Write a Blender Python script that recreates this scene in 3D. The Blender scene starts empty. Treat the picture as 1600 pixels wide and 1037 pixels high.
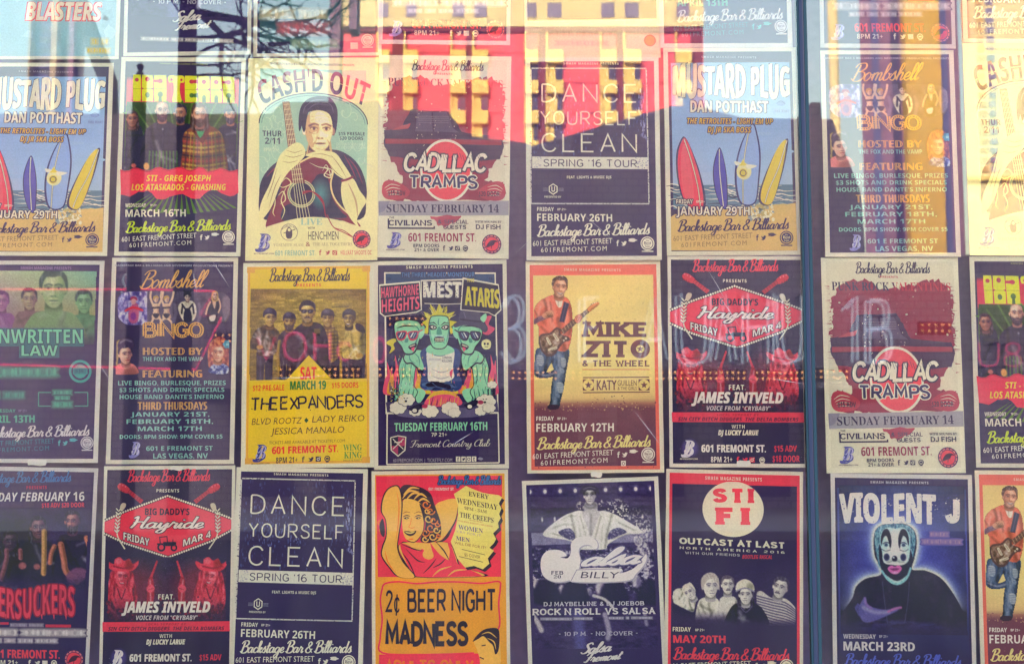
import bpy, math, random, os
from mathutils import Vector, Matrix
random.seed(7)
sc = bpy.context.scene
COL = sc.collection

# ------------------------------------------------------------------ camera
FPX = 1715.0                     # focal length in pixels of the 1600 px wide photograph
DIST = 2.33                      # metres from the shop glass
EYE = 1.60
PITCH = math.radians(5.0)
cam_data = bpy.data.cameras.new("camera")
cam_data.sensor_width = 36.0
cam_data.lens = 36.0 * FPX / 1600.0
cam_data.clip_start = 0.05
cam_data.clip_end = 3000
cam_data.dof.use_dof = True
cam_data.dof.focus_distance = DIST
cam_data.dof.aperture_fstop = 8.0
cam = bpy.data.objects.new("camera", cam_data)
cam.location = (0, -DIST, EYE)
cam.rotation_euler = (math.pi / 2 + PITCH, 0, 0)
COL.objects.link(cam)
sc.camera = cam

# ------------------------------------------------------------------ sky, sun, exposure
SUN_ELEV, SUN_AZ = math.radians(29), math.radians(-24)      # azimuth measured from +Y towards +X
world = bpy.data.worlds.new("World")
sc.world = world
world.use_nodes = True
wn = world.node_tree
wn.nodes.clear()
sky = wn.nodes.new("ShaderNodeTexSky")
sky.sky_type = 'NISHITA'
sky.sun_disc = False
sky.sun_elevation = SUN_ELEV
sky.sun_rotation = SUN_AZ
sky.air_density = 2.0
sky.dust_density = 4.0
sky.ozone_density = 0.3
bg = wn.nodes.new("ShaderNodeBackground")
bg.inputs[1].default_value = 0.15
wo = wn.nodes.new("ShaderNodeOutputWorld")
wn.links.new(sky.outputs[0], bg.inputs[0])
wn.links.new(bg.outputs[0], wo.inputs[0])
sun_data = bpy.data.lights.new("sun", 'SUN')
sun_data.energy = 2.0
sun_data.angle = math.radians(0.5)
sun_data.color = (1.0, 0.90, 0.74)
sun = bpy.data.objects.new("sun", sun_data)
sd = Vector((math.sin(SUN_AZ) * math.cos(SUN_ELEV), math.cos(SUN_AZ) * math.cos(SUN_ELEV), math.sin(SUN_ELEV)))
sun.rotation_euler = sd.to_track_quat('Z', 'Y').to_euler()
COL.objects.link(sun)
sc.view_settings.view_transform = 'Standard'
sc.view_settings.look = 'None'
sc.view_settings.gamma = 1.0
sc.view_settings.use_curve_mapping = False
sc.view_settings.exposure = 3.76
sc.cycles.max_bounces = 8
sc.cycles.transparent_max_bounces = 12
sc.cycles.use_adaptive_sampling = False

# ------------------------------------------------------------------ helpers
def wall_point(px, py, y=0.0):
    """Point on the vertical plane at depth y seen at photograph pixel (px, py)."""
    cx, cy = (px - 800.0) / FPX, (518.5 - py) / FPX
    d = Vector((cx, math.cos(PITCH) - cy * math.sin(PITCH), math.sin(PITCH) + cy * math.cos(PITCH)))
    t = (y + DIST) / d.y
    return Vector((d.x * t, y, EYE + d.z * t))

def across(px, py, Y):
    """Point Y metres out across the street whose mirror image in the glass falls on that pixel."""
    p = wall_point(px, py, Y)
    return Vector((p.x, -Y, p.z))

def tag(o, label=None, cat=None, group=None, kind=None):
    if label: o['label'] = label
    if cat: o['category'] = cat
    if group: o['group'] = group
    if kind: o['kind'] = kind
    return o

def empty(name, loc=(0, 0, 0)):
    o = bpy.data.objects.new(name, None)
    o.empty_display_size = 0.1
    o.location = loc
    COL.objects.link(o)
    return o

def srgb(h):
    h = h.lstrip('#')
    v = [int(h[i:i + 2], 16) / 255 for i in (0, 2, 4)]
    return [c / 12.92 if c <= 0.04045 else ((c + 0.055) / 1.055) ** 2.4 for c in v]

def material(name, rgb, rough=0.8, spec=0.3, noise=0.0, scale=8.0, bump=0.0, emit=None, estr=0.0, metal=0.0):
    m = bpy.data.materials.new(name)
    m.use_nodes = True
    nt = m.node_tree
    b = nt.nodes["Principled BSDF"]
    b.inputs["Base Color"].default_value = (*rgb, 1)
    b.inputs["Roughness"].default_value = rough
    b.inputs["Specular IOR Level"].default_value = spec
    b.inputs["Metallic"].default_value = metal
    if emit:
        b.inputs["Emission Color"].default_value = (*emit, 1)
        b.inputs["Emission Strength"].default_value = estr
    if noise or bump:
        tc = nt.nodes.new("ShaderNodeTexCoord")
        n = nt.nodes.new("ShaderNodeTexNoise")
        n.inputs["Scale"].default_value = scale
        n.inputs["Detail"].default_value = 6
        nt.links.new(tc.outputs["Object"], n.inputs["Vector"])
        if noise:
            mr = nt.nodes.new("ShaderNodeMapRange")
            mr.inputs["To Min"].default_value = 1 - noise
            mr.inputs["To Max"].default_value = 1 + noise
            nt.links.new(n.outputs["Fac"], mr.inputs["Value"])
            mx = nt.nodes.new("ShaderNodeMix")
            mx.data_type = 'RGBA'
            mx.blend_type = 'MULTIPLY'
            mx.inputs["Factor"].default_value = 1
            mx.inputs["A"].default_value = (*rgb, 1)
            nt.links.new(mr.outputs[0], mx.inputs["B"])
            nt.links.new(mx.outputs["Result"], b.inputs["Base Color"])
        if bump:
            bp = nt.nodes.new("ShaderNodeBump")
            bp.inputs["Strength"].default_value = bump
            nt.links.new(n.outputs["Fac"], bp.inputs["Height"])
            nt.links.new(bp.outputs[0], b.inputs["Normal"])
    return m

class MB:
    """Collects boxes, prisms and tubes; build() links them as one mesh object."""
    def __init__(s): s.v, s.f = [], []
    def add(s, vs, fs):
        o = len(s.v); s.v += [tuple(p) for p in vs]; s.f += [[i + o for i in f] for f in fs]; return s
    def box(s, x0, x1, y0, y1, z0, z1):
        vs = [(x, y, z) for x in (x0, x1) for y in (y0, y1) for z in (z0, z1)]
        return s.add(vs, [(0, 1, 3, 2), (4, 6, 7, 5), (0, 4, 5, 1), (2, 3, 7, 6), (0, 2, 6, 4), (1, 5, 7, 3)])
    def prism(s, poly, y0, y1):
        n = len(poly)
        vs = [(x, y0, z) for x, z in poly] + [(x, y1, z) for x, z in poly]
        return s.add(vs, [list(range(n))[::-1], list(range(n, 2 * n))] + [(i, (i + 1) % n, n + (i + 1) % n, n + i) for i in range(n)])
    def tube(s, pts, r0, r1=None, n=8, cap=True):
        r1 = r0 if r1 is None else r1
        pts = [Vector(p) for p in pts]
        rings = []
        for i, p in enumerate(pts):
            t = (pts[min(i + 1, len(pts) - 1)] - pts[max(i - 1, 0)])
            t = t.normalized() if t.length > 1e-9 else Vector((0, 0, 1))
            u = t.cross(Vector((0, 1, 0)))
            if u.length < 1e-3: u = t.cross(Vector((1, 0, 0)))
            u.normalize(); w = t.cross(u)
            r = r0 + (r1 - r0) * i / max(1, len(pts) - 1)
            rings.append([p + u * r * math.cos(2 * math.pi * k / n) + w * r * math.sin(2 * math.pi * k / n) for k in range(n)])
        vs = [v for rg in rings for v in rg]
        fs = [(i * n + k, i * n + (k + 1) % n, (i + 1) * n + (k + 1) % n, (i + 1) * n + k) for i in range(len(pts) - 1) for k in range(n)]
        if cap: fs += [list(range(n))[::-1], [(len(pts) - 1) * n + k for k in range(n)]]
        return s.add(vs, fs)
    def ball(s, c, r, n=8, m=6):
        c = Vector(c)
        vs = [c + Vector((0, 0, r))]
        for j in range(1, m):
            a = math.pi * j / m
            vs += [c + Vector((r * math.sin(a) * math.cos(2 * math.pi * k / n), r * math.sin(a) * math.sin(2 * math.pi * k / n), r * math.cos(a))) for k in range(n)]
        vs.append(c - Vector((0, 0, r)))
        fs = [(0, 1 + k, 1 + (k + 1) % n) for k in range(n)]
        for j in range(m - 2):
            fs += [(1 + j * n + k, 1 + (j + 1) * n + k, 1 + (j + 1) * n + (k + 1) % n, 1 + j * n + (k + 1) % n) for k in range(n)]
        e = len(vs) - 1
        fs += [(e, 1 + (m - 2) * n + (k + 1) % n, 1 + (m - 2) * n + k) for k in range(n)]
        return s.add(vs, fs)
    def build(s, name, mat, parent=None, smooth=False):
        me = bpy.data.meshes.new(name)
        me.from_pydata(s.v, [], s.f)
        me.materials.append(mat)
        if smooth:
            for p in me.polygons: p.use_smooth = True
        me.update()
        o = bpy.data.objects.new(name, me)
        COL.objects.link(o)
        if parent is not None:
            o.parent = parent
            o.matrix_parent_inverse = Matrix.Translation(-parent.location)
        return o

def spline(pts, closed=False, k=6):
    """Catmull-Rom points through pts."""
    n = len(pts)
    if n < 3: return list(pts)
    out = []
    for i in range(n if closed else n - 1):
        if closed: p = [pts[(i + j - 1) % n] for j in range(4)]
        else: p = [pts[max(0, min(n - 1, i + j - 1))] for j in range(4)]
        for q in range(k):
            t = q / k
            out.append(tuple(0.5 * (2 * p[1][c] + (p[2][c] - p[0][c]) * t + (2 * p[0][c] - 5 * p[1][c] + 4 * p[2][c] - p[3][c]) * t * t
                                    + (3 * p[1][c] - p[0][c] - 3 * p[2][c] + p[3][c]) * t ** 3) for c in (0, 1)))
    if not closed: out.append(tuple(pts[-1]))
    return out
# ------------------------------------------------------------------ printed paper
import numpy as np
PW, PH = 0.279, 0.432                      # an 11 x 17 inch sheet
GLASS_T = 0.008
LIGHT = (0.80, 0.74, 0.72)                 # how bright a pure white sheet reads in the window light
VEIL = (0.017, 0.0125, 0.024)               # what the glass adds in the shaded part of the street
def K(h):
    v = srgb(h)
    return tuple(min(0.90, max(0.006, (v[i] - VEIL[i]) / LIGHT[i])) for i in range(3))
def mix(a, b, t): return tuple(a[i] + (b[i] - a[i]) * t for i in range(3))

def print_material():
    m = bpy.data.materials.new("printed_paper")
    m.use_nodes = True
    nt = m.node_tree
    b = nt.nodes["Principled BSDF"]
    at = nt.nodes.new("ShaderNodeAttribute"); at.attribute_name = "ink"
    tc = nt.nodes.new("ShaderNodeTexCoord")
    n = nt.nodes.new("ShaderNodeTexNoise"); n.inputs["Scale"].default_value = 260; n.inputs["Detail"].default_value = 3
    n2 = nt.nodes.new("ShaderNodeTexNoise"); n2.inputs["Scale"].default_value = 14; n2.inputs["Detail"].default_value = 5
    mr = nt.nodes.new("ShaderNodeMapRange"); mr.inputs["To Min"].default_value = 0.80; mr.inputs["To Max"].default_value = 1.20
    mr2 = nt.nodes.new("ShaderNodeMapRange"); mr2.inputs["To Min"].default_value = 0.86; mr2.inputs["To Max"].default_value = 1.14
    nt.links.new(tc.outputs["Object"], n.inputs["Vector"]); nt.links.new(tc.outputs["Object"], n2.inputs["Vector"])
    nt.links.new(n.outputs["Fac"], mr.inputs["Value"]); nt.links.new(n2.outputs["Fac"], mr2.inputs["Value"])
    mm = nt.nodes.new("ShaderNodeMath"); mm.operation = 'MULTIPLY'
    nt.links.new(mr.outputs[0], mm.inputs[0]); nt.links.new(mr2.outputs[0], mm.inputs[1])
    mx = nt.nodes.new("ShaderNodeMix"); mx.data_type = 'RGBA'; mx.blend_type = 'MULTIPLY'; mx.inputs["Factor"].default_value = 1
    nt.links.new(at.outputs["Color"], mx.inputs["A"]); nt.links.new(mm.outputs[0], mx.inputs["B"])
    oi = nt.nodes.new("ShaderNodeObjectInfo")
    fx = nt.nodes.new("ShaderNodeMix"); fx.data_type = 'RGBA'; fx.blend_type = 'MULTIPLY'; fx.inputs["Factor"].default_value = 1
    nt.links.new(mx.outputs["Result"], fx.inputs["A"]); nt.links.new(oi.outputs["Color"], fx.inputs["B"])
    nt.links.new(fx.outputs["Result"], b.inputs["Base Color"])
    b.inputs["Roughness"].default_value = 0.6
    b.inputs["Specular IOR Level"].default_value = 0.15
    return m
PRINT = print_material()

# text styles come from the built-in font and its mathematical alphabets
UP = {'sans': None, 'bold': (0x1D5D4, 0x1D5EE, 0x1D7EC), 'bi': (0x1D63C, 0x1D656, 0x1D7EC), 'serif': (0x1D400, 0x1D41A, 0x1D7CE),
      'si': (0x1D468, 0x1D482, 0x1D7CE), 'script': (0x1D4D0, 0x1D4EA, None), 'type': (0x1D670, 0x1D68A, 0x1D7F6),
      'double': (0x1D538, 0x1D552, 0x1D7D8), 'black': (0x1D56C, 0x1D586, None)}
HOLES = dict(zip('CHNPQRZ', '\u2102\u210d\u2115\u2119\u211a\u211d\u2124'))
def styled(s, st):
    u = UP[st]
    if not u: return s
    out = ''
    for ch in s:
        if st == 'double' and ch in HOLES: out += HOLES[ch]
        elif 'A' <= ch <= 'Z': out += chr(u[0] + ord(ch) - 65)
        elif 'a' <= ch <= 'z': out += chr(u[1] + ord(ch) - 97)
        elif '0' <= ch <= '9' and u[2]: out += chr(u[2] + ord(ch) - 48)
        else: out += ch
    return out
_text = {}
def text_shape(s, st, space=1.0):
    key = (s, st, space)
    if key not in _text:
        c = bpy.data.curves.new("lettering", 'FONT')
        c.body = styled(s, st); c.resolution_u = 2; c.space_character = space
        o = bpy.data.objects.new("lettering", c)
        me = bpy.data.meshes.new_from_object(o)
        vs = [(v.co.x, v.co.y) for v in me.vertices]
        fs = [tuple(p.vertices) for p in me.polygons]
        bpy.data.objects.remove(o); bpy.data.curves.remove(c); bpy.data.meshes.remove(me)
        _text[key] = (vs, fs)
    return _text[key]
_cap = {}
def cap_height(st):
    if st not in _cap:
        vs, _ = text_shape('E', st)
        _cap[st] = max(v[1] for v in vs)
    return _cap[st]

# a drawn alphabet of pen strokes ('~' smooth, 'o' smooth and closed) on a grid 6 high
PEN = {'A': '0,0 2,6 4,0|.75,2 3.25,2', 'B': '0,0 0,6|~0,6 2.2,6 3.3,5.4 3.3,3.8 2.2,3.2 0,3.2|~0,3.2 2.6,3.2 3.8,2.5 3.8,.7 2.6,0 0,0',
 'C': '~3.9,4.8 3.1,5.8 1.8,6 .5,5.1 0,3 .5,.9 1.8,0 3.1,.2 3.9,1.2', 'D': '0,0 0,6|~0,6 1.8,6 3.5,5 4,3 3.5,1 1.8,0 0,0',
 'E': '3.4,6 0,6 0,0 3.4,0|0,3.1 2.8,3.1', 'F': '3.4,6 0,6 0,0|0,3.1 2.8,3.1', 'G': '~3.9,4.8 3.1,5.8 1.8,6 .5,5.1 0,3 .5,.9 1.8,0 3.2,.2 4,1.2|4,.3 4,2.8 2.3,2.8',
 'H': '0,0 0,6|4,0 4,6|0,3.1 4,3.1', 'I': '.2,0 .2,6', 'J': '2.6,6 2.6,1.6|~2.6,1.6 2.3,.4 1.4,0 .5,.3 0,1.5', 'K': '0,0 0,6|3.7,6 0,2.5|1.3,3.6 3.9,0',
 'L': '0,6 0,0 3.2,0', 'M': '0,0 .3,6 2.4,1.6 4.5,6 4.8,0', 'N': '0,0 0,6 4,0 4,6', 'O': 'o2.2,6 .6,5.2 0,3 .6,.8 2.2,0 3.8,.8 4.4,3 3.8,5.2',
 'P': '0,0 0,6|~0,6 2.4,6 3.6,5.3 3.6,3.5 2.4,2.8 0,2.8', 'Q': 'o2.2,6 .6,5.2 0,3 .6,.8 2.2,0 3.8,.8 4.4,3 3.8,5.2|2.8,1.4 4.3,-.3',
 'R': '0,0 0,6|~0,6 2.4,6 3.6,5.3 3.6,3.5 2.4,2.8 0,2.8|1.8,2.8 3.9,0', 'S': '~3.5,4.9 2.9,5.8 1.8,6 .6,5.6 .2,4.5 .9,3.5 2.8,2.7 3.6,1.6 3.1,.4 1.8,0 .7,.2 0,1.2',
 'T': '0,6 4,6|2,6 2,0', 'U': '0,6 0,2|~0,2 .5,.5 2,0 3.5,.5 4,2|4,2 4,6', 'V': '0,6 2,0 4,6', 'W': '0,6 1.4,0 2.8,5 4.2,0 5.6,6', 'X': '0,6 3.8,0|3.8,6 0,0',
 'Y': '0,6 2,3 4,6|2,3 2,0', 'Z': '0,6 3.8,6 0,0 3.8,0', '1': '.2,4.8 1.4,6 1.4,0', '2': '~.1,4.6 .7,5.7 1.9,6 3.2,5.5 3.5,4.3 2.6,2.9|2.6,2.9 0,0 3.7,0',
 '3': '~.1,5 1,5.9 2.3,6 3.3,5.3 3.3,4 2.3,3.2 1.3,3.1|~1.3,3.1 2.5,3.1 3.6,2.3 3.6,.9 2.4,0 1.1,.1 0,1', '4': '2.9,0 2.9,6 0,1.6 4,1.6',
 '6': '~3.2,5.6 2,6 .8,5 .1,3.2 .1,1.6 .8,.3 2,0 3.2,.4 3.7,1.8 3.1,3.1 2,3.5 .8,3.1 .1,1.9', '7': '0,6 3.7,6 1.2,0', '8': 'o1.9,3.2 .5,4 .5,5.4 1.9,6 3.3,5.4 3.3,4|o1.9,3.2 .1,2.4 .1,.7 1.9,0 3.7,.7 3.7,2.4',
 '0': 'o1.9,6 .5,5.2 0,3 .5,.8 1.9,0 3.3,.8 3.8,3 3.3,5.2', "'": '.2,6 .2,4.6', '&': '~4,0 1.2,3.6 .9,5.2 1.8,6 2.7,5.2 2.2,3.9 .5,2.4 .1,1 1,0 2.4,.2 3.6,2.4', '.': '0,0 .3,0', '-': '0,3 2,3', '$': '~3.5,4.9 2.9,5.8 1.8,6 .6,5.6 .2,4.5 .9,3.5 2.8,2.7 3.6,1.6 3.1,.4 1.8,0 .7,.2 0,1.2|1.8,7 1.8,-1'}
BRUSH = {'a': (3.2, '~2.4,2.5 1.3,3 .2,1.8 .5,.2 1.6,.4 2.4,2.2|~2.5,3 2.2,1 2.6,.1 3.5,.9'), 'c': (2.4, '~2.2,2.3 1.5,3 .3,2 .3,.7 1.2,0 2.6,.9'), 'k': (2.7, '~0,.9 1.4,5 1.2,6.5 .6,5.6 .5,0|~.6,1.4 1.6,2.9 2.2,2.4 1.2,1.5|~1.2,1.5 2,.1 2.9,.8'),
 's': (2.3, '~0,.7 1.3,3.3 1.5,2.4 1.9,1 1.3,0 .2,.5|~1.6,.2 2.5,.9'), 't': (1.9, '~0,.8 .9,3.4 1.2,5.6|~1.2,5.6 .7,1 1.1,0 2.1,.8|.1,3.7 2.1,3.9'), 'g': (3.1, '~2.4,2.5 1.3,3 .2,1.8 .5,.2 1.6,.4 2.4,2.2|~2.5,3 2.2,-1 1.3,-2.6 .2,-2.2 .6,-1.2 2.6,.2 3.3,.9'),
 'e': (2.3, '~0,.8 1.6,1.6 1.9,2.6 1.2,3 .4,2 .4,.6 1.3,0 2.5,.9'), 'r': (2.5, '~0,.8 .6,2.8 .8,3.4 1.1,2.9 2,2.8|~2,2.8 1.7,.8 2.1,0 2.7,.9'), 'i': (1.5, '~0,.8 .7,3|~.7,3 .5,.8 .9,0 1.7,.9|.9,4.3 1.0,4.8'), 'l': (1.5, '~0,.9 1.4,4.6 1.2,6.5 .6,5.6 .4,1.2 .8,0 1.7,.9'),
 'd': (3.2, '~2.4,2.5 1.3,3 .2,1.8 .5,.2 1.6,.4 2.4,2.2|~2.8,6.4 2.3,1 2.7,0 3.4,.9'), 'B': (3.9, '~1.2,6 .8,3 .4,0|~-.4,5 .5,6.4 2.8,6.6 3.4,5 2.2,3.6 1.2,3.4|~1.2,3.4 3.2,3.2 3.8,1.6 2.6,0 .6,-.1 -.5,.9'), 'H': (4.3, '~.1,5.4 .9,6.3 1,3 .3,0|~3.9,6.4 3.3,3 3.1,.6 3.7,0 4.5,.9|~.4,2.9 2,3.5 3.5,3.2'),
 'y': (3.1, '~0,.8 .6,3|~.6,3 .5,.8 1.1,.1 2.2,2.6|~2.5,3 2.2,-1 1.4,-2.6 .3,-2.2 .8,-1 2.6,.3 3.3,.9'), 'm': (4.0, '~0,.8 .6,2.9|.6,2.9 .5,0|~.6,1.8 1.4,3 1.9,2.6 1.8,0|~1.9,1.8 2.7,3 3.2,2.6 3.1,.6 3.5,0 4.2,.9'), 'n': (2.7, '~0,.8 .6,2.9|.6,2.9 .5,0|~.6,1.8 1.4,3 1.9,2.6 1.8,.6 2.2,0 2.9,.9'),
 'o': (2.7, 'o1.2,3 .2,1.8 .5,.2 1.4,0 2.2,1.3 2,2.6|~2,2.5 2.4,2.1 2.9,2.4'), 'b': (2.6, '~0,.9 1.4,4.6 1.2,6.5 .6,5.6 .4,1 1,0 2,.6 2.2,2 1.6,2.8|~1.7,2.7 2.2,2.3 2.8,2.5'), 'h': (2.7, '~0,.9 1.4,4.6 1.2,6.5 .6,5.6 .4,0|~.5,1.6 1.4,3 1.9,2.6 1.8,.6 2.2,0 2.9,.9'), 'u': (2.9, '~0,.8 .6,3|~.6,3 .5,.7 1.1,0 2,1.6|~2.2,3 2,.7 2.4,0 3.1,.9'),
 'F': (3.2, '~-.2,5 .8,6.3 4.2,6.2|~2.4,6.2 1.8,2 1,0 -.2,.4|~.9,3.2 3,3.5'), 'C': (3.3, '~3.4,5 2.8,6.4 1.2,5.6 .2,3 .6,.6 1.8,0 3.4,1.2'), 'S': (3.2, '~3.4,5.2 2.6,6.5 1,5.6 1.6,4 2.7,2.4 2,.4 .6,0 -.5,1.0'), '&': (4.2, '~3.9,0 1.4,3.6 1.1,5.2 1.9,6 2.8,5.2 2.3,3.9 .6,2.4 .2,1 1.1,0 2.5,.2 3.6,2.2'), ' ': (1.5, '')}
_pen = {}
def pen_strokes(ch):
    if ch not in _pen:
        res = []
        for s in PEN[ch].split('|'):
            mode = s[0] if s[0] in '~o' else ''
            pts = [tuple(float(q) for q in p.split(',')) for p in s.lstrip('~o').split()]
            if mode: pts = spline(pts, mode == 'o', 4)
            res.append((pts, mode == 'o', mode))
        _pen[ch] = (res, max(p[0] for r in res for p in r[0]))
    return _pen[ch]
def pen_layout(s, gap=1.6, space=2.6):
    out, x = [], 0.0
    for ch in s:
        if ch == ' ': x += space; continue
        st, w = pen_strokes(ch)
        out.append([([(p[0] + x, p[1]) for p in pts], cl, md) for pts, cl, md in st])
        x += w + gap
    return out, x - gap

def ribbon_outline(pts, w, closed):
    """Vertices and quads of a ribbon of half widths w (list or number) along pts."""
    n = len(pts)
    vs, fs = [], []
    for i in range(n):
        a = pts[(i - 1) % n] if closed or i > 0 else pts[i]
        b = pts[(i + 1) % n] if closed or i < n - 1 else pts[i]
        p = pts[i]
        d1 = (p[0] - a[0], p[1] - a[1]); d2 = (b[0] - p[0], b[1] - p[1])
        l1 = math.hypot(*d1) or 1e-9; l2 = math.hypot(*d2) or 1e-9
        if l1 < 1e-8: d1, l1 = d2, l2
        if l2 < 1e-8: d2, l2 = d1, l1
        n1 = (-d1[1] / l1, d1[0] / l1); n2 = (-d2[1] / l2, d2[0] / l2)
        m = (n1[0] + n2[0], n1[1] + n2[1]); ml = math.hypot(*m) or 1e-9
        m = (m[0] / ml, m[1] / ml)
        k = 1 / max(0.45, m[0] * n1[0] + m[1] * n1[1])
        hw = w[i] if isinstance(w, (list, tuple)) else w
        vs += [(p[0] + m[0] * hw * k, p[1] + m[1] * hw * k), (p[0] - m[0] * hw * k, p[1] - m[1] * hw * k)]
    for i in range(n if closed else n - 1):
        j = (i + 1) % n
        fs.append((2 * i, 2 * j, 2 * j + 1, 2 * i + 1))
    return vs, fs

class Poster:
    """Draws a design in the pixels of an enlarged view of the photograph and keeps it as flat ink on a sheet."""
    DZ = 4.0e-6
    def __init__(s, quad, view, paper='#d9d2c0'):
        src = np.array(quad, float); dst = np.array([(0, 0), (1, 0), (1, 1), (0, 1)], float)
        A, bb = [], []
        for (x, y), (u, v) in zip(src, dst):
            A.append([x, y, 1, 0, 0, 0, -u * x, -u * y]); bb.append(u)
            A.append([0, 0, 0, x, y, 1, -v * x, -v * y]); bb.append(v)
        s.h = np.append(np.linalg.solve(np.array(A), np.array(bb)), 1).reshape(3, 3)
        s.quad = quad
        s.ox, s.oy, s.sc = view
        s.n = 0
        s.data = {}
        s.cur = 'artwork'
        s.paper = K(paper)
        s.warp = None
    def part(s, name): s.cur = name; return s
    def uv(s, p):
        if s.warp: p = s.warp(p)
        x, y = s.ox + p[0] / s.sc, s.oy + p[1] / s.sc
        q = s.h @ np.array((x, y, 1.0))
        return min(0.9965, max(0.0035, q[0] / q[2])), min(0.9975, max(0.0025, q[1] / q[2]))
    def put(s, pts, faces, col, raw=False, ramp=False):
        v, f, c = s.data.setdefault(s.cur, ([], [], []))
        o = len(v); s.n += 1
        y = -(0.00025 + s.n * s.DZ)
        rs = s.DZ * .95 / len(pts) if ramp else 0.0
        for i, p in enumerate(pts):
            a, b = p if raw else s.uv(p)
            v.append(((a - 0.5) * PW, y - i * rs, (0.5 - b) * PH))
            c.append(col[i] if isinstance(col, list) else col)
        f += [tuple(i + o for i in q) for q in faces]
    def U(s, u0, v0, u1, v1, col, col2=None, cols=None):
        """Rectangle in sheet fractions, flat or graded from top to bottom."""
        c = K(col); d = K(col2) if col2 else c
        s.put([(u0, v0), (u1, v0), (u1, v1), (u0, v1)], [(0, 1, 2, 3)], cols or [c, c, d, d], True)
    def G(s, u0, v0, u1, v1, stops, n=24):
        """Vertical colour blend through stops [(t, hex)]."""
        st = [(t, K(h)) for t, h in stops]
        pts, cs, fs = [], [], []
        for i in range(n + 1):
            t = i / n
            for (t0, c0), (t1, c1) in zip(st, st[1:]):
                if t0 <= t <= t1 + 1e-9: c = mix(c0, c1, (t - t0) / max(1e-9, t1 - t0)); break
            pts += [(u0, v0 + (v1 - v0) * t), (u1, v0 + (v1 - v0) * t)]; cs += [c, c]
            if i: fs.append((2 * i - 2, 2 * i - 1, 2 * i + 1, 2 * i))
        s.put(pts, fs, cs, True)
    def frame(s, u0, v0, u1, v1, t, col):
        a = t * PH / PW
        s.U(u0, v0, u1, v0 + t, col); s.U(u0, v1 - t, u1, v1, col); s.U(u0, v0 + t, u0 + a, v1 - t, col); s.U(u1 - a, v0 + t, u1, v1 - t, col)
    def P(s, pts, col, smooth=False, k=5):
        """Filled outline."""
        if isinstance(pts, str): pts = [tuple(float(q) for q in p.split(',')) for p in pts.split()]
        if smooth: pts = spline(pts, True, k)
        s.put(pts, [tuple(range(len(pts)))], K(col) if isinstance(col, str) else col)
    def S(s, pts, col, k=5): s.P(pts, col, True, k)
    def B(s, x0, y0, x1, y1, col): s.P([(x0, y0), (x1, y0), (x1, y1), (x0, y1)], col)
    def E(s, cx, cy, rx, ry, col, a=0.0, n=20):
        ca, sa = math.cos(a), math.sin(a)
        s.P([(cx + rx * math.cos(t) * ca - ry * math.sin(t) * sa, cy + rx * math.cos(t) * sa + ry * math.sin(t) * ca) for t in (2 * math.pi * i / n for i in range(n))], col)
    def glow(s, cx, cy, rx, ry, col, col2, n=28, p=1.0, rings=6):
        """Disc blended from col at the middle to col2 at the rim."""
        a, b = K(col), K(col2)
        pts, cs, fs = [(cx, cy)], [a], []
        for r in range(1, rings + 1):
            t = r / rings
            for i in range(n):
                g = 2 * math.pi * i / n
                pts.append((cx + rx * t * math.cos(g), cy + ry * t * math.sin(g))); cs.append(mix(a, b, t ** p))
            for i in range(n):
                if r == 1: fs.append((0, 1 + i, 1 + (i + 1) % n))
                else: fs.append((1 + (r - 2) * n + i, 1 + (r - 1) * n + i, 1 + (r - 1) * n + (i + 1) % n, 1 + (r - 2) * n + (i + 1) % n))
        s.put(pts, fs, cs)
    def L(s, pts, w, col, smooth=False, closed=False, taper=None):
        """Pen line w wide; taper=(a, b) scales the width along it, 'both' thins both ends."""
        if isinstance(pts, str): pts = [tuple(float(q) for q in p.split(',')) for p in pts.split()]
        if smooth: pts = spline(pts, closed, 5)
        n = len(pts)
        if taper == 'both': ws = [w / 2 * (0.12 + 0.88 * math.sin(math.pi * (i + 0.15) / (n - 0.7))) for i in range(n)]
        elif taper: ws = [w / 2 * (taper[0] + (taper[1] - taper[0]) * i / (n - 1)) for i in range(n)]
        else: ws = w / 2
        v, f = ribbon_outline(pts, ws, closed)
        s.put(v, f, K(col) if isinstance(col, str) else col, ramp=True)
    def ring(s, cx, cy, r, w, col, n=28, ry=None):
        ry = ry or r
        s.L([(cx + r * math.cos(2 * math.pi * i / n), cy + ry * math.sin(2 * math.pi * i / n)) for i in range(n)], w, col, closed=True)
    def T(s, txt, box, col, st='bold', ink=False, sl=0.0, ol=None, space=1.0, fn=None, shear=0.0, sh=None):
        """Lettering fitted to box = left, cap top, right, baseline; sl slopes it, ol=(width, colour) outlines it, sh=(dx, dy, colour) drops a second colour."""
        vs, fs = text_shape(txt, st, space)
        x0, x1 = min(v[0] for v in vs), max(v[0] for v in vs)
        if ink: y0, y1 = min(v[1] for v in vs), max(v[1] for v in vs)
        else: y0, y1 = 0.0, cap_height(st)
        kx, ky = (box[2] - box[0]) / (x1 - x0), (box[3] - box[1]) / (y1 - y0)
        pts = []
        for x, y in vs:
            X = box[0] + (x - x0) * kx; Y = box[3] - (y - y0) * ky
            X += shear * (box[3] - Y)
            Y += sl * (X - box[0])
            pts.append(fn((X, Y)) if fn else (X, Y))
        if sh: s.put([(p[0] + sh[0], p[1] + sh[1]) for p in pts], fs, K(sh[2]))
        if ol:
            n = 8 if ol[0] > 2.5 else 4
            for i in range(n):
                g = 2 * math.pi * (i + 0.5) / n
                s.put([(p[0] + ol[0] * math.cos(g), p[1] + ol[0] * math.sin(g)) for p in pts], fs, K(ol[1]))
        if callable(col): s.put(pts, fs, [K(col(*p)) for p in pts])
        else: s.put(pts, fs, K(col) if isinstance(col, str) else col)
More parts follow.
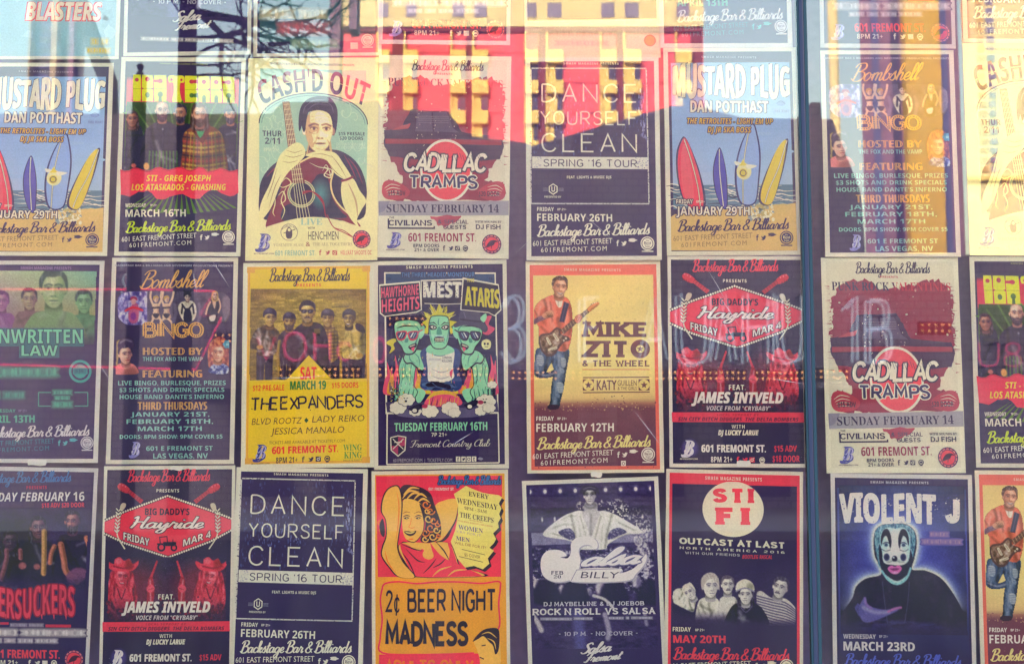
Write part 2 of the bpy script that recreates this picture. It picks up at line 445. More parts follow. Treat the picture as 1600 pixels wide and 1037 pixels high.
    def W(s, txt, box, col, w=0.9, slab=0.0, gap=1.6, space=2.6, sl=0.0, fn=None, shear=0.0, jitter=0.0, hw=None, ol=None, seed=3):
        """Lettering drawn with a pen w wide (in sixths of the height); slab adds flat serifs that long."""
        lay, tw = pen_layout(txt, gap, space)
        hw = hw or w
        kx = (box[2] - box[0]) / (tw + w); ky = (box[3] - box[1]) / 6.0
        rnd = random.Random(seed)
        jobs = []
        for strokes in lay:
            jx, jy, ja = (rnd.uniform(-jitter, jitter) for _ in range(3))
            xs = [p[0] for st in strokes for p in st[0]]; mx_ = (min(xs) + max(xs)) / 2
            def tr(p):
                x, y = p
                x, y = mx_ + (x - mx_) * math.cos(ja * .25) - (y - 3) * math.sin(ja * .25) + jx, 3 + (x - mx_) * math.sin(ja * .25) + (y - 3) * math.cos(ja * .25) + jy
                q = (box[0] + (x + w / 2) * kx, box[3] - (hw / 2 + y * (6 - hw) / 6) * ky)
                q = (q[0] + shear * (box[3] - q[1]), q[1])
                q = (q[0], q[1] + sl * (q[0] - box[0]))
                return fn(q) if fn else q
            for pts, cl, md in strokes:
                v, f = ribbon_outline(pts, w / 2, cl)
                jobs.append(([tr(p) for p in v], f))
                if slab:
                    ends = []
                    if not md:
                        for i in range(len(pts)):
                            x, y = pts[i]
                            nb = [pts[j] for j in (i - 1, i + 1) if 0 <= j < len(pts)]
                            if (abs(y) < .05 or abs(y - 6) < .05) and any(abs(q[1] - y) > 2 for q in nb): ends.append((x, y))
                    for x, y in ends:
                        a = slab; e = hw * 0.36
                        yy = e - hw / 2 if y < 3 else 6 - e + hw / 2
                        jobs.append(([tr(p) for p in ((x - a, yy - e), (x + a, yy - e), (x + a, yy + e), (x - a, yy + e))], [(0, 1, 2, 3)]))
        if ol:
            for pts, f in jobs:
                for i in range(6):
                    g = 2 * math.pi * i / 6
                    s.put([(p[0] + ol[0] * math.cos(g), p[1] + ol[0] * math.sin(g)) for p in pts], f, K(ol[1]))
        for pts, f in jobs: s.put(pts, f, K(col) if isinstance(col, str) else col)
    def brush(s, txt, box, col, w=.62, sl=0.0, shear=.26, ol=None, sh=None, thin=.5):
        """Joined brush script fitted to its whole inked box."""
        strokes, x = [], 0.0
        for ch in txt:
            adv, spec = BRUSH[ch]
            for q in spec.split('|') if spec else ():
                pts = [tuple(float(t) for t in p.split(',')) for p in q.lstrip('~o').split()]
                if q[0] in '~o': pts = spline(pts, q[0] == 'o', 5)
                strokes.append(([(px + x + shear * py, py) for px, py in pts], q[0] == 'o'))
            x += adv
        xs = [p[0] for st, _ in strokes for p in st]; ys = [p[1] for st, _ in strokes for p in st]
        x0, x1, y0, y1 = min(xs) - w / 2, max(xs) + w / 2, min(ys) - w / 2, max(ys) + w / 2
        kx, ky = (box[2] - box[0]) / (x1 - x0), (box[3] - box[1]) / (y1 - y0)
        def tr(p):
            X, Y = box[0] + (p[0] - x0) * kx, box[3] - (p[1] - y0) * ky
            return (X, Y + sl * (X - box[0]))
        jobs = []
        for pts, cl in strokes:
            n = len(pts); ws = []
            for i in range(n):
                a, b = pts[max(0, i - 1)], pts[min(n - 1, i + 1)]
                d = math.hypot(b[0] - a[0], b[1] - a[1]) or 1
                down = abs(b[1] - a[1]) / d if b[1] < a[1] else .25 * abs(b[1] - a[1]) / d
                ws.append(w / 2 * (thin + (1 - thin) * down))
            v, f = ribbon_outline(pts, ws, cl)
            jobs.append(([tr(p) for p in v], f))
        if sh:
            for v, f in jobs: s.put([(p[0] + sh[0], p[1] + sh[1]) for p in v], f, K(sh[2]))
        if ol:
            for k in range(6):
                g = 6.283 * k / 6
                for v, f in jobs: s.put([(p[0] + ol[0] * math.cos(g), p[1] + ol[0] * math.sin(g)) for p in v], f, K(ol[1]), ramp=True)
        for v, f in jobs: s.put(v, f, K(col), ramp=True)
    def specks(s, x0, y0, x1, y1, n, r0, r1, cols, seed=1, test=None, stretch=(1, 1)):
        """Printed grain: many small uneven flecks."""
        rnd = random.Random(seed)
        layers = [([], [], []) for _ in range(5)]
        for q in range(n):
            x, y = rnd.uniform(x0, x1), rnd.uniform(y0, y1)
            if test and not test(x, y): continue
            r = rnd.uniform(r0, r1); k = rnd.choice((4, 5, 6)); a = rnd.uniform(0, 6)
            col = rnd.choice(cols)
            if isinstance(col, str): col = K(col)
            v, f, c = layers[q % 5]
            o = len(v)
            v += [(x + stretch[0] * r * rnd.uniform(.5, 1.2) * math.cos(a + 6.283 * i / k), y + stretch[1] * r * rnd.uniform(.5, 1.2) * math.sin(a + 6.283 * i / k)) for i in range(k)]
            f.append(tuple(range(o, o + k))); c += [col] * k
        for v, f, c in layers:
            if v: s.put(v, f, c)
    def mumble(s, box, col, words=(5, 4), sl=0.0, seed=1, bg='#3a2b5c'):
        """A line of print too blurred in the photograph to read: uneven strokes grouped like words."""
        rnd = random.Random(seed)
        n = sum(words) + .9 * (len(words) - 1); cw = (box[2] - box[0]) / n; x = box[0]; h = box[3] - box[1]
        c1, c0 = K(col), K(bg)
        for w in words:
            X0, X1 = x, x + w * cw
            yb = box[3] + sl * (x - box[0])
            for k in range(5):                              # a soft edged bar for the whole word
                e = h * (.30 - .13 * k)
                s.S([(X0 - e, yb - h / 2), (X0 - e * .7, yb - h - e * .8), ((X0 + X1) / 2, yb - h - e), (X1 + e * .7, yb - h - e * .8), (X1 + e, yb - h / 2), (X1 + e * .7, yb + e * .8), ((X0 + X1) / 2, yb + e), (X0 - e * .7, yb + e * .8)], mix(c0, c1, .12 + .15 * k), 4)
            for k in range(w * 2):                          # brighter and darker strokes inside it
                u, r = rnd.uniform(X0 + cw * .2, X1 - cw * .2), cw * rnd.uniform(.14, .24)
                for q in (1.5, 1.0): s.E(u, yb - h * rnd.uniform(.42, .58), r * q, h * rnd.uniform(.26, .36) * q, mix(c0, c1, (.8 if q > 1 else 1.0) if k % 3 else (.62 if q > 1 else .5)), 0, 10)
            x = X1 + cw * .9
    # ---- pieces that come back on many sheets
    def script(s, box, col, sl=-0.03, ol=None, sh=None):
        s.part('lettering')
        s.brush('Backstage Bar & Billiards', (box[0], box[1] - .012 * (box[2] - box[0]), box[2], box[3] + .012 * (box[2] - box[0])), col, .98, sl * .6, .24, ol, sh)
    def bird(s, x, y, r, col):
        s.P([(x + r * a, y + r * b) for a, b in ((-1, .6), (-.5, .62), (-.15, .4), (-.6, .2), (-.35, .05), (-.85, -.2), (-.6, -.25), (-.95, -.65), (-.3, -.3), (.05, -.22), (.15, -.65), (.55, -.75), (.78, -.62), (1.05, -.7), (.9, -.45), (1.05, -.4), (.85, -.15), (.7, .35), (.2, .85), (-.4, .9))], col)
    def icons(s, x, y, r, col, insta=True, gap=2.6, seal=False):
        s.part('emblem')
        s.T('f', (x - r * .5, y - r, x + r * .5, y + r), col, 'bold', True)
        s.bird(x + gap * r, y, r * .95, col)
        if insta:
            q = x + 2 * gap * r
            s.B(q - r * .9, y - r * .8, q + r * .9, y + r * .9, col); s.ring(q, y + r * .1, r * .42, r * .2, s.paper); s.B(q + r * .4, y - r * .65, q + r * .7, y - r * .4, s.paper)
        if seal:
            q = x + 3.2 * gap * r
            s.ring(q, y, r * .85, r * .3, col); s.B(q - r * .5, y - r * .3, q + r * .5, y + r * .3, col); s.B(q - r * .5, y + r, q + r * .5, y + r * 1.25, col)
    def badge(s, x, y, r, col, ink):
        s.part('emblem')
        s.ring(x, y, r, r * .16, col, 24)
        s.E(x, y, r * .8, r * .8, col)
        s.T('The', (x - r * .25, y - r * .55, x + r * .25, y - r * .35), ink, 'serif', True)
        s.T('Best', (x - r * .58, y - r * .3, x + r * .58, y + r * .12), ink, 'serif', True)
        s.T('of Las', (x - r * .4, y + r * .16, x + r * .4, y + r * .32), ink, 'serif', True)
        s.T('Vegas', (x - r * .4, y + r * .36, x + r * .4, y + r * .66), ink, 'serif', True)
        s.B(x - r * .9, y + r * 1.12, x + r * .9, y + r * 1.3, col)
    def rooster_seal(s, x, y, r):
        s.part('emblem')
        s.E(x, y, r, r, '#4a2c5e', n=28); s.ring(x, y, r * .84, r * .12, '#d8757d', 24); s.E(x, y, r * .7, r * .7, '#f0445c', n=24)
        s.S([(x + r * a, y + r * b) for a, b in ((-.6, .35), (-.45, 0), (-.2, -.3), (.15, -.42), (.5, -.35), (.62, -.2), (.35, -.18), (.2, .08), (-.15, .22))], '#4a2247')
        s.L([(x, y + r * .1), (x - r * .05, y + r * .45)], r * .07, '#4a2247')
        for i in range(14):
            g = 6.283 * i / 14
            s.E(x + r * .85 * math.cos(g), y + r * .85 * math.sin(g), r * .07, r * .07, '#4a2c5e', n=6)
    def b_mark(s, x0, y0, x1, y1, url=None, col='#4b4a9b', hi='#a9a6dd'):
        s.part('emblem')
        d = (x1 - x0) * .06; h = y1 - y0
        s.T('B', (x0, y0, x1, y1), col, 'si', True)
        s.T('B', (x0 - d, y0 - d, x1 - d, y1 - d), col, 'si', True)
        s.T('B', (x0 + d, y0 + d * .5, x1 - d, y1 - h * .12), hi, 'script', True)
        s.S([(x0 - d * 3, y1 - h * .1), (x0 + (x1 - x0) * .3, y1 + h * .02), (x0 + (x1 - x0) * .7, y1 - h * .06), (x0 + (x1 - x0) * .4, y1 + h * .1), (x0 - d * 2, y1 + h * .1)], col)
        if url: s.T('601FREMONT.COM', (x0 - (x1 - x0) * .3, y1 + h * .17, x1 + (x1 - x0) * .25, y1 + h * .26), url, 'bold')
    def foot(s, X0, X1, Y, cs, ct, sl=-0.055, icon=None, badge=None, seal=True, ink='#3b2c60'):
        W = X1 - X0
        icon = icon or ct; badge = badge or ct
        s.script((X0, Y + .035 * W, X1, Y + .165 * W), cs, sl)
        s.part('lettering')
        s.T('601 EAST FREMONT STREET', (X0 - .03 * W, Y + .17 * W, X0 + .665 * W, Y + .215 * W), ct, 'sans', sl=-.045)
        s.T('601FREMONT.COM', (X0 + .04 * W, Y + .228 * W, X0 + .615 * W, Y + .268 * W), ct, 'sans', sl=-.035, space=1.25)
        s.icons(X0 + .712 * W, Y + .182 * W, .026 * W, icon, False, 2.0)
        s.part('emblem')
        s.S([(X0 + .84 * W + .035 * W * math.cos(g) * (1 + .25 * math.cos(5 * g)), Y + .155 * W + .016 * W * math.sin(g)) for g in (6.283 * i / 20 for i in range(20))], icon, 2)
        if seal: s.badge(X0 + .97 * W, Y + .182 * W, .056 * W, badge, ink)
    def date(s, x, y, w, h, day, dt, col, note='8P 21+', ol=None):
        s.part('lettering')
        s.T(day, (x, y - h * .86, x + w * .3 * len(day) / 8, y - h * .34), col, 'bold', ol=ol)
        s.T(note, (x + w * .36 * len(day) / 8, y - h * .74, x + w * (.36 * len(day) / 8 + .12), y - h * .44), col, 'bold')
        s.T(dt, (x, y, x + w, y + h), col, 'bold', ol=ol)
    # ---- printed people
    def head(s, x, y, r, skin, dark, hair=None, shade=None, beard=False, cap=None, shades=False, long=False, a=0.0, look=0.12, smile=False, side=1):
        """A printed face r tall from centre to chin: hair, ears, shaded side, brows, eyes, nose, mouth and what it wears."""
        hair = hair or dark; shade = shade or dark
        ca, sa = math.cos(a), math.sin(a)
        def q(px, py): return (x + r * (px * ca - py * sa), y + r * (px * sa + py * ca))
        def S(l, c): s.P([q(*p) for p in l], c, True, 4)
        def Ln(l, w, c): s.L([q(*p) for p in l], w * r, c)
        if long: S([(-.7, -.7), (0, -1.12), (.72, -.7), (.92, .3), (.85, 1.25), (.4, 1.5), (-.4, 1.5), (-.85, 1.2), (-.95, .3)], hair)
        else: S([(-.72, .1), (-.78, -.6), (-.4, -1.08), (.2, -1.12), (.7, -.72), (.76, .1), (.4, .3), (-.4, .3)], hair)
        S([(-.82, -.15), (-.66, -.2), (-.64, .25), (-.76, .25)], skin); S([(.82, -.15), (.66, -.2), (.64, .25), (.76, .25)], shade)
        S([(-.28, .5), (.28, .5), (.4, 1.35), (-.4, 1.35)], shade)
        S([(-.64, -.35), (-.4, -.82), (.1, -.92), (.52, -.72), (.66, -.2), (.58, .4), (.3, .86), (0, .98), (-.3, .86), (-.58, .4)], skin)
        S([(side * p[0], p[1]) for p in ((.34, -.75), (.6, -.5), (.66, -.1), (.58, .4), (.3, .86), (.05, .97), (.3, .6), (.42, .2), (.38, -.2), (.5, -.4))], shade)
        S([(-.68, -.15), (-.77, -.65), (-.42, -1.1), (.2, -1.15), (.7, -.8), (.7, -.15), (.61, -.5), (.34, -.8), (-.05, -.74), (-.42, -.7), (-.6, -.4)], hair)
        for sx in (-1, 1):
            ex = look + sx * .29
            if shades: S([(ex - .27, -.26), (ex + .27, -.26), (ex + .22, .08), (ex, .14), (ex - .22, .08)], dark)
            else:
                Ln([(ex - .18, -.26 - .03 * sx), (ex, -.34), (ex + .18, -.26 + .03 * sx)], .085, dark)
                s.E(*q(ex, -.1), r * .11, r * .06, dark, a, 10)
                S([(ex - .2, -.05), (ex, -.0), (ex + .2, -.05), (ex, .07)], shade)
        if shades: Ln([(look - .6, -.2), (look + .6, -.2)], .08, dark)
        S([(look - .02, -.1), (look + .1, .2), (look + .16, .32), (look - .08, .38), (look - .02, .25)], shade)
        if beard:
            S([(-.6, .25), (-.35, .42), (look - .2, .46), (look + .2, .46), (.4, .42), (.6, .2), (.56, .6), (.3, 1.02), (0, 1.15), (-.3, 1.02), (-.55, .6)], dark)
            S([(look - .17, .6), (look, .57), (look + .17, .6), (look, .68)], shade)
        elif smile:
            S([(look - .3, .5), (look, .6), (look + .3, .5), (look + .15, .72), (look - .15, .72)], dark); S([(look - .22, .55), (look, .62), (look + .22, .55), (look, .66)], skin)
        else: Ln([(look - .2, .6), (look, .64), (look + .2, .59)], .09, dark)
        if cap:
            S([(-.76, -.35), (-.7, -.85), (-.2, -1.2), (.35, -1.15), (.74, -.8), (.78, -.35), (.2, -.5), (-.3, -.5)], cap)
            S([(-.85, -.4), (-.2, -.62), (.5, -.6), (1.0, -.36), (.4, -.42), (-.3, -.4)], dark)
    def build(s, name='gig_poster'):
        """The sheet of paper as one mesh and its printed parts as children."""
        t = 0.0001
        me = bpy.data.meshes.new('poster_sheet')
        x, z = PW / 2, PH / 2
        rnd = random.Random(s.n)
        vs, n = [], 12
        rim = [(-x + 2 * x * i / n, z) for i in range(n)] + [(x, z - 2 * z * i / n) for i in range(n)] + [(x - 2 * x * i / n, -z) for i in range(n)] + [(-x, -z + 2 * z * i / n) for i in range(n)]
        rim = [(a + rnd.uniform(-1, 1) * .0003, b + rnd.uniform(-1, 1) * .0003) for a, b in rim]
        m = len(rim)
        me.from_pydata([(a, -t, b) for a, b in rim] + [(a, t, b) for a, b in rim], [], [tuple(range(m)), tuple(range(m, 2 * m))[::-1]] + [(i, m + i, m + (i + 1) % m, (i + 1) % m) for i in range(m)])
        at = me.color_attributes.new('ink', 'FLOAT_COLOR', 'POINT')
        for d in at.data: d.color = (*s.paper, 1)
        me.materials.append(PRINT); me.update()
        root = bpy.data.objects.new(name, me); COL.objects.link(root)
        for part, (v, f, c) in s.data.items():
            me = bpy.data.meshes.new(part)
            me.from_pydata(v, [], f)
            at = me.color_attributes.new('ink', 'FLOAT_COLOR', 'POINT')
            at.data.foreach_set('color', np.array([(*q, 1) for q in c], 'f').ravel())
            me.materials.append(PRINT); me.update()
            o = bpy.data.objects.new(part, me); COL.objects.link(o); o.parent = root
        return root

def hang(root, quad, depth):
    """Put a sheet flat behind the glass where its four measured corners lie."""
    y = GLASS_T + 0.004 + 0.0032 * depth
    a, b, c, d = [wall_point(px, py, y) for px, py in quad]
    ctr = (a + b + c + d) / 4
    ex = ((b - a) + (c - d)) / 2; ez = ((a - d) + (b - c)) / 2
    ang = (math.atan2(ex.z, ex.x) + math.atan2(-ez.x, ez.z)) / 2
    root.location = ctr
    root.rotation_euler = (0, -ang, 0)
    root.scale = (ex.length / PW, 1, ez.length / PH)

def copy_tree(o, parent=None):
    c = o.copy(); COL.objects.link(c)
    if parent is not None: c.parent = parent
    for ch in o.children: copy_tree(ch, c)
    return c
# ------------------------------------------------------------------ printed photographs: soft tones laid on a fine grid of ink
def hexrgb(h):
    if not isinstance(h, str): return np.array(h, float)
    h = h.lstrip('#'); return np.array([int(h[i:i + 2], 16) / 255 for i in (0, 2, 4)])
class Photo:
    def __init__(s, poster, x0, y0, x1, y1, step, bg=None, seed=1):
        s.p = poster
        nx, ny = int((x1 - x0) / step) + 1, int((y1 - y0) / step) + 1
        s.X, s.Y = np.meshgrid(np.linspace(x0, x1, nx), np.linspace(y0, y1, ny))
        s.C = np.zeros(s.X.shape + (3,)); s.A = np.zeros(s.X.shape)
        s.step = step
        s.rng = np.random.default_rng(seed)
        if bg is not None: s.C[:] = hexrgb(bg); s.A[:] = 1
    def noise(s, sx, sy=None, octaves=3):
        """Smooth mottling between -1 and 1 with grains about sx by sy wide."""
        sy = sy or sx
        out = np.zeros(s.X.shape); amp = 1.0; tot = 0
        for o in range(octaves):
            gx, gy = (s.X - s.X.min()) / sx * 2 ** o, (s.Y - s.Y.min()) / sy * 2 ** o
            g = s.rng.uniform(-1, 1, (int(gy.max()) + 3, int(gx.max()) + 3))
            ix, iy = gx.astype(int), gy.astype(int); fx, fy = gx - ix, gy - iy
            fx = fx * fx * (3 - 2 * fx); fy = fy * fy * (3 - 2 * fy)
            out += amp * ((g[iy, ix] * (1 - fx) + g[iy, ix + 1] * fx) * (1 - fy) + (g[iy + 1, ix] * (1 - fx) + g[iy + 1, ix + 1] * fx) * fy)
            tot += amp; amp *= .6
        return out / tot * 1.6
    def edge(s, d, soft): t = np.clip(.5 - d / max(soft, s.step * 1.1), 0, 1); return t * t * (3 - 2 * t)
    def ell(s, cx, cy, rx, ry, soft=None, a=0.0):
        dx, dy = s.X - cx, s.Y - cy; c, n = math.cos(a), math.sin(a)
        u, v = (dx * c + dy * n) / rx, (-dx * n + dy * c) / ry
        return s.edge((np.sqrt(u * u + v * v) - 1) * min(rx, ry), soft if soft is not None else s.step)
    def dist(s, pts, closed):
        P = np.array(pts, float); Q = np.roll(P, -1, 0) if closed else P[1:]
        P = P if closed else P[:-1]
        d2 = np.full(s.X.shape, 1e12); ins = np.zeros(s.X.shape, bool)
        for (ax, ay), (bx, by) in zip(P, Q):
            ex, ey = bx - ax, by - ay; l2 = ex * ex + ey * ey
            if l2 < 1e-9: continue
            t = np.clip(((s.X - ax) * ex + (s.Y - ay) * ey) / l2, 0, 1)
            d2 = np.minimum(d2, (s.X - ax - t * ex) ** 2 + (s.Y - ay - t * ey) ** 2)
            if closed and ay != by: ins ^= ((ay > s.Y) != (by > s.Y)) & (s.X < ex * (s.Y - ay) / ey + ax)
        d = np.sqrt(d2)
        return np.where(ins, -d, d) if closed else d
    def poly(s, pts, soft=None, smooth=True): return s.edge(s.dist(spline(pts, True, 3) if smooth else pts, True), soft if soft is not None else s.step)
    def line(s, pts, w, soft=None, smooth=True): return s.edge(s.dist(spline(pts, False, 3) if smooth and len(pts) > 2 else pts, False) - w / 2, soft if soft is not None else s.step)
    def ink(s, m, col, op=1.0, cut=True):
        m = np.clip(m * op, 0, 1)
        s.C = s.C * (1 - m[..., None]) + hexrgb(col) * m[..., None]
        if cut: s.A = np.maximum(s.A, m)
    def tone(s, m, k):
        """Lighten (k > 0) or darken the print under mask m."""
        f = (m * k)[..., None]
        s.C = np.clip(np.where(f > 0, s.C + (1 - s.C) * f, s.C * (1 + f)), 0, 1)
    def folds(s, m, n, x0, y0, x1, y1, ln, w, k, seed=0):
        r = random.Random(seed)
        for _ in range(n):
            x, y = r.uniform(x0, x1), r.uniform(y0, y1); a = r.uniform(-.7, .7) + (1.57 if r.random() < .7 else 0)
            s.tone(m * s.line([(x, y), (x + ln * .5 * math.cos(a) + r.uniform(-6, 6), y + ln * .5 * math.sin(a)), (x + ln * math.cos(a), y + ln * math.sin(a))], w * r.uniform(.5, 1.2), w * 1.3), k * r.choice((-1, -1, 1)))
    def body(s, pts, col, seed=0, k=.25, n=10):
        m = s.poly(pts); s.ink(m, col)
        xs, ys = [p[0] for p in pts], [p[1] for p in pts]
        s.folds(m, n, min(xs), min(ys), max(xs), max(ys), (max(ys) - min(ys)) * .4, (max(xs) - min(xs)) * .07 + 2, k, seed)
        return m
    def face(s, x, y, r, skin, dark, shade, hair=None, beard=0, cap=None, brim=1, shades=False, long=False, a=0.0, look=.08, side=1, smile=False, tash=False, lips=None, brim_col=None, bald=False):
        hair = hair or dark; c_, n_ = math.cos(a), math.sin(a)
        q = lambda px, py: (x + r * (px * c_ - py * n_), y + r * (px * n_ + py * c_))
        PL = lambda l, soft=.08: s.poly([q(*p) for p in l], soft * r)
        EL = lambda px, py, rx, ry, soft=.1: s.ell(*q(px, py), rx * r, ry * r, soft * r, a)
        LN = lambda l, w, soft=.08: s.line([q(*p) for p in l], w * r, soft * r)
        st = s.noise(max(3, .12 * r), max(6, .5 * r))
        if long:
            m = PL([(-.66, -.75), (0, -1.12), (.7, -.75), (.92, .2), (.88, 1.2), (.5, 1.55), (-.45, 1.55), (-.88, 1.2), (-.92, .2)], .12); s.ink(m, hair); s.tone(m * np.clip(st, 0, 1), .28); s.tone(m * np.clip(-st, 0, 1), -.4)
        elif not bald: s.ink(PL([(-.72, .15), (-.8, -.5), (-.45, -1.08), (.2, -1.15), (.72, -.75), (.78, .1), (.4, .3), (-.4, .3)]), hair)
        m = PL([(-.34, .4), (.36, .4), (.46, 1.3), (-.46, 1.3)]); s.ink(m, shade); s.tone(m * EL(0, .75, .7, .35, .4), -.35)
        s.ink(EL(-.68, .02, .1, .2), skin); s.ink(EL(.68, .02, .1, .2), shade)
        fm = PL([(-.63, -.35), (-.42, -.85), (.05, -.97), (.5, -.8), (.65, -.3), (.6, .3), (.42, .72), (.16, .97), (-.14, .97), (-.42, .72), (-.6, .3)], .07)
        s.ink(fm, skin)
        s.tone(fm * EL(-side * .16, -.5, .4, .26, .45), .22)
        s.ink(fm * EL(side * .72, .1, .5, 1.1, .75), shade, .95)
        s.ink(fm * (1 - EL(0, -.02, .62, .95, .45)), shade, .7)
        for sx in (-1, 1):
            ex = look + sx * .29
            s.ink(fm * EL(ex, -.1, .24, .16, .2), shade, .85)
            s.ink(fm * EL(look + sx * .42, .42, .14, .26, .3), shade, .45)
            s.tone(fm * EL(look + sx * .33, .2, .17, .13, .3), .2 if sx != side else .08)
            if not shades:
                s.ink(fm * EL(ex, -.1, .13, .055, .07), '#ded4cc' if r > 40 else dark, .7); s.ink(fm * EL(ex, -.1, .07, .065, .07), dark, .95)
                s.ink(fm * LN([(ex - .17, -.13), (ex, -.18), (ex + .17, -.12)], .04, .07), dark, .8)
                s.ink(fm * LN([(ex - .2, -.26 - .02 * sx), (ex, -.33), (ex + .2, -.26 + .02 * sx)], .09, .12), dark, .85)
        s.ink(fm * LN([(look + side * .07, -.15), (look + side * .12, .18), (look + side * .15, .3)], .12, .2), shade, .7)
        s.tone(fm * LN([(look - side * .03, -.15), (look - side * .02, .22)], .07, .12), .25)
        s.ink(fm * EL(look, .36, .19, .06, .14), shade, .9); s.ink(fm * (EL(look - .09, .345, .045, .03, .06) + EL(look + .09, .345, .045, .03, .06)), dark, .7)
        if smile:
            s.ink(fm * PL([(look - .3, .5), (look, .56), (look + .3, .5), (look + .17, .7), (look - .17, .7)], .08), dark, .8); s.ink(fm * PL([(look - .24, .53), (look, .58), (look + .24, .53), (look + .1, .63), (look - .1, .63)], .06), '#e4dcd4', .9)
        else:
            s.ink(fm * EL(look, .59, .23, .055, .1), lips or shade, .95); s.ink(fm * LN([(look - .22, .59), (look, .6), (look + .22, .58)], .045, .07), dark, .8)
            s.tone(fm * EL(look, .68, .14, .04, .1), .18)
        s.ink(fm * EL(look, .77, .16, .05, .12), shade, .6)
        if beard:
            m = PL([(-.64, .0), (-.5, .3), (look - .28, .43), (look, .4), (look + .28, .43), (.52, .3), (.66, -.02), (.62, .5), (.36, 1.02), (0, 1.12 + .12 * beard), (-.36, 1.02), (-.62, .5)], .16) * (1 - .75 * EL(look, .6, .19, .055, .1))
            s.ink(m, hair, min(1, beard)); s.tone(m * np.clip(st, 0, 1), .22)
        if tash: s.ink(PL([(look - .3, .55), (look - .12, .42), (look, .45), (look + .12, .42), (look + .3, .55), (look + .1, .53), (look - .1, .53)], .08), dark, .95)
        if not bald:
            m = PL([(-.66, -.05), (-.8, -.55), (-.46, -1.1), (.2, -1.17), (.74, -.8), (.74, -.05), (.63, -.42), (.4, -.78), (0, -.72), (-.36, -.74), (-.58, -.42)], .1); s.ink(m, hair); s.tone(m * np.clip(st, 0, 1), .25)
        if shades:
            for sx in (-1, 1):
                ex = look + sx * .31; s.ink(PL([(ex - .28, -.24), (ex + .28, -.24), (ex + .23, .06), (ex, .12), (ex - .23, .06)], .05), dark); s.tone(LN([(ex - .12, .0), (ex + .05, -.18)], .06, .1), .4)
            s.ink(LN([(look - .65, -.19), (look + .65, -.19)], .07, .05), dark)
        if cap:
            m = PL([(-.78, -.3), (-.74, -.85), (-.25, -1.25), (.35, -1.2), (.76, -.85), (.8, -.3), (.3, -.5), (-.3, -.5)], .06); s.ink(m, cap); s.tone(m * EL(-.2 * side, -.95, .35, .25, .4), .18)
            if brim: s.ink(PL([(-.8 if brim < 0 else -.7, -.42), (-.2, -.62), (.5, -.6), (1.05, -.34), (.5, -.36), (-.2, -.4)] if brim > 0 else [(-1.05, -.34), (-.5, -.6), (.2, -.62), (.75, -.42), (.2, -.4), (-.5, -.36)], .05), brim_col or dark)
    def grain(s, k=.05): s.C = np.clip(s.C * (1 + k * s.rng.standard_normal(s.X.shape))[..., None], 0, 1)
    def done(s, clip=(.055, .03, .945, .97)):
        p = s.p
        h, w = s.X.shape
        hx, hy = p.ox + s.X / p.sc, p.oy + s.Y / p.sc
        q = p.h @ np.stack([hx.ravel(), hy.ravel(), np.ones(hx.size)])
        ru, rv = (q[0] / q[2]).reshape(h, w), (q[1] / q[2]).reshape(h, w)
        s.A = s.A * ((ru > clip[0]) & (ru < clip[2]) & (rv > clip[1]) & (rv < clip[3]))
        u, v = np.clip(q[0] / q[2], .0035, .9965), np.clip(q[1] / q[2], .0025, .9975)
        lin = np.where(s.C <= .04045, s.C / 12.92, ((s.C + .055) / 1.055) ** 2.4).reshape(-1, 3)
        col = np.clip((lin - np.array(VEIL)) / np.array(LIGHT), .006, .9)
        V, F, C = p.data.setdefault(p.cur, ([], [], []))
        p.n += 1
        y = -(0.00025 + p.n * p.DZ)
        idx = np.arange(h * w).reshape(h, w)
        a4 = (s.A[:-1, :-1] + s.A[:-1, 1:] + s.A[1:, :-1] + s.A[1:, 1:]) / 4 > .5
        quads = np.stack([idx[:-1, :-1][a4], idx[:-1, 1:][a4], idx[1:, 1:][a4], idx[1:, :-1][a4]], 1)
        used, inv = np.unique(quads.ravel(), return_inverse=True)
        o = len(V)
        V += list(zip(((u[used] - .5) * PW).tolist(), [y] * len(used), ((.5 - v[used]) * PH).tolist()))
        C += [tuple(c) for c in col[used].tolist()]
        F += [tuple(t) for t in (inv.reshape(-1, 4) + o).tolist()]
# ------------------------------------------------------------------ the street across, as the glass shows it
def X(px, Y, py=150): return across(px, py, Y).x
def Z(py, Y, px=800): return across(px, py, Y).z
REF = (1.18, 1.07, 0.82)                    # brightness of a white sunlit wall seen in the glass
def KS(h, k=1.0):
    v = srgb(h)
    return tuple(min(0.85, max(0.01, k * v[i] / REF[i])) for i in range(3))

def brick_material(name, c1, c2, mortar, sx=2.2):
    m = material(name, c1, 0.9, 0.1)
    nt = m.node_tree
    tc = nt.nodes.new("ShaderNodeTexCoord"); mp = nt.nodes.new("ShaderNodeMapping")
    mp.inputs["Rotation"].default_value = (math.pi / 2, 0, 0)
    br = nt.nodes.new("ShaderNodeTexBrick")
    br.inputs["Color1"].default_value = (*c1, 1); br.inputs["Color2"].default_value = (*c2, 1); br.inputs["Mortar"].default_value = (*mortar, 1)
    br.inputs["Scale"].default_value = sx; br.inputs["Mortar Size"].default_value = 0.03
    br.inputs["Row Height"].default_value = 0.3
    nt.links.new(tc.outputs["Object"], mp.inputs[0]); nt.links.new(mp.outputs[0], br.inputs["Vector"])
    nt.links.new(br.outputs["Color"], nt.nodes["Principled BSDF"].inputs["Base Color"])
    return m

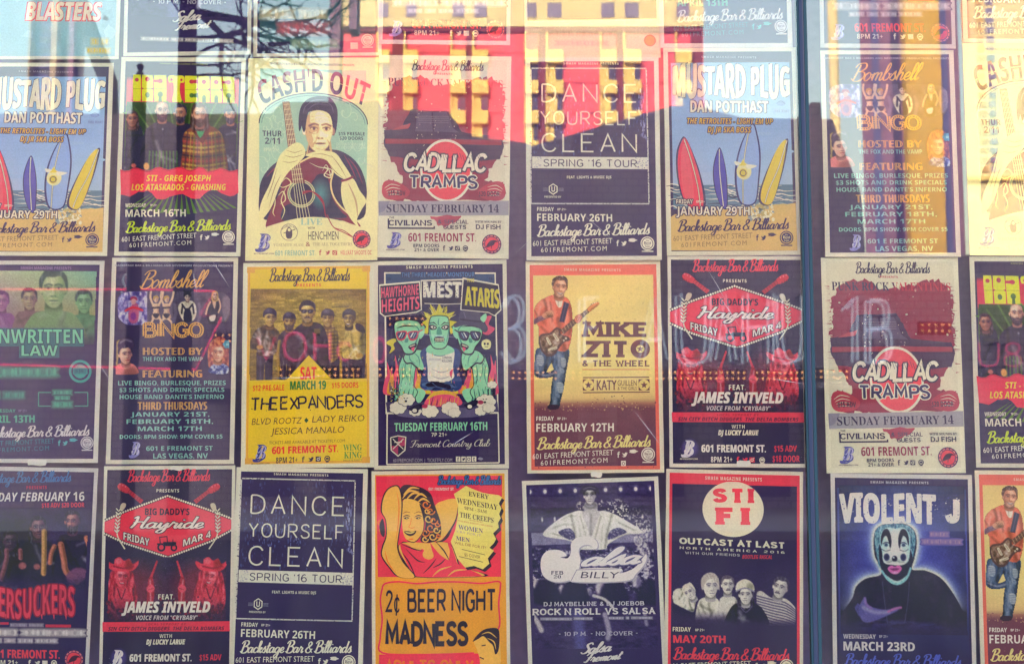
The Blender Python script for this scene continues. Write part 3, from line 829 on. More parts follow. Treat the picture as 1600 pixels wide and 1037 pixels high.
M_ASPH = material("asphalt", (0.05, 0.05, 0.052), 0.9, 0.2, 0.25, 30, 0.2)
M_PAVE = material("concrete_paving", (0.30, 0.28, 0.27), 0.9, 0.2, 0.15, 6, 0.1)
M_GROUND = material("bare_ground", (0.22, 0.19, 0.16), 0.95, 0.1, 0.2, 0.5)
M_STUCCO = material("shop_render", (0.30, 0.27, 0.30), 0.9, 0.1, 0.1, 3)
M_DARKIN = material("interior_dark_tone", K('#7d6690'), 0.9, 0.1, 0.25, 40)
M_METAL = material("blue_grey_metal", (0.026, 0.032, 0.066), 0.9, 0.05, 0.08, 20)
M_TEAL = material("green_glass_edge", (0.016, 0.036, 0.055), 0.7, 0.08)
M_SEAL = material("black_silicone", (0.03, 0.028, 0.07), 0.5, 0.3)
M_CREAM = material("cream_stucco", KS('#f3cf6e'), 0.9, 0.1, 0.06, 0.3)
M_YELLOW = material("yellow_stucco", KS('#f2da96'), 0.9, 0.1, 0.06, 0.3)
M_FIN = material('pale_fin', KS('#b09a74'), 0.9, 0.1, 0.06, 0.3)
M_RED = material("red_stucco", KS('#fa6a6c'), 0.9, 0.1, 0.06, 0.2)
M_FLOORBAND = material('red_floor_band', KS('#d84a54'), 0.9, 0.1, 0.08, 0.5)
M_BROWN = material("recess_shade_brown", KS('#8c4448'), 0.9, 0.1, 0.1, 0.5)  # brown that stands in for shade on the tower front
M_MAUVE = material("mauve_stucco_and_shade", KS('#8c6878'), 0.9, 0.1, 0.08, 0.3)
M_GOLD = material("gold_stucco", KS('#d2a440'), 0.9, 0.1, 0.06, 0.3)
M_SLATE = material("slate_panel", KS('#6a6c98', 0.7), 0.6, 0.3, 0.06, 0.4)
M_PALE = material("pale_cream_stucco", KS('#f2da98'), 0.9, 0.1, 0.05, 0.2)
M_ORANGE = material("orange_panel", KS('#f4a06a'), 0.9, 0.1, 0.05, 0.3)
M_WIN = material("dark_window", KS('#50406a', 0.6), 0.2, 0.5, 0.2, 0.4)
M_WINL = material("curtained_window", KS('#8a7f92'), 0.4, 0.4, 0.2, 0.6)
M_BARK = material("dark_bark", (0.035, 0.03, 0.035), 0.95, 0.1, 0.3, 6, 0.4)
M_TOWER = material("tower_shade_tone", (0.035, 0.05, 0.07), 0.5, 0.3, 0.15, 0.5)  # near-black colour makes the tower read as standing in shade
M_POLE = material("black_painted_iron", (0.02, 0.02, 0.03), 0.5, 0.4)
M_BRICK = brick_material("shaded_brick", (0.36, 0.32, 0.38), (0.42, 0.36, 0.44), (0.22, 0.19, 0.25))
M_AWN = material("dark_canopy", (0.03, 0.025, 0.03), 0.6, 0.3)
M_BULB = material("marquee_bulb", (1, .6, .3), emit=(1.0, 0.40, 0.12), estr=0.7)
M_PINK = material("pink_neon", (1, .2, .4), emit=(1.0, 0.10, 0.22), estr=0.2)
M_REDN = material("red_neon", (1, .1, .2), emit=(1.0, 0.05, 0.13), estr=0.55)
M_WHITEN = material("added_glow_neon", (.6, .7, .8), emit=(0.55, 0.62, 0.75), estr=0.2)  # weak glow added so the pale tubes show, though taken as unlit

# ground, road and pavements
def sheet(name, x0, x1, y0, y1, z, mat):
    o = MB().add([(x0, y0, z), (x1, y0, z), (x1, y1, z), (x0, y1, z)], [(0, 1, 2, 3)]).build(name, mat)
    return tag(o, kind='structure')
sheet('ground', -1200, 1200, -1200, 400, 0.0, M_GROUND)
sheet('road', -200, 200, -13.5, -4.0, 0.012, M_ASPH)
for y0, y1, nm in ((-4.0, 0.0, 'pavement'), (-18.0, -13.5, 'pavement')):
    tag(MB().box(-200, 200, y0, y1, 0.004, 0.14).build(nm, M_PAVE), kind='structure')

# the shop whose window this is: its wall shades the street in front of it
OX0, OX1, OZ0, OZ1 = -3.2, 3.2, 0.55, 3.25
shop = empty('shop_building', (0, 0.3, 0))
tag(shop, 'grey rendered shop front around the poster covered window', 'building')
MB().box(-24, 16, 0.02, 12, OZ1, 19.5).box(-24, OX0, 0.02, 12, 0.14, OZ1 - .003).box(OX1, 16, 0.02, 12, 0.14, OZ1 - .003).box(OX0 + .003, OX1 - .003, 0.02, 0.35, 0.14, OZ0).build('wall', M_STUCCO, shop)
MB().box(OX0 - .1, OX1 + .1, -0.08, 0.0, OZ0 - .07, OZ0 - .01).build('sill', M_METAL, shop)
MB().box(OX0 + .01, OX1 - .01, 0.10, 0.13, OZ0 + .003, OZ1 - .003).build('interior_dark_sheet', M_DARKIN, shop)  # added sheet whose dark purple stands for the unlit shop interior

# glass: two panes butted at a slim joint; the outer face mirrors the street
def glass_material():
    m = bpy.data.materials.new("reflective_glass"); m.use_nodes = True
    nt = m.node_tree; nt.nodes.clear()
    tr = nt.nodes.new("ShaderNodeBsdfTransparent"); tr.inputs[0].default_value = (0.93, 0.93, 0.93, 1)
    gl = nt.nodes.new("ShaderNodeBsdfGlossy"); gl.inputs["Roughness"].default_value = 0.0; gl.inputs["Color"].default_value = (1, 1, 1, 1)
    fr = nt.nodes.new("ShaderNodeFresnel"); fr.inputs["IOR"].default_value = 1.68
    mx = nt.nodes.new("ShaderNodeMixShader"); out = nt.nodes.new("ShaderNodeOutputMaterial")
    nt.links.new(fr.outputs[0], mx.inputs[0]); nt.links.new(tr.outputs[0], mx.inputs[1]); nt.links.new(gl.outputs[0], mx.inputs[2]); # a thin film of street dust, streaked downwards
    tc = nt.nodes.new("ShaderNodeTexCoord"); mp = nt.nodes.new("ShaderNodeMapping"); mp.inputs["Scale"].default_value = (5.0, 1.0, 1.6)
    nz = nt.nodes.new("ShaderNodeTexNoise"); nz.inputs["Scale"].default_value = 1.0; nz.inputs["Detail"].default_value = 9; nz.inputs["Roughness"].default_value = 0.62
    mr = nt.nodes.new("ShaderNodeMapRange"); mr.inputs["From Min"].default_value = 0.42; mr.inputs["From Max"].default_value = 0.75; mr.inputs["To Max"].default_value = 0.026
    df = nt.nodes.new("ShaderNodeBsdfDiffuse"); df.inputs[0].default_value = (0.62, 0.58, 0.6, 1)
    m2 = nt.nodes.new("ShaderNodeMixShader")
    nt.links.new(tc.outputs["Object"], mp.inputs[0]); nt.links.new(mp.outputs[0], nz.inputs["Vector"]); nt.links.new(nz.outputs["Fac"], mr.inputs["Value"])
    nt.links.new(mr.outputs[0], m2.inputs[0]); nt.links.new(mx.outputs[0], m2.inputs[1]); nt.links.new(df.outputs[0], m2.inputs[2]); nt.links.new(m2.outputs[0], out.inputs[0])
    c = bpy.data.materials.new("clear_glass"); c.use_nodes = True
    nt = c.node_tree; nt.nodes.clear()
    tr = nt.nodes.new("ShaderNodeBsdfTransparent"); tr.inputs[0].default_value = (0.98, 0.985, 0.985, 1)
    out = nt.nodes.new("ShaderNodeOutputMaterial"); nt.links.new(tr.outputs[0], out.inputs[0])
    return m, c
M_GLASS, M_CLEAR = glass_material()
JX = wall_point(1264, 518).x
win = empty('shop_window', (0, 0, OZ0))
tag(win, 'big plate glass shop window mirroring the sunny street opposite', 'window')
for x0, x1 in ((OX0 + .02, JX - .011), (JX + .011, OX1 - .02)):
    o = MB().box(x0, x1, 0.0, GLASS_T, OZ0, OZ1 - .01).build('glass_pane', M_GLASS, win)
    o.data.materials.append(M_CLEAR)
    for p in o.data.polygons: p.material_index = 0 if p.normal.y < -0.9 else 1
MB().box(JX - .0108, JX - .0065, -0.002, .012, OZ0, OZ1 - .01).box(JX + .004, JX + .0108, -0.002, .012, OZ0, OZ1 - .01).build('glass_edge', M_TEAL, win)
MB().box(JX - .0062, JX + .0002, -0.0035, .014, OZ0, OZ1 - .01).build('joint_strip', M_METAL, win)
MB().box(JX + .0006, JX + .0036, -0.001, .013, OZ0, OZ1 - .01).build('joint_seal', M_SEAL, win)

# low brick building straight across, in the shop's shade
YB = 18.0
roof = [(-140, 178), (425, 178), (440, 160), (590, 158), (598, 172), (700, 174), (722, 205), (742, 214), (815, 222), (832, 228), (1048, 166), (1090, 166), (1160, 184), (1268, 186), (1268, 160), (1282, 160), (1283, 186), (1300, 186), (1345, 300), (1352, 396), (1760, 402)]
poly = [(across(px, py, YB).x, across(px, py, YB).z) for px, py in roof]
poly = [(poly[0][0], 0.14)] + poly + [(poly[-1][0], 0.14)]
low = empty('brick_building', (0, -YB, 0.14))
tag(low, 'low dark brick casino building with a stepped and gabled roof line across the street', 'building')
MB().prism(poly, -YB - 9, -YB).build('wall', M_BRICK, low)
can = MB()
zc = Z(598, 17)
can.box(X(330, 17), X(1345, 17), -YB + .002, -YB + 1.6, zc - .35, zc - .12)
can.build('canopy', M_AWN, low)
for a, b in ((380, 470), (520, 610), (660, 750), (800, 900), (960, 1060), (1120, 1220)):
    w = MB().box(X(a, YB), X(b, YB), -YB + .003, -YB + .06, 0.35, 2.35).build('shopfront_window', M_WIN, low)
    MB().box(X(a, YB) - .06, X(b, YB) + .06, -YB + .003, -YB + .09, 2.36, 2.46).build('frame', M_AWN, w)

# strips of marquee bulbs
def bulbs(px0, px1, py, rows=2, Y=16.2, group='marquee light strips'):
    p0, p1 = across(px0, py, Y), across(px1, py, Y)
    root = empty('light_strip', ((p0.x + p1.x) / 2, -Y, p0.z))
    n = max(2, round((px1 - px0) / 8.2))
    r = 0.021
    spots = [(p0.x + (p1.x - p0.x) * i / (n - 1), -Y + .035, p0.z - .10 * j) for j in range(rows) for i in range(n)]
    MB().box(p0.x - .05, p1.x + .05, -Y - .08, -Y, p0.z - .16, p0.z + .06).build('housing', M_AWN, root)
    b = MB().ball((0, 0, 0), r, 8, 5).build('bulb', M_BULB)
    for i, q in enumerate(spots):
        c = b
        if i: c = b.copy(); COL.objects.link(c)
        c.parent = root
        c.location = Vector(q) - root.location
    return root
for i, (a, b, y, rws) in enumerate(((440, 468, 577, 2), (498, 560, 577, 2), (585, 640, 577, 2), (655, 760, 576, 2), (802, 868, 582, 2), (895, 920, 582, 2), (1016, 1084, 582, 2), (1092, 1162, 582, 2), (1182, 1253, 582, 2), (1272, 1322, 580, 2), (1440, 1482, 508, 2), (610, 660, 498, 2), (338, 360, 524, 2), (364, 384, 577, 2))):
    o = bulbs(a, b, y, rws)
    tag(o, ['orange bulb strip mirrored below the yellow poster photo', 'longer orange bulb strip mirrored under the man in the dark sweater', 'orange bulb strip mirrored left of the green monsters', 'long orange bulb strip mirrored across the flames of the monster poster',
            'orange bulb strip mirrored at the running guitarist knees', 'short orange bulb pair mirrored right of the guitarist knee', 'orange bulb strip mirrored on the left edge of the red hayride poster', 'orange bulb strip mirrored over the left red cowgirl',
            'orange bulb strip mirrored over the right red cowgirl', 'orange bulb strip mirrored right of the glass joint', 'upper orange bulb strip mirrored on the maroon paint splash', 'orange bulbs mirrored on the dark monster cap',
            'small orange bulb cluster mirrored on the red haired bingo lady', 'small orange bulb cluster mirrored left of the yellow poster'][i], 'lights', 'marquee light strips')

# neon tubes fixed to the brick front
def neon(name, label, mat, lines, r=0.035, Y=17.6, double=0.0, group=None):
    root = empty(name, tuple(across(lines[0][0][0], lines[0][0][1], Y)))
    mb = MB()
    for ln in lines:
        pts = [across(px, py, Y) for px, py in ln]
        mb.tube(pts, r, n=6)
        if double: mb.tube([p + Vector((double, 0, double * .4)) for p in pts], r, n=6)
    mb.build('neon_tube', mat, root)
    br = MB()
    for ln in lines:
        p = across(ln[len(ln) // 2][0], ln[len(ln) // 2][1], Y)
        br.box(p.x - .02, p.x + .02, -YB + .001, -Y - r * .4, p.z - .02, p.z + .02)
    br.build('bracket', M_POLE, root)
    return tag(root, label, 'neon sign', group)
def glyph(ch, x0, y0, x1, y1):
    st, w = pen_strokes(ch)
    return [[(x0 + p[0] / max(w, .5) * (x1 - x0), y1 - p[1] / 6 * (y1 - y0)) for p in pts] + ([(x0 + pts[0][0] / max(w, .5) * (x1 - x0), y1 - pts[0][1] / 6 * (y1 - y0))] if cl else []) for pts, cl, md in st]

def block(mb, xa, xb, Y, depth, z0, z1):
    """Building block whose side walls run along the street's sight lines."""
    k = (Y + depth + DIST) / (Y + DIST)
    vs = [(x, y, z) for x, y in ((xa, -Y), (xb, -Y), (xb * k, -Y - depth), (xa * k, -Y - depth)) for z in (z0, z1)]
    return mb.add(vs, [(0, 2, 3, 1), (2, 4, 5, 3), (4, 6, 7, 5), (6, 0, 1, 7), (1, 3, 5, 7), (0, 6, 4, 2)])
# scratches on the glass
sg = MB(); rs = random.Random(17)
for px, py, dx, dy in ((990, 640, 46, 60), (1105, 420, 30, 52), (1118, 455, 40, 60), (835, 370, -30, 26), (905, 330, 60, 52), (300, 420, 8, 40), (330, 405, 30, 46), (640, 520, 90, 8), (420, 590, 90, -3), (1200, 590, 60, 10), (700, 700, 40, -26), (1460, 690, -30, 20), (150, 560, 26, 40), (560, 250, 26, 12), (1130, 505, 22, 34)):
    a, b = wall_point(px, py), wall_point(px + dx, py + dy); n = Vector((-(b - a).z, 0, (b - a).x)).normalized() * .00035
    m = (a + b) / 2 + n * rs.uniform(-5, 5)
    sg.add([(q.x, -.0004, q.z) for q in (a, m - n, b, m + n)], [(0, 1, 2, 3)])
sg.build('scratches', material("scratch", (0.45, 0.42, 0.5), 0.8), win)
def word(chars):
    return [l for ch, x0, y0, x1, y1 in chars for l in glyph(ch, x0, y0, x1, y1)]
neon('neon_sign', 'pink neon letters mirrored across the band on the yellow poster', M_PINK, word([('V', 402, 527, 430, 562), ('O', 444, 520, 478, 563), ('H', 492, 520, 516, 562), ('C', 528, 536, 548, 562), ('O', 584, 528, 602, 566)]), .03)
neon('neon_sign', 'large pale unlit 3 with an added glow mirrored on the dark gap beside the guitarist', M_WHITEN, word([('3', 782, 466, 814, 566)]), .028, double=.09)
neon('neon_sign', 'pale unlit letters with an added glow mirrored across the red hayride poster', M_WHITEN, word([('E', 905, 468, 928, 565), ('A', 998, 468, 1034, 565), ('U', 1056, 462, 1102, 572), ('A', 1110, 462, 1142, 565), ('H', 1160, 462, 1200, 568), ('U', 1214, 462, 1252, 568)]), .024, double=.10)
neon('neon_sign', 'pale unlit B and 1 with an added glow mirrored on the maroon paint splash', M_WHITEN, word([('1', 1312, 466, 1332, 566), ('B', 1352, 472, 1386, 566)]), .026, double=.09)
neon('neon_sign', 'dim pink numerals mirrored on the rightmost reggae poster', M_PINK, word([('U', 1530, 536, 1560, 572), ('8', 1570, 536, 1596, 572)]), .016)
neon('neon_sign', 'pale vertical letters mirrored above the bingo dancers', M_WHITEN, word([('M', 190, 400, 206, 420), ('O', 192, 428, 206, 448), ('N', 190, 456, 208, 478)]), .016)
neon('neon_sign', 'red neon arrow outline mirrored across the bingo poster', M_REDN, [[(-60, 452), (230, 452), (336, 455), (312, 492), (346, 496), (306, 577), (-60, 568)]], .016)

# red and cream hotel tower far down the street
YT = 120.0
tower = empty('hotel_tower', (X(800, YT), -YT, 0))
tag(tower, 'tall red hotel tower with cream bays and a yellow top mirrored in the upper glass', 'building')
zt = Z(44, YT)
x0, x1 = X(522, YT), X(1100, YT)
MB().box(x0, x1, -YT - 16, -YT, 0, zt).build('red_wall', M_RED, tower)
MB().box(x0, x1, -YT - 16, -YT + .5, zt + .003, Z(-90, YT)).build('yellow_crown', M_YELLOW, tower)
MB().box(x0 + .2, x1 - .2, -YT + .002, -YT + .35, zt - .55, zt - .003).build('crown_shade_band', M_BROWN, tower)  # solid brown band colours in the shade under the crown
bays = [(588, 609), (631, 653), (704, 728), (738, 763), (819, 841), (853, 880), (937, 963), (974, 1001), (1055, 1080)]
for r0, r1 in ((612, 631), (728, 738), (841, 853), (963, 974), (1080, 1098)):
    MB().box(X(r0, YT), X(r1, YT), -YT + .003, -YT + .12, 0, zt - .6).build('recess_shade_strip', M_BROWN, tower)  # raised brown strips colour in the shaded recesses between bays
PERIOD = 47.0
fb = MB()
for j in range(0, 10):
    y_ = 82 + PERIOD * j
    if Z(y_, YT) < zt - 1: fb.box(x0 + .1, x1 - .1, -YT + .001, -YT + .07, Z(y_ + 1.6, YT), Z(y_, YT))
fb.build('floor_band', M_FLOORBAND, tower)
for a, b in bays:
    xa, xb = X(a, YT), X(b, YT)
    w_ = xb - xa
    m = MB().box(xa, xa + w_ * .12, -YT + .13, -YT + .5, 0, zt - .6)
    rows = [82 + PERIOD * j for j in range(-1, 9) if Z(82 + PERIOD * j, YT) < zt]
    for y_ in rows: m.box(xa, xb, -YT + .13, -YT + .9, Z(y_ + 20, YT), Z(y_, YT))
    m.build('bay', M_CREAM, tower)
    for j, y_ in enumerate(rows):
        z0, z1 = Z(y_ + PERIOD - .5, YT), Z(y_ + 20.5, YT)
        w = MB().box(xa + w_ * .13, xb - .05, -YT + .125, -YT + .2, z0, z1).build('window', M_WIN, tower)
        if y_ < 260: MB().box(xa + w_ * .13, xa + w_ * (.45 + .1 * ((j * 7 + a) % 3)), -YT + .21, -YT + .24, z0, z1).build('curtain', M_CREAM, w)
    MB().box(xa + .2, xb - .2, -YT + .503, -YT + .58, Z(30, YT), Z(8, YT)).build('window', M_WINL, tower)

# mauve pylon beside it
YP = 95.0
py_ = empty('pylon', (X(536, YP), -YP, 0))
tag(py_, 'mauve pylon with a yellow slot mirrored left of the hotel tower', 'pylon')
MB().box(X(513, YP), X(530, YP), -YP - 2, -YP, 0, Z(-60, YP)).box(X(543, YP), X(556, YP), -YP - 2, -YP, Z(46, YP), Z(-60, YP)).build('frame', M_MAUVE, py_)
MB().box(X(530, YP) + .01, X(543, YP) - .01, -YP - 1.5, -YP - .5, Z(38, YP), Z(-40, YP)).build('panel', M_YELLOW, py_)

# right hand buildings
YR = 70.0
rb = empty('pilaster_building', (X(1420, YR), -YR, 0))
tag(rb, 'tall mauve building with gold pilasters mirrored over the right bingo poster', 'building')
zr = Z(-70, YR)
block(MB(), X(1346, YR), X(1500, YR), YR, 15, 0, zr).build('wall', M_MAUVE, rb)  # shade on the red-brown wall is put into its darker mauve colour
MB().box(X(1410, YR), X(1464, YR), -YR + .003, -YR + .8, 0, zr).build('pilaster', M_GOLD, rb)
MB().box(X(1363, YR), X(1374, YR), -YR + .003, -YR + .1, 0, zr).build('panel', M_SLATE, rb)
MB().box(X(1394, YR), X(1406, YR), -YR + .003, -YR + .1, 0, zr).build('panel', M_WIN, rb)
MB().box(X(1466, YR), X(1481, YR), -YR + .003, -YR + .1, 0, zr).build('panel', M_SLATE, rb)
YC = 45.0
cb = empty('cream_building', (X(1600, YC), -YC, 0))
tag(cb, 'broad cream building with a column of small windows mirrored at the right edge', 'building')
zc = Z(-80, YC)
block(MB(), X(1506, YC), X(1800, YC), YC, 12, 0, zc).build('wall', M_PALE, cb)
MB().box(X(1507, YC), X(1517, YC), -YC + .003, -YC + .1, Z(66, YC), zc).build('panel', M_ORANGE, cb)
M_PANE = material("small_pane", KS('#d8a860'), 0.4)
for i, xx in enumerate(((1529, 1540), (1544, 1556))):
    for j in range(20):
        y_ = -15 + j * 14.5
        MB().box(X(xx[0], YC), X(xx[1], YC), -YC + .003, -YC + .06, Z(y_ + 9, YC), Z(y_, YC)).build('window', M_WINL if i else M_PANE, cb)
MB().box(X(1506, YC), X(1800, YC), -YC + .003, -YC + .25, Z(283, YC), Z(277, YC)).build('ledge', M_CREAM, cb)

# pale pole, left tower coloured dark as if in shade with lit fins, lamp post, leaning mast
def pole(name, label, px, w, Y, mat, top=-60, cat='pole', lean=0):
    p = across(px, 300, Y)
    t = across(px + lean, top, Y)
    o = MB().tube([(p.x, -Y, 0.14), (p.x, -Y, Z(200, Y)), (t.x if lean else p.x, -Y, t.z)], w / 2 * (Y + DIST) / FPX * 1.0, n=10).build(name, mat)
    return tag(o, label, cat)
pole('sign_pole', 'pale lit sign pole mirrored left of the bingo dancers on the right poster', 1308, 16, 60, M_YELLOW)
YL = 55.0
lt = empty('office_tower', (X(90, YL), -YL, 0))
tag(lt, 'dark office tower with thin lit fins mirrored at the top left', 'building')
block(MB(), X(51, YL), X(130, YL), YL, 8, 0, Z(-80, YL)).build('wall', M_TOWER, lt)
for a, b in ((84, 93), (49, 52)):
    MB().box(X(a, YL), X(b, YL), -YL + .003, -YL + .6, 0, Z(-80, YL)).build('fin', M_FIN, lt)
MB().box(X(110, YL), X(117, YL), -YL + .003, -YL + .4, 0, Z(-80, YL)).build('fin', M_MAUVE, lt)
for k in range(14):
    MB().box(X(53, YL), X(82, YL), -YL + .003, -YL + .06, Z(-52 + k * 16, YL), Z(-60 + k * 16, YL)).build('window', M_SLATE, lt)

lp = empty('lamp_post', (X(218, 12), -12, 0.14))
tag(lp, 'dark iron post with a round finial mirrored on the left reggae poster', 'post')
mb = MB().tube([(X(218, 12), -12, .14), (X(218, 12), -12, Z(120, 12))], 11 * 14.3 / FPX, n=12)
mb.build('shaft', M_POLE, lp)
MB().tube([(X(218, 12), -12, Z(121, 12)), (X(218, 12), -12, Z(112, 12))], 9 * 14.3 / FPX, 4 * 14.3 / FPX, n=12).ball((X(218, 12), -12, Z(105, 12)), 6 * 14.3 / FPX, 12, 8).build('finial', M_POLE, lp)
YM = 30.0
ms = MB().tube([(X(195, YM), -YM, .14), across(170, 130, YM), across(128, 20, YM), across(100, -60, YM)], 15 * 32 / FPX, n=8).build('leaning_mast', M_TOWER)
tag(ms, 'dark leaning mast mirrored right of the office tower', 'mast')

# bare tree, dark against the sky
def tree():
    Y = 13.0; rnd = random.Random(5)
    k = (Y + DIST) / FPX
    base = across(293, 200, Y)
    root = empty('bare_tree', (base.x, -Y, .14))
    tag(root, 'bare dark tree with a thick trunk and tangled twigs mirrored at the upper left', 'tree')
    MB().tube([(base.x, -Y, .14), (base.x, -Y, 4), (across(293, 60, Y).x, -Y, across(293, 60, Y).z), across(298, -80, Y)], 17 * k, 14 * k, n=10).build('trunk', M_BARK, root)
    br = MB()
    def branch(p, d, ln, r, lv):
        pts = [p]; q = p.copy(); dd = d.copy()
        n = 5
        for i in range(n):
            dd = (dd + Vector((rnd.uniform(-.25, .25), rnd.uniform(-.25, .25), rnd.uniform(-.25, .2)))).normalized()
            q = q + dd * ln / n
            pts.append(q.copy())
            if lv > 0 and i > 0:
                for _ in range(2 if lv > 1 else 1):
                    branch(q.copy(), (dd + Vector((rnd.uniform(-.9, .9), rnd.uniform(-.7, .7), rnd.uniform(-.8, .7)))).normalized(), ln * rnd.uniform(.35, .6), r * .5, lv - 1)
        br.tube(pts, r, r * .35, n=5)
    for px, py, dx, dz, ln, r in ((300, 90, .9, .35, 130, 3.2), (298, 60, .8, .1, 150, 4), (300, 20, .95, -.25, 160, 9), (296, 0, .7, .5, 130, 5), (300, 120, .9, .1, 110, 2.6), (290, 30, -.6, .3, 60, 2), (300, 10, .9, -.42, 190, 7), (420, 70, .9, -.1, 130, 4), (300, 100, .8, -.2, 100, 2.4)):
        branch(across(px, py, Y), Vector((dx, rnd.uniform(-.3, .3), dz)).normalized(), ln * k, r * k, 2)
    br.build('branches', M_BARK, root)
tree()
# ------------------------------------------------------------------ the designs, drawn in enlarged views of the photograph
INK, WHITE, REDI = '#3a2b5c', '#dcd5c6', '#f0405c'

def design_reggae():
    a = Poster([(190, 92), (386, 88), (374, 402), (178, 398)], (180, 90, 3.243), '#d6d0c4')
    a.U(.035, .022, .965, .98, '#392d5a')
    a.T('SMASH MAGAZINE PRESENTS', (225, 30, 470, 38), '#8a8a6a', 'bold')
    a.G(.05, .1, .95, .56, [(0, '#392d5a'), (.02, '#cf3458'), (.3, '#cf3458'), (.31, '#4c5a3c'), (.6, '#3f5c3a'), (1, '#33304e')])
    for i in range(15):                                    # green rays behind the band and below the banner
        g = math.pi * (i + .5) / 15
        x = 330 + 380 * math.cos(g)
        a.P([(330 + 60 * math.cos(g), 420), (x - 12, 420 - 200 * math.sin(g)), (x + 14, 420 - 200 * math.sin(g))], '#4d7a38' if i % 2 else '#5f8a3c')
    for i in range(17):
        x = 60 + i * 34
        a.P([(330 + (x - 330) * .55, 690), (x - 9, 800 - abs(x - 330) * .12), (x + 9, 800 - abs(x - 330) * .12)], '#5a7d3e')
    body = '#2f2650'
    f = Photo(a, 36, 232, 628, 592, 3.2, '#3b5238', 5)
    f.tone(f.ell(330, 480, 300, 200, 200), -.25); f.C += .05 * f.noise(60)[..., None]
    for i in range(19):
        g = math.pi * (i + .5) / 19
        f.ink(f.line([(330 + 90 * math.cos(g), 520), (330 + 380 * math.cos(g), 520 - 330 * math.sin(g))], 9, 8), '#5c8040', .8)
    f.body([(30, 420), (50, 372), (110, 348), (138, 385), (142, 600), (30, 600)], body, 1); f.body([(300, 400), (318, 350), (375, 340), (425, 390), (410, 600), (310, 600)], body, 2)
    f.body([(515, 390), (560, 338), (610, 330), (632, 400), (632, 600), (540, 600)], '#2d254c', 3); m = f.body([(138, 410), (180, 348), (235, 325), (300, 345), (335, 400), (338, 600), (138, 600)], '#32294e', 4)
    for i in range(9): f.ink(m * f.line([(172 + i * 17, 480), (165 + i * 18, 600)], 6, 8), '#4f8a44', .75)
    f.ink(f.line([(236, 360), (236, 470)], 2.5), '#5a5070', .8); f.ink(f.ell(238, 368, 5, 5), '#8a84a0', .8)
    f.face(84, 320, 38, '#cf7c64', body, '#8a4a58', hair='#4a2a44', long=True); f.tone(f.ell(84, 330, 60, 90, 60), -.15)
    f.face(327, 288, 42, '#d2957c', body, '#8f5c5e', beard=.95, look=-.2, side=1); f.face(235, 276, 47, '#e2b09a', '#3a2648', '#a86e6c', beard=.85, bald=True); f.tone(f.ell(232, 240, 34, 20, 20), .15)
    f.face(584, 290, 42, '#dba28c', body, '#96605e', beard=.85, cap='#3a3350', brim=-1, look=.14)
    m = f.poly([(342, 600), (338, 480), (345, 390), (400, 352), (430, 400), (480, 350), (538, 390), (556, 470), (554, 600)]); f.ink(m, '#7d3f3c')
    for i in range(10):
        y = 378 + i * 23; f.ink(m * f.line([(340, y + 4), (440, y + 14), (556, y - 2)], 9 if i % 2 else 12, 4), ['#d09a4c', '#35233f', '#b8444a', '#cdb850'][i % 4], .8)
    for i in range(11):
        x = 346 + i * 21; f.ink(m * f.line([(x + (450 - x) * .18, 380), (x, 600)], 5 if i % 2 else 9, 4), ['#402844', '#c0a848', '#6f8044'][i % 3], .6)
    f.tone(m * f.ell(540, 500, 50, 140, 60), -.35); f.tone(m * f.ell(450, 560, 40, 80, 50), -.25); f.tone(m * f.ell(395, 430, 40, 90, 50), .1)
    f.ink(f.poly([(402, 364), (458, 364), (445, 412), (415, 412)]), '#3f9a6a'); f.ink(f.poly([(398, 350), (428, 412), (462, 352), (480, 350), (440, 440), (384, 362)], 4), '#6a2c38')
    f.face(425, 294, 52, '#dba28c', '#3c2540', '#98605e', hair='#4a2f3c', beard=.95, long=True)
    f.ink(f.ell(155, 556, 14, 18, 6), '#e0a05c'); f.ink(f.ell(92, 552, 12, 10, 6), '#c86a6a'); f.grain(.07); f.done()
    top = [(25 + i * 22, 572 + 9 * math.sin(i * 1.3) + random.uniform(-3, 3) - (6 if 8 < i < 20 else 0)) for i in range(28)]
    bot = [(622 - i * 22, 700 + 14 * math.sin(i * .8) + random.uniform(-5, 5) + (8 if 8 < i < 20 else -8)) for i in range(28)]
    a.P(top + bot, '#e0385c'); a.P([(x, y + 1) for x, y in top] + [(x, y + 7) for x, y in top[::-1]], '#c02c50')
    a.part('lettering')
    yl, rd, dk_ = '#d6da40', '#c43a5c', '#6a7a30'
    def blk(x0, x1, cuts, y0=95, y1=228):
        a.S([(x0, y0 + 4), (x0 + 4, y0), ((x0 + x1) / 2, y0 - 1), (x1 - 4, y0), (x1, y0 + 4), (x1 + 1, (y0 + y1) / 2), (x1, y1 - 4), (x1 - 4, y1), ((x0 + x1) / 2, y1 + 1), (x0 + 4, y1), (x0, y1 - 4), (x0 - 1, (y0 + y1) / 2)], yl, 3)
        for c in cuts: a.P(c, rd if c[0][1] < 175 else '#4c6a44') if isinstance(c[0], tuple) else a.E(*c, '#b8445a' if c[1] < 170 else '#5c7a48')
    blk(90, 128, [(109, 120, 10, 10)])
    blk(135, 190, [(162, 116, 11, 12), (162, 196, 11, 14), [(132, 158), (146, 164), (132, 170)], [(193, 158), (179, 164), (193, 170)]])
    blk(196, 257, [(226, 124, 13, 11), (226, 192, 13, 14), [(193, 118), (226, 116), (226, 132), (193, 130)], [(220, 192), (232, 192), (234, 230), (218, 230)]])
    a.S([(270, 97), (310, 94), (346, 97), (347, 128), (328, 134), (326, 180), (334, 226), (310, 229), (286, 226), (294, 180), (292, 134), (270, 128)], yl); a.E(284, 116, 6, 7, rd); a.E(334, 116, 6, 7, rd)
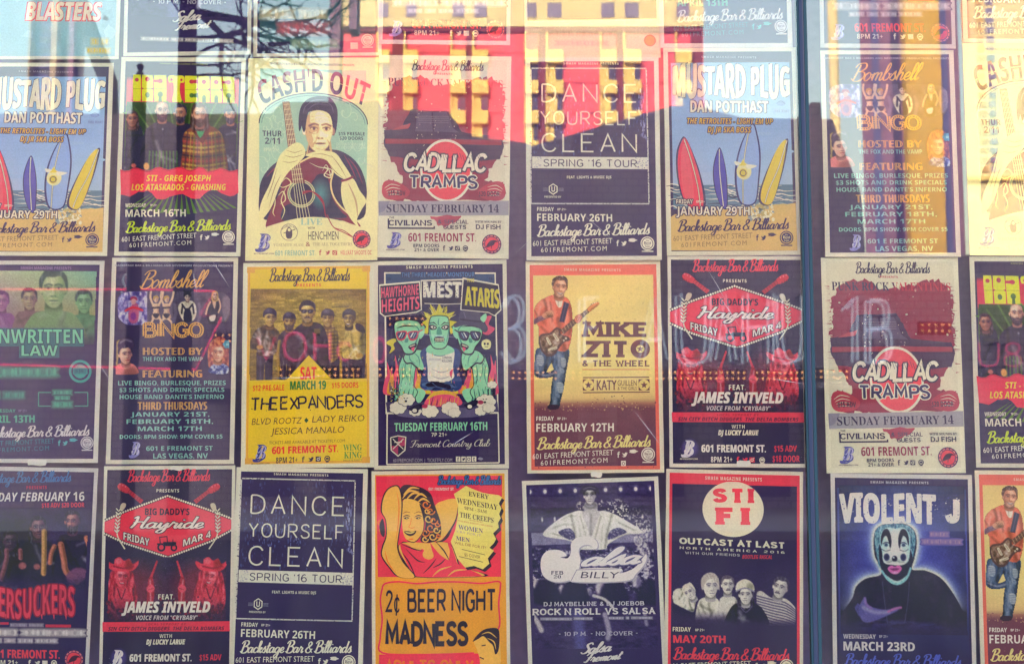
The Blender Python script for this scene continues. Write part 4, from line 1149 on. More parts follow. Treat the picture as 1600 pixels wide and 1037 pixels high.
    blk(352, 415, [(386, 124, 12, 11), (386, 194, 12, 12), [(386, 117), (418, 112), (418, 134), (386, 131)], [(386, 187), (418, 182), (418, 206), (386, 201)], [(418, 156), (404, 162), (418, 168)]])
    for x0 in (421, 484): blk(x0, x0 + 57, [(x0 + 28, 124, 11, 11), (x0 + 28, 206, 9, 14), [(x0 + 20, 206), (x0 + 36, 206), (x0 + 38, 231), (x0 + 18, 231)], [(x0 + 60, 154), (x0 + 46, 163), (x0 + 60, 172)]])
    blk(547, 606, [(576, 124, 13, 11), (576, 192, 13, 13), [(544, 118), (576, 116), (576, 132), (544, 130)], [(570, 192), (582, 192), (584, 230), (568, 230)]])
    for x0, x1 in ((90, 257), (352, 606)): a.L([(x0, 166), (x1, 164)], 1.5, dk_)
    a.T('STI - GREG JOSEPH', (155, 600, 482, 630), '#e8d94c', 'bi'); a.T('LOS ATASKADOS - GNASHING', (80, 645, 558, 676), '#e8d94c', 'bi')
    a.date(50, 772, 302, 36, 'WEDNESDAY', 'MARCH 16TH', WHITE, '7P 21+')
    a.foot(48, 585, 816, '#c9dc40', '#ddd6d2', sl=-.03)
    return a.build()

def design_guitar_portrait():
    a = Poster([(389.7, 93.6), (593, 88), (588, 407), (381.6, 407)], (380, 80, 3.095), '#e9d9ac')
    cr, teal, dk, mar = '#ead9aa', '#9cbdb0', '#2f2450', '#7c2a4c'
    a.part('lettering').T('BACKSTAGE BAR & BILLIARDS NEVERMORE PRODUCTIONS PRESENTS', (135, 60, 540, 70), '#6a5a60', 'bold')
    a.part('artwork')
    a.B(85, 90, 597, 190, teal)
    arc = [(78, 350)] + [(340 - 262 * math.cos(math.pi * i / 20), 352 - 148 * math.sin(math.pi * i / 20)) for i in range(21)] + [(592, 720), (75, 690)]
    a.P([(40, 260)] + [(340 - 290 * math.cos(math.pi * i / 20), 262 - 165 * math.sin(math.pi * i / 20)) for i in range(21)] + [(640, 262), (640, 360), (40, 360)], cr)
    a.P(arc, teal)
    for r, w, c in ((262, 5, dk), (250, 3, '#5a7a88')):
        a.L([(340 - r * math.cos(math.pi * i / 24), 352 - (r - 114) * math.sin(math.pi * i / 24)) for i in range(25)], w, c)
    rnd = random.Random(4)
    for i in range(34):                                    # pale filigree on the teal
        x, y = rnd.choice((rnd.uniform(90, 200), rnd.uniform(460, 585))), rnd.uniform(260, 600); r = rnd.uniform(14, 40); s0 = rnd.uniform(0, 6)
        a.L([(x + r * (1 - t / 14) * math.cos(s0 + t * .42), y + r * 1.4 * (1 - t / 14) * math.sin(s0 + t * .42)) for t in range(13)], 2.2, '#c4d6c0')
    a.S([(75, 690), (100, 600), (180, 525), (300, 485), (430, 475), (505, 500), (560, 555), (592, 640), (592, 720), (560, 815), (330, 812), (100, 815)], dk)
    for p in ([(505, 515), (545, 565), (575, 640)], [(485, 500), (520, 560), (545, 620)], [(110, 610), (150, 570), (200, 540)]): a.L(p, 5, '#8a2c56', True, taper='both')
    a.P([(318, 420), (420, 420), (430, 500), (360, 530), (300, 505)], '#c9a680')
    a.S([(272, 390), (268, 320), (285, 260), (330, 225), (390, 220), (440, 255), (455, 320), (440, 400), (400, 300), (310, 300)], dk)
    f = Photo(a, 262, 240, 462, 505, 1.9, None, 3)
    f.face(364, 386, 103, '#f0dcae', '#2f2450', '#8a5a62', hair=dk, look=.07, side=-1, lips='#84424e', bald=True)
    for l, w in (([(330, 318), (372, 312), (418, 320)], 3), ([(328, 336), (374, 328), (420, 337)], 2.5), ([(352, 430), (340, 448), (336, 462)], 4), ([(404, 428), (414, 446), (414, 460)], 4), ([(350, 470), (378, 476), (402, 470)], 4), ([(318, 392), (338, 400), (356, 396)], 3), ([(392, 396), (410, 400), (428, 392)], 3)): f.tone(f.line(l, w, w * 1.6), -.32)
    lum = f.C @ np.array((.3, .59, .11)); pal = np.array([hexrgb(h) for h in ('#2f2450', '#5d3f58', '#9a6c68', '#cda581', '#ead7a6', '#f6ebc8')])
    f.C = pal[np.digitize(lum, [.19, .30, .43, .56, .76])]; f.done()
    a.S([(280, 352), (274, 300), (298, 246), (350, 221), (414, 222), (452, 270), (455, 340), (446, 350), (438, 312), (420, 268), (394, 276), (360, 286), (334, 272), (314, 300), (304, 345), (299, 382), (290, 392)], dk)
    for p_ in ([(300, 270), (340, 240), (400, 236)], [(312, 286), (350, 258), (420, 262)], [(290, 300), (300, 270), (322, 252)], [(436, 300), (428, 266), (404, 246)]): a.L(p_, 4.5, '#5e4c7a', True, taper='both')
    # guitar
    a.S([(108, 856), (132, 765), (170, 690), (185, 640), (205, 590), (250, 548), (330, 512), (395, 516), (430, 566), (420, 640), (432, 700), (468, 752), (535, 812), (560, 850), (450, 812), (340, 806), (220, 822)], mar)
    a.S([(345, 610), (395, 596), (414, 645), (428, 712), (470, 775), (490, 806), (340, 806), (196, 822), (180, 780), (215, 740), (330, 720)], '#2c2450')
    a.glow(370, 690, 55, 85, '#5a93a0', '#2c2450', p=.8)
    a.L([(262, 545), (330, 512), (400, 518), (432, 570), (420, 640), (432, 700), (470, 755), (540, 815)], 8, '#e4c894', True)
    a.E(277, 690, 68, 68, '#c9bd92'); a.ring(277, 690, 61, 4, '#5a7a78'); a.E(277, 690, 54, 54, dk)
    a.P([(190, 248), (224, 246), (262, 500), (296, 640), (236, 640), (218, 500)], '#7a4452')
    for i in range(16):
        t = i / 15; y = 262 + 360 * t
        a.L([(192 + 40 * t + 3, y), (226 + 60 * t, y - 3)], 3.2, '#d7b78e')
    for i in range(5): a.L([(196 + i * 6, 250), (240 + i * 11, 640), (258 + i * 15, 812)], 2.2, '#e8d8b0')
    for pts in ([(180, 640), (205, 615), (228, 640), (190, 660), (170, 650)], [(165, 700), (190, 680), (200, 720), (175, 740)], [(150, 700), (150, 740), (140, 780), (150, 800)], [(210, 650), (180, 720), (196, 770), (180, 815)]): a.L(pts, 5, '#e8d4a0', True, taper='both')
    for pts in ([(318, 540), (360, 560), (405, 570), (388, 600), (420, 610), (400, 550), (380, 580)], [(385, 560), (425, 575), (420, 600), (392, 590)]): a.L(pts, 5, '#ecd9b4', True, taper='both')
    for k in range(3): a.L([(282, 692 - k * 6), (330, 680), (380, 720 + k * 8), (395, 800), (430, 850), (480, 865 + k * 9), (525, 900)], 4.5, '#9a2c4e', True)
    # arms and hands
    a.S([(75, 822), (82, 740), (128, 640), (155, 560), (180, 500), (240, 450), (272, 446), (294, 470), (296, 505), (262, 545), (215, 588), (176, 650), (130, 760)], '#ecd9a4')
    for p in ([(205, 480), (245, 492), (285, 480)], [(195, 505), (240, 515), (290, 500)], [(185, 535), (225, 540), (262, 530)], [(160, 570), (140, 640), (110, 720)], [(180, 600), (150, 660), (120, 760)]): a.L(p, 3.4, '#9a7a62', True, taper='both')
    a.S([(298, 506), (340, 488), (400, 482), (448, 496), (480, 540), (512, 590), (526, 622), (492, 622), (440, 590), (402, 530), (350, 515)], '#ecd9a4')
    for p in ([(330, 500), (380, 498), (430, 512)], [(420, 500), (460, 550), (495, 610)], [(400, 525), (440, 580), (480, 612)]): a.L(p, 3.2, '#9a7a62', True, taper='both')
    a.S([(476, 628), (528, 616), (560, 672), (592, 722), (570, 765), (545, 820), (566, 866), (512, 806), (474, 720)], '#ecd9a4'); a.L([(505, 640), (540, 720), (550, 800)], 9, '#b99a80', True, taper='both')
    a.L([(470, 628), (500, 620), (530, 606)], 11, mar, True)
    a.P([(30, 870), (110, 862)] + [(108 + 455 * i / 12, 850 - 48 * math.sin(math.pi * i / 12)) for i in range(13)] + [(640, 870), (640, 1000), (30, 1000)], cr)
    for k in range(2): a.L([(400, 790), (430, 850), (480, 868 + k * 9), (525, 900)], 4.5, '#9a2c4e', True)
    a.part('lettering')
    def arcf(p): t = (p[0] - 342) / 262; return (p[0] + (192 - p[1]) * t * .30, p[1] + 78 * t * t)
    a.T("CASH'D OUT", (92, 88, 592, 196), lambda x, y: '#8c3a5e' if y < 138 + 70 * ((x - 342) / 262) ** 2 else dk, 'bold', fn=arcf)
    a.L([arcf((92 + 500 * i / 20, 140)) for i in range(21)], 3, cr)
    a.T('THUR', (93, 388, 186, 415), dk, 'bold'); a.T('2/11', (105, 422, 176, 452), dk, 'bold'); a.T('8PM 21+', (98, 470, 172, 488), '#c9d8c0', 'bold')
    a.T('$15 PRESALE', (460, 390, 588, 406), dk, 'bold'); a.T('$20 DOORS', (466, 412, 580, 428), dk, 'bold')
    a.T('DOWNTOWN SALE', (450, 442, 590, 456), '#c4d8c4', 'sans'); a.T('AT TICKETFLY.COM', (446, 460, 590, 472), '#c4d8c4', 'sans')
    a.T('LIVE', (272, 810, 376, 840), '#8fb4b4', 'serif'); a.T('WITH', (306, 850, 340, 860), '#3a2c50', 'bold')
    a.T('HENCHMEN', (308, 872, 455, 912), dk, 'sans'); a.T('YOSEMITE SLAM', (140, 930, 285, 943), '#a89a80', 'serif'); a.T('&', (296, 922, 318, 944), '#8a3a58', 'si'); a.T('THE ALL TOGETHERS', (330, 926, 522, 941), '#a89a80', 'serif')
    a.T('601 FREMONT ST.', (148, 964, 342, 988), '#7fa8a8', 'bold'); a.T('HILLKAT SHOOTS OC', (465, 964, 616, 985), '#c86a72', 'bold')
    a.icons(366, 974, 13, '#b04a60', gap=2.7)
    a.part('emblem')
    a.ring(217, 876, 40, 2.5, '#6a5a70'); a.T('RAMBLING MAN', (182, 840, 254, 850), '#5a4a60', 'serif', fn=lambda p: (p[0], p[1] + 16 * ((p[0] - 217) / 36) ** 2))
    a.S([(205, 862), (216, 850), (228, 862), (232, 884), (226, 905), (206, 905), (200, 884)], '#5a4a60'); a.L([(190, 880), (216, 872), (246, 862)], 4, '#5a4a60'); a.E(217, 864, 7, 8, cr)
    a.rooster_seal(568, 910, 44)
    a.b_mark(66, 886, 128, 962, '#4a3a60')
    return a.build()

def design_punk_valentines():
    a = Poster([(594, 89), (802, 86), (791.6, 404.5), (583, 402)], (580, 80, 3.143), '#dcd6c4')
    a.U(.035, .02, .965, .975, '#d3cdbb')
    rnd = random.Random(9)
    dk, mar = '#3b3158', '#8d2f50'
    def rough(pts, j, n=5):
        out = []
        for i, p in enumerate(pts):
            q = pts[(i + 1) % len(pts)]
            for k in range(n):
                t = k / n
                out.append((p[0] + (q[0] - p[0]) * t + rnd.uniform(-j, j), p[1] + (q[1] - p[1]) * t + rnd.uniform(-j, j)))
        return out
    a.P(rough([(105, 170), (170, 135), (250, 125), (330, 175), (420, 165), (540, 130), (600, 125), (650, 175), (668, 240), (650, 330), (662, 420), (640, 500), (590, 560), (560, 640), (640, 640), (655, 700), (600, 735), (360, 740), (230, 740), (100, 735), (55, 700), (60, 640), (110, 640), (140, 690), (150, 620), (110, 560), (75, 470), (66, 380), (85, 300), (75, 240)], 9, 6), mar)
    for i in range(70):                                     # bristle marks at the sides
        y = rnd.uniform(150, 560); sx = rnd.choice((-1, 1))
        x = 75 if sx < 0 else 650
        a.L([(x, y), (x + sx * rnd.uniform(5, 30), y + rnd.uniform(-6, 6))], rnd.uniform(2, 6), rnd.choice((mar, '#a04a62', '#d3cdbb')), taper=(1, .1))
    a.specks(70, 140, 660, 560, 90, 2, 7, ['#a8506a', '#7a2848', '#c9b6ac', '#9a3a58'], 2)
    a.P(rough([(195, 290), (385, 285), (410, 330), (445, 402), (640, 420), (655, 470), (630, 530), (440, 545), (250, 540), (90, 525), (62, 470), (66, 395), (150, 385)], 3, 4), '#452a54')
    a.P(rough([(225, 308), (372, 302), (400, 378), (430, 402), (215, 402)], 2, 3), '#5c4a6e'); a.L([(300, 303), (305, 402)], 7, '#452a54')
    a.P(rough([(70, 440), (400, 436), (640, 440), (640, 460), (70, 462)], 2, 4), '#9a3450'); a.P(rough([(100, 398), (180, 388), (196, 360), (150, 372)], 2, 2), '#a83a52')
    for y in (326, 336, 346, 356): a.L([(232, y), (380, y - 2)], 1.6, '#8a7a92')
    a.specks(220, 300, 420, 540, 60, 1.5, 4, ['#c9b6ac', '#8a6a86'], 5)
    a.E(365, 590, 128, 154, WHITE, n=40); a.E(365, 590, 117, 142, '#f4475c', n=40)
    for sx in (0, 1):                                       # red hands at the lower corners
        f = (lambda x: x) if not sx else (lambda x: 706 - x)
        a.S([(f(p[0]), p[1]) for p in ((60, 650), (100, 640), (150, 660), (185, 690), (170, 720), (120, 735), (70, 730), (50, 700))], '#b03a56')
        for k in range(4): a.L([(f(62 + k * 5), 680 + k * 10), (f(95 + k * 4), 660 + k * 16), (f(140), 668 + k * 14)], 3.5, '#d8cdbb', True, taper='both')
    a.P([(33, 742), (672, 735), (670, 806), (33, 812)], '#9d98a6'); a.P([(33, 742), (90, 740), (60, 790), (33, 800)], '#86819a')
    a.P(rough([(280, 812), (440, 810), (400, 840), (350, 868), (320, 850)], 6, 4), '#a8405c')
    a.part('lettering')
    W1 = lambda x, y: dk if x < 382 else '#c23a56'
    a.script((200, 48, 560, 118), dk, -.02); a.T('PRESENTS', (318, 110, 402, 119), '#b8405a', 'bold')
    a.T('PUNK ROCK VALENTINES', (86, 140, 652, 178), W1, 'serif')
    a.W('CADILLAC', (152, 502, 560, 602), WHITE, 1.3, gap=1.0, shear=.16, jitter=.22, ol=(7, '#332a50'))
    for i in range(26): a.L([(180 + i * 14, 512 + 12 * math.sin(i)), (190 + i * 14, 536 + 10 * math.cos(i * 2))], 2.2, '#332a50')
    a.W('TRAMPS', (182, 612, 520, 682), '#3a3162', 1.25, gap=1.5, jitter=.3, ol=(5, WHITE))
    a.T('$15 ADV', (80, 690, 164, 714), '#3a2c50', 'bold'); a.T('$20 DOOR', (523, 690, 627, 714), '#3a2c50', 'bold')
    a.T('SUNDAY FEBRUARY 14', (72, 758, 622, 796), dk, 'serif', sl=-.004)
    a.W('CIVILIANS', (80, 832, 292, 860), dk, 1.25, .75, gap=1.7); a.L([(80, 826), (80, 872), (302, 872), (302, 862)], 7, dk); a.T('THE', (84, 816, 108, 826), dk, 'bold')
    a.W('& SPECIAL', (320, 830, 472, 850), '#5a4a68', 1.1, .6); a.W('GUESTS', (346, 856, 458, 876), '#4a3c60', 1.2, .6)
    a.T('WITH SOUNDS BY', (502, 834, 634, 845), dk, 'serif'); a.W('DJ FISH', (506, 852, 628, 876), dk, 1.2, .6)
    a.T('601 FREMONT ST.', (175, 896, 506, 936), '#93385c', 'bold'); a.T('8PM DOORS', (198, 948, 326, 964), dk, 'bold'); a.T('21+ & OVER', (204, 968, 324, 984), dk, 'bold')
    a.icons(349, 968, 13, dk, gap=2.5, seal=True)
    a.rooster_seal(583, 948, 48); a.b_mark(84, 896, 142, 962, '#4a3c60')
    return a.build()

def design_dance():
    a = Poster([(821, 91), (1031.5, 89), (1031.5, 405), (823, 408)], (815, 80, 3.141), '#d6d1c6')
    a.U(.035, .02, .965, .98, INK)
    rnd = random.Random(12)
    cl = [mix(K('#3e3264'), K('#50508f'), t) for t in (.2, .4, .6, .8)]
    den = lambda x, y: rnd.random() < .25 + .75 * max(math.exp(-((x - 190) / 110) ** 2 - ((y - 300) / 110) ** 2), math.exp(-((x - 300) / 60) ** 2 - ((y - 330) / 60) ** 2), .8 * math.exp(-((x - 90) / 50) ** 2 - ((y - 440) / 90) ** 2), .7 * math.exp(-((x - 540) / 70) ** 2 - ((y - 330) / 90) ** 2))
    a.specks(58, 100, 618, 520, 900, 2, 6, cl, 3, den, (.8, 2.6)); a.specks(100, 190, 380, 420, 260, 2, 5, [mix(K('#4a4a8c'), K('#7070b0'), t) for t in (.2, .5, .8)], 4, den, (.7, 2.2))
    a.specks(578, 190, 618, 440, 90, 2, 6, ['#5c5a98', '#7c7ab4', '#9a98c4'], 5, lambda x, y: abs(x - 600 - 12 * math.sin(y / 60)) < 14, (.8, 2.5))
    for p in ([(46, 88), (618, 86)], [(618, 86), (622, 752)], [(622, 752), (46, 756)], [(46, 756), (46, 88)]): a.L(p, 6, '#c9c4c0')
    a.specks(40, 82, 625, 92, 40, 1.5, 4, [INK], 4); a.specks(42, 85, 50, 752, 60, 1.5, 4, [INK], 5); a.specks(616, 85, 625, 752, 60, 1.5, 4, [INK], 6); a.specks(42, 748, 625, 760, 40, 1.5, 4, [INK], 7)
    a.P([(52, 526), (622, 526), (622, 584), (52, 584)], '#d6d1c6'); a.specks(560, 528, 620, 582, 40, 2, 5, ['#a8a4b4', '#8a86a0'], 8); a.specks(54, 528, 100, 582, 22, 2, 5, ['#a8a4b4'], 9)
    a.part('lettering')
    a.T('SMASH MAGAZINE PRESENTS', (208, 58, 482, 68), WHITE, 'bold', space=1.3)
    a.W('DANCE', (97, 164, 570, 258), WHITE, .52, gap=2.2); a.W('YOURSELF', (92, 300, 570, 370), WHITE, .62, gap=1.9); a.W('CLEAN', (97, 410, 568, 504), WHITE, .52, gap=2.2)
    a.W("SPRING '16 TOUR", (107, 538, 566, 576), '#40345c', .8, gap=1.9)
    a.specks(95, 160, 575, 508, 130, 1.2, 3, ['#4a4180'], 10)
    a.T('FEAT. LIGHTS & MUSIC DJS', (222, 620, 440, 633), WHITE, 'bold', sl=-.01); a.T('PRESENTED BY', (112, 718, 194, 727), WHITE, 'bold')
    a.date(76, 804, 366, 36, 'FRIDAY', 'FEBRUARY 26TH', WHITE)
    a.part('emblem')
    a.L([(155 + 22 * math.sin(6.283 * i / 6), 685 - 25 * math.cos(6.283 * i / 6)) for i in range(6)], 5, WHITE, closed=True); a.T('U', (146, 672, 164, 698), WHITE, 'bold')
    for y in (680, 686, 692): a.B(106, y, 130, y + 2, '#8a84a0'); a.B(180, y, 206, y + 2, '#8a84a0')
    a.foot(72, 628, 842, WHITE, WHITE, sl=-.05, ink=INK)
    return a.build()

def design_surf():
    a = Poster([(1036, 76.5), (1246, 73), (1251, 398), (1042, 399.5)], (1030, 70, 3.096), '#d9d4c6')
    a.U(.035, .02, .965, .98, '#3c3160')
    a.G(.055, .073, .945, .67, [(0, '#86a8dc'), (.5, '#8aa8da'), (1, '#9fb6d8')])
    rnd = random.Random(3)
    for i in range(12):
        x, y = rnd.uniform(80, 620), rnd.uniform(430, 640)
        a.S([(x + 60 * rnd.uniform(.6, 1) * math.cos(6.283 * k / 9), y + 14 * rnd.uniform(.5, 1) * math.sin(6.283 * k / 9)) for k in range(9)], '#94b0dc', 3)
    a.U(.055, .665, .945, .78, '#5c7896')
    for i in range(70):
        x, y = rnd.uniform(60, 640), rnd.uniform(680, 790); w = rnd.uniform(30, 80)
        a.L([(x - w, y + rnd.uniform(-5, 5)), (x - w * .3, y - 5), (x + w * .3, y + 4), (x + w, y)], rnd.uniform(3, 6), rnd.choice(('#dcdccb', '#e4e0cc', '#2f2c58', '#88a4b4', '#dcdccb')), True, taper='both')
    a.P([(56, 838)] + [(56 + 600 * i / 30, 835 - 65 * (i / 30) ** .6 + rnd.uniform(-4, 4)) for i in range(31)] + [(662, 996), (58, 996)], '#d3b274')
    a.specks(60, 790, 660, 992, 160, 1.5, 4, ['#c49f62', '#dcc08a', '#c8a468'], 4)
    a.specks(430, 775, 550, 850, 90, 4, 13, ['#e4dcbc', '#b8a878', '#8a98a0', '#d8d0b0'], 6)
    def board(pts, col, ol, stripe, sp, hl=None):
        a.S(pts, ol); cx = sum(p[0] for p in pts) / len(pts); cy = sum(p[1] for p in pts) / len(pts)
        a.S([(cx + (p[0] - cx) * .86, cy + (p[1] - cy) * .965) for p in pts], col)
        if hl: a.S([(cx + (p[0] - cx) * .45 - 12, cy + (p[1] - cy) * .8) for p in pts], hl)
        a.L(sp, 7, '#3a3060', True); a.L(sp, 4, stripe, True)
    board([(120, 452), (150, 500), (195, 620), (222, 740), (215, 800), (160, 800), (110, 745), (85, 640), (82, 540), (98, 480)], '#e0405e', '#3a2f62', '#e4d4b4', [(120, 465), (155, 570), (185, 690), (198, 790)], '#e8586e')
    board([(290, 503), (312, 560), (327, 660), (327, 790), (300, 790), (270, 720), (258, 640), (264, 570)], '#4c46a8', '#2c2560', '#d8d4c4', [(290, 512), (291, 620), (308, 785)])
    board([(452, 385), (476, 440), (490, 540), (482, 660), (462, 770), (392, 775), (365, 690), (368, 580), (400, 470)], '#8ea6dc', '#33306c', '#e4dcae', [(438, 400), (415, 520), (404, 620), (402, 772)])
    board([(622, 458), (618, 520), (590, 640), (540, 772), (486, 772), (480, 720), (520, 610), (575, 500)], '#d8bd4c', '#3c3160', '#ece4bc', [(618, 468), (575, 600), (530, 700), (508, 768)])
    a.E(408, 618, 36, 40, '#e0d49a'); a.E(404, 626, 20, 22, '#d4bc4c'); a.ring(404, 626, 14, 4, '#3a3060'); a.P([(385, 590), (404, 560), (422, 590)], '#d8c24c')
    a.S([(372, 590), (362, 570), (395, 578)], '#e8e0c0'); a.S([(420, 585), (470, 590), (450, 602), (425, 605)], '#e8e0c0')
    for p in ([(385, 800), (400, 780), (418, 796)], [(430, 800), (460, 792), (480, 810)]): a.L(p, 4, '#e4dcbc', True)
    a.part('lettering')
    a.T('SMASH MAGAZINE PRESENTS', (205, 58, 472, 67), '#8f88a8', 'bold', space=1.3)
    def bulge(p): t = (p[0] - 350) / 285; return (p[0], 180 + (p[1] - 180) * (1 + .12 * math.cos(t * 9)))
    a.T('MUSTARD PLUG', (68, 104, 632, 254), '#e6dfc6', 'bold', ol=(6, '#40366c'), fn=bulge)
    a.T('MUSTARD PLUG', (71, 100, 635, 256), '#e6dfc6', 'bold', fn=bulge); a.T('MUSTARD PLUG', (64, 104, 628, 258), '#e6dfc6', 'bold', fn=bulge)
    a.T('DAN POTTHAST', (152, 278, 528, 332), '#e6dfc6', 'bold', ol=(5, '#40366c'))
    a.T('DAN POTTHAST', (150, 276, 526, 334), '#e6dfc6', 'bold')
    for t, b in (('THE RETROLITES - LIGHT EM UP', (135, 362, 550, 389)), ('DJ JR SKA BOSS', (234, 404, 444, 431))): a.T(t, b, '#d9a83c', 'bi', ol=(4, '#3a3164'))
    a.mumble((560, 318, 628, 330), '#7486bc', (3, 4), 0, 5, '#8aa8da'); a.S([(570, 290), (600, 272), (612, 288), (596, 300)], '#7f96cc'); a.L([(568, 288), (590, 275), (612, 290)], 2.5, '#5a6aa8', True)
    a.date(82, 788, 352, 40, 'FRIDAY', 'JANUARY 29TH', '#e6dfc6', ol=(4.5, '#3a2f5c'))
    a.foot(84, 626, 836, '#43305c', '#8a7158', sl=-.045, icon='#4a3a60', badge='#43386a', ink='#e0d0a8')
    return a.build()

def design_bingo():
    a = Poster([(174, 403), (373, 402), (364.5, 725), (166.5, 724)], (160, 400, 3.141), '#d8d2c6')
    a.U(.035, .02, .965, .98, INK)
    tl, og = '#86bcb8', '#e0aa62'
    rnd = random.Random(2)
    f = Photo(a, 58, 166, 638, 348, 2.6, None, 3)
    lens = f.poly([(62, 250), (72, 210), (110, 180), (200, 176), (350, 174), (520, 176), (600, 184), (632, 225), (630, 270), (610, 310), (570, 334), (440, 338), (280, 338), (160, 344), (110, 338), (76, 305)])
    f.ink(lens, '#4c4066'); f.C += (.06 * f.noise(26))[..., None] * lens[..., None]
    lf = lens * f.edge(f.X - 218, 4)
    f.ink(lf, '#7c70b8'); nz = f.noise(14, 24); f.ink(lf * np.clip(nz * 1.6, 0, 1), '#d4d0ea', .9); f.ink(lf * np.clip(-nz * 1.8, 0, 1), '#453588', .9)
    f.ink(f.poly([(146, 238), (172, 240), (178, 285), (168, 330), (134, 330), (126, 285)], 8), '#c05a84', .9); f.ink(f.line([(112, 272), (150, 256), (194, 270)], 11, 6), '#d8344c'); f.ink(f.ell(151, 226, 12, 15, 4), '#d89ca0'); f.ink(f.poly([(134, 222), (140, 204), (164, 204), (170, 224), (152, 212)], 4), '#a83a64'); f.ink(f.ell(150, 300, 14, 20, 8), '#7a3a9a', .8)
    for cx, sx in ((262, 1), (314, -1)):
        sk, sh = '#dab698', '#9a6f66'
        m = f.poly([(cx - 20, 240), (cx + 18, 240), (cx + 12, 272), (cx + 22, 306), (cx + 4, 316), (cx - 22, 306), (cx - 13, 272)], 3); f.ink(m, sk); f.ink(m * f.ell(cx + 16, 275, 10, 40, 14), sh, .8)
        for l in ([(cx - 14, 245), (cx - 28, 208), (cx - 25, 178)], [(cx + 12, 245), (cx + 28, 212), (cx + 34, 180)], [(cx - 12, 300), (cx - 18 * sx, 322), (cx - 30 * sx, 342)], [(cx + 10, 300), (cx + 24 * sx, 320), (cx + 32 * sx, 342)]): f.ink(f.line(l, 10, 3), sk)
        f.ink(f.line([(cx - 17, 258), (cx + 15, 256)], 9, 3), '#2c2444'); f.ink(f.poly([(cx - 18, 288), (cx + 17, 288), (cx, 312)], 3), '#2c2444'); f.ink(f.ell(cx, 217, 11, 15, 3), sk); f.ink(f.ell(cx + 5, 219, 5, 11, 4), sh, .7); f.ink(f.poly([(cx - 14, 222), (cx - 13, 202), (cx + 6, 197), (cx + 14, 212), (cx, 207)], 3), '#b8904c')
    m = f.poly([(370, 262), (384, 232), (410, 224), (440, 224), (458, 248), (460, 292), (440, 324), (398, 324)], 4); f.ink(m, '#d4ccbc'); f.C += (.12 * f.noise(10))[..., None] * m[..., None]
    for l in ([(390, 240), (414, 268), (442, 240)], [(392, 250), (388, 285)], [(444, 250), (448, 285)]): f.ink(f.line(l, 9, 4), '#2c2444')
    f.ink(f.poly([(404, 265), (430, 265), (438, 324), (398, 324)], 3), '#2f264c'); f.face(417, 206, 19, '#dcc8b8', '#2c2444', '#8a7078', lips='#b03a58'); f.ink(f.poly([(398, 204), (400, 182), (416, 173), (432, 182), (435, 204), (417, 194)], 3), '#2c2444'); f.ink(f.line([(405, 184), (399, 168)], 6, 2), '#2c2444'); f.ink(f.line([(428, 184), (436, 168)], 6, 2), '#2c2444')
    for x in (352, 474): f.ink(f.line([(x, 240), (x + 7, 285), (x - 5, 330)], 15, 8), '#766a90', .7)
    m = f.poly([(520, 240), (534, 216), (560, 210), (576, 240), (566, 290), (560, 332), (524, 336), (512, 290)], 4); f.ink(m, '#2a2244'); f.ink(f.poly([(540, 225), (558, 222), (551, 264)], 3), '#dcb49c'); f.face(553, 196, 19, '#e0bba2', '#3a2844', '#9a7060', hair='#c09a5c', long=True); f.ink(f.line([(530, 228), (516, 256), (508, 288)], 8, 3), '#dcb49c'); f.ink(f.poly([(525, 300), (555, 292), (550, 320), (530, 322)], 3), '#d8cfc4'); f.ink(f.line([(572, 214), (580, 250), (570, 280)], 7, 3), '#dcb49c')
    f.ink(f.poly([(590, 215), (615, 200), (630, 225), (628, 290), (605, 330), (592, 300)], 14), '#9a8296', .7); f.grain(.06); f.done()
    f = Photo(a, 40, 398, 178, 586, 2.6, None, 4)
    f.ink(f.poly([(44, 480), (58, 436), (88, 412), (110, 440), (80, 500), (74, 545), (52, 520)], 10), '#a58a66'); m = f.poly([(52, 584), (66, 545), (100, 528), (150, 534), (174, 562), (168, 584)], 3); f.ink(m, '#e07f86'); f.tone(m * f.ell(140, 580, 40, 30, 30), -.3); f.ink(f.poly([(92, 520), (128, 516), (134, 548), (104, 556)], 4), '#d89a8a')
    f.face(112, 490, 45, '#e8b8a2', '#33204a', '#a86a72', hair='#3f2c56', look=.22, lips='#c82f48', a=-.06); m = f.poly([(74, 450), (84, 416), (116, 402), (148, 414), (156, 446), (140, 456), (112, 440), (90, 462)], 5); f.ink(m, '#46305e'); f.tone(m * f.line([(88, 430), (112, 416), (140, 424)], 8, 10), .3); f.grain(.05); f.done()
    f = Photo(a, 510, 394, 638, 586, 2.6, None, 5)
    m = f.poly([(516, 520), (520, 450), (552, 404), (598, 406), (628, 450), (634, 540), (600, 566), (530, 560)], 8); f.ink(m, '#a8545a'); nz = f.noise(12, 20); f.ink(m * np.clip(nz * 1.5, 0, 1), '#e08c66', .8); f.ink(m * np.clip(-nz * 1.5, 0, 1), '#6a2a44', .8)
    m = f.poly([(516, 570), (545, 536), (600, 536), (632, 570), (600, 584), (550, 584)], 3); f.ink(m, '#626cb2'); nz = f.noise(13); f.ink(m * np.clip(nz * 2, 0, 1), '#d0d4e6', .9); f.ink(m * np.clip(-nz * 2, 0, 1), '#2f2f74', .9)
    f.face(568, 482, 42, '#efbfa4', '#5a3048', '#b87464', hair='#b5605a', look=-.05, lips='#c8384c', side=-1, a=.05)
    m = f.poly([(524, 470), (530, 432), (560, 412), (596, 420), (612, 470), (598, 462), (578, 442), (550, 448), (538, 476)], 6); nz = f.noise(9, 16); f.ink(m, '#b8605a'); f.ink(m * np.clip(nz * 1.8, 0, 1), '#e8976c', .8); f.ink(m * np.clip(-nz * 1.8, 0, 1), '#7a3048', .8)
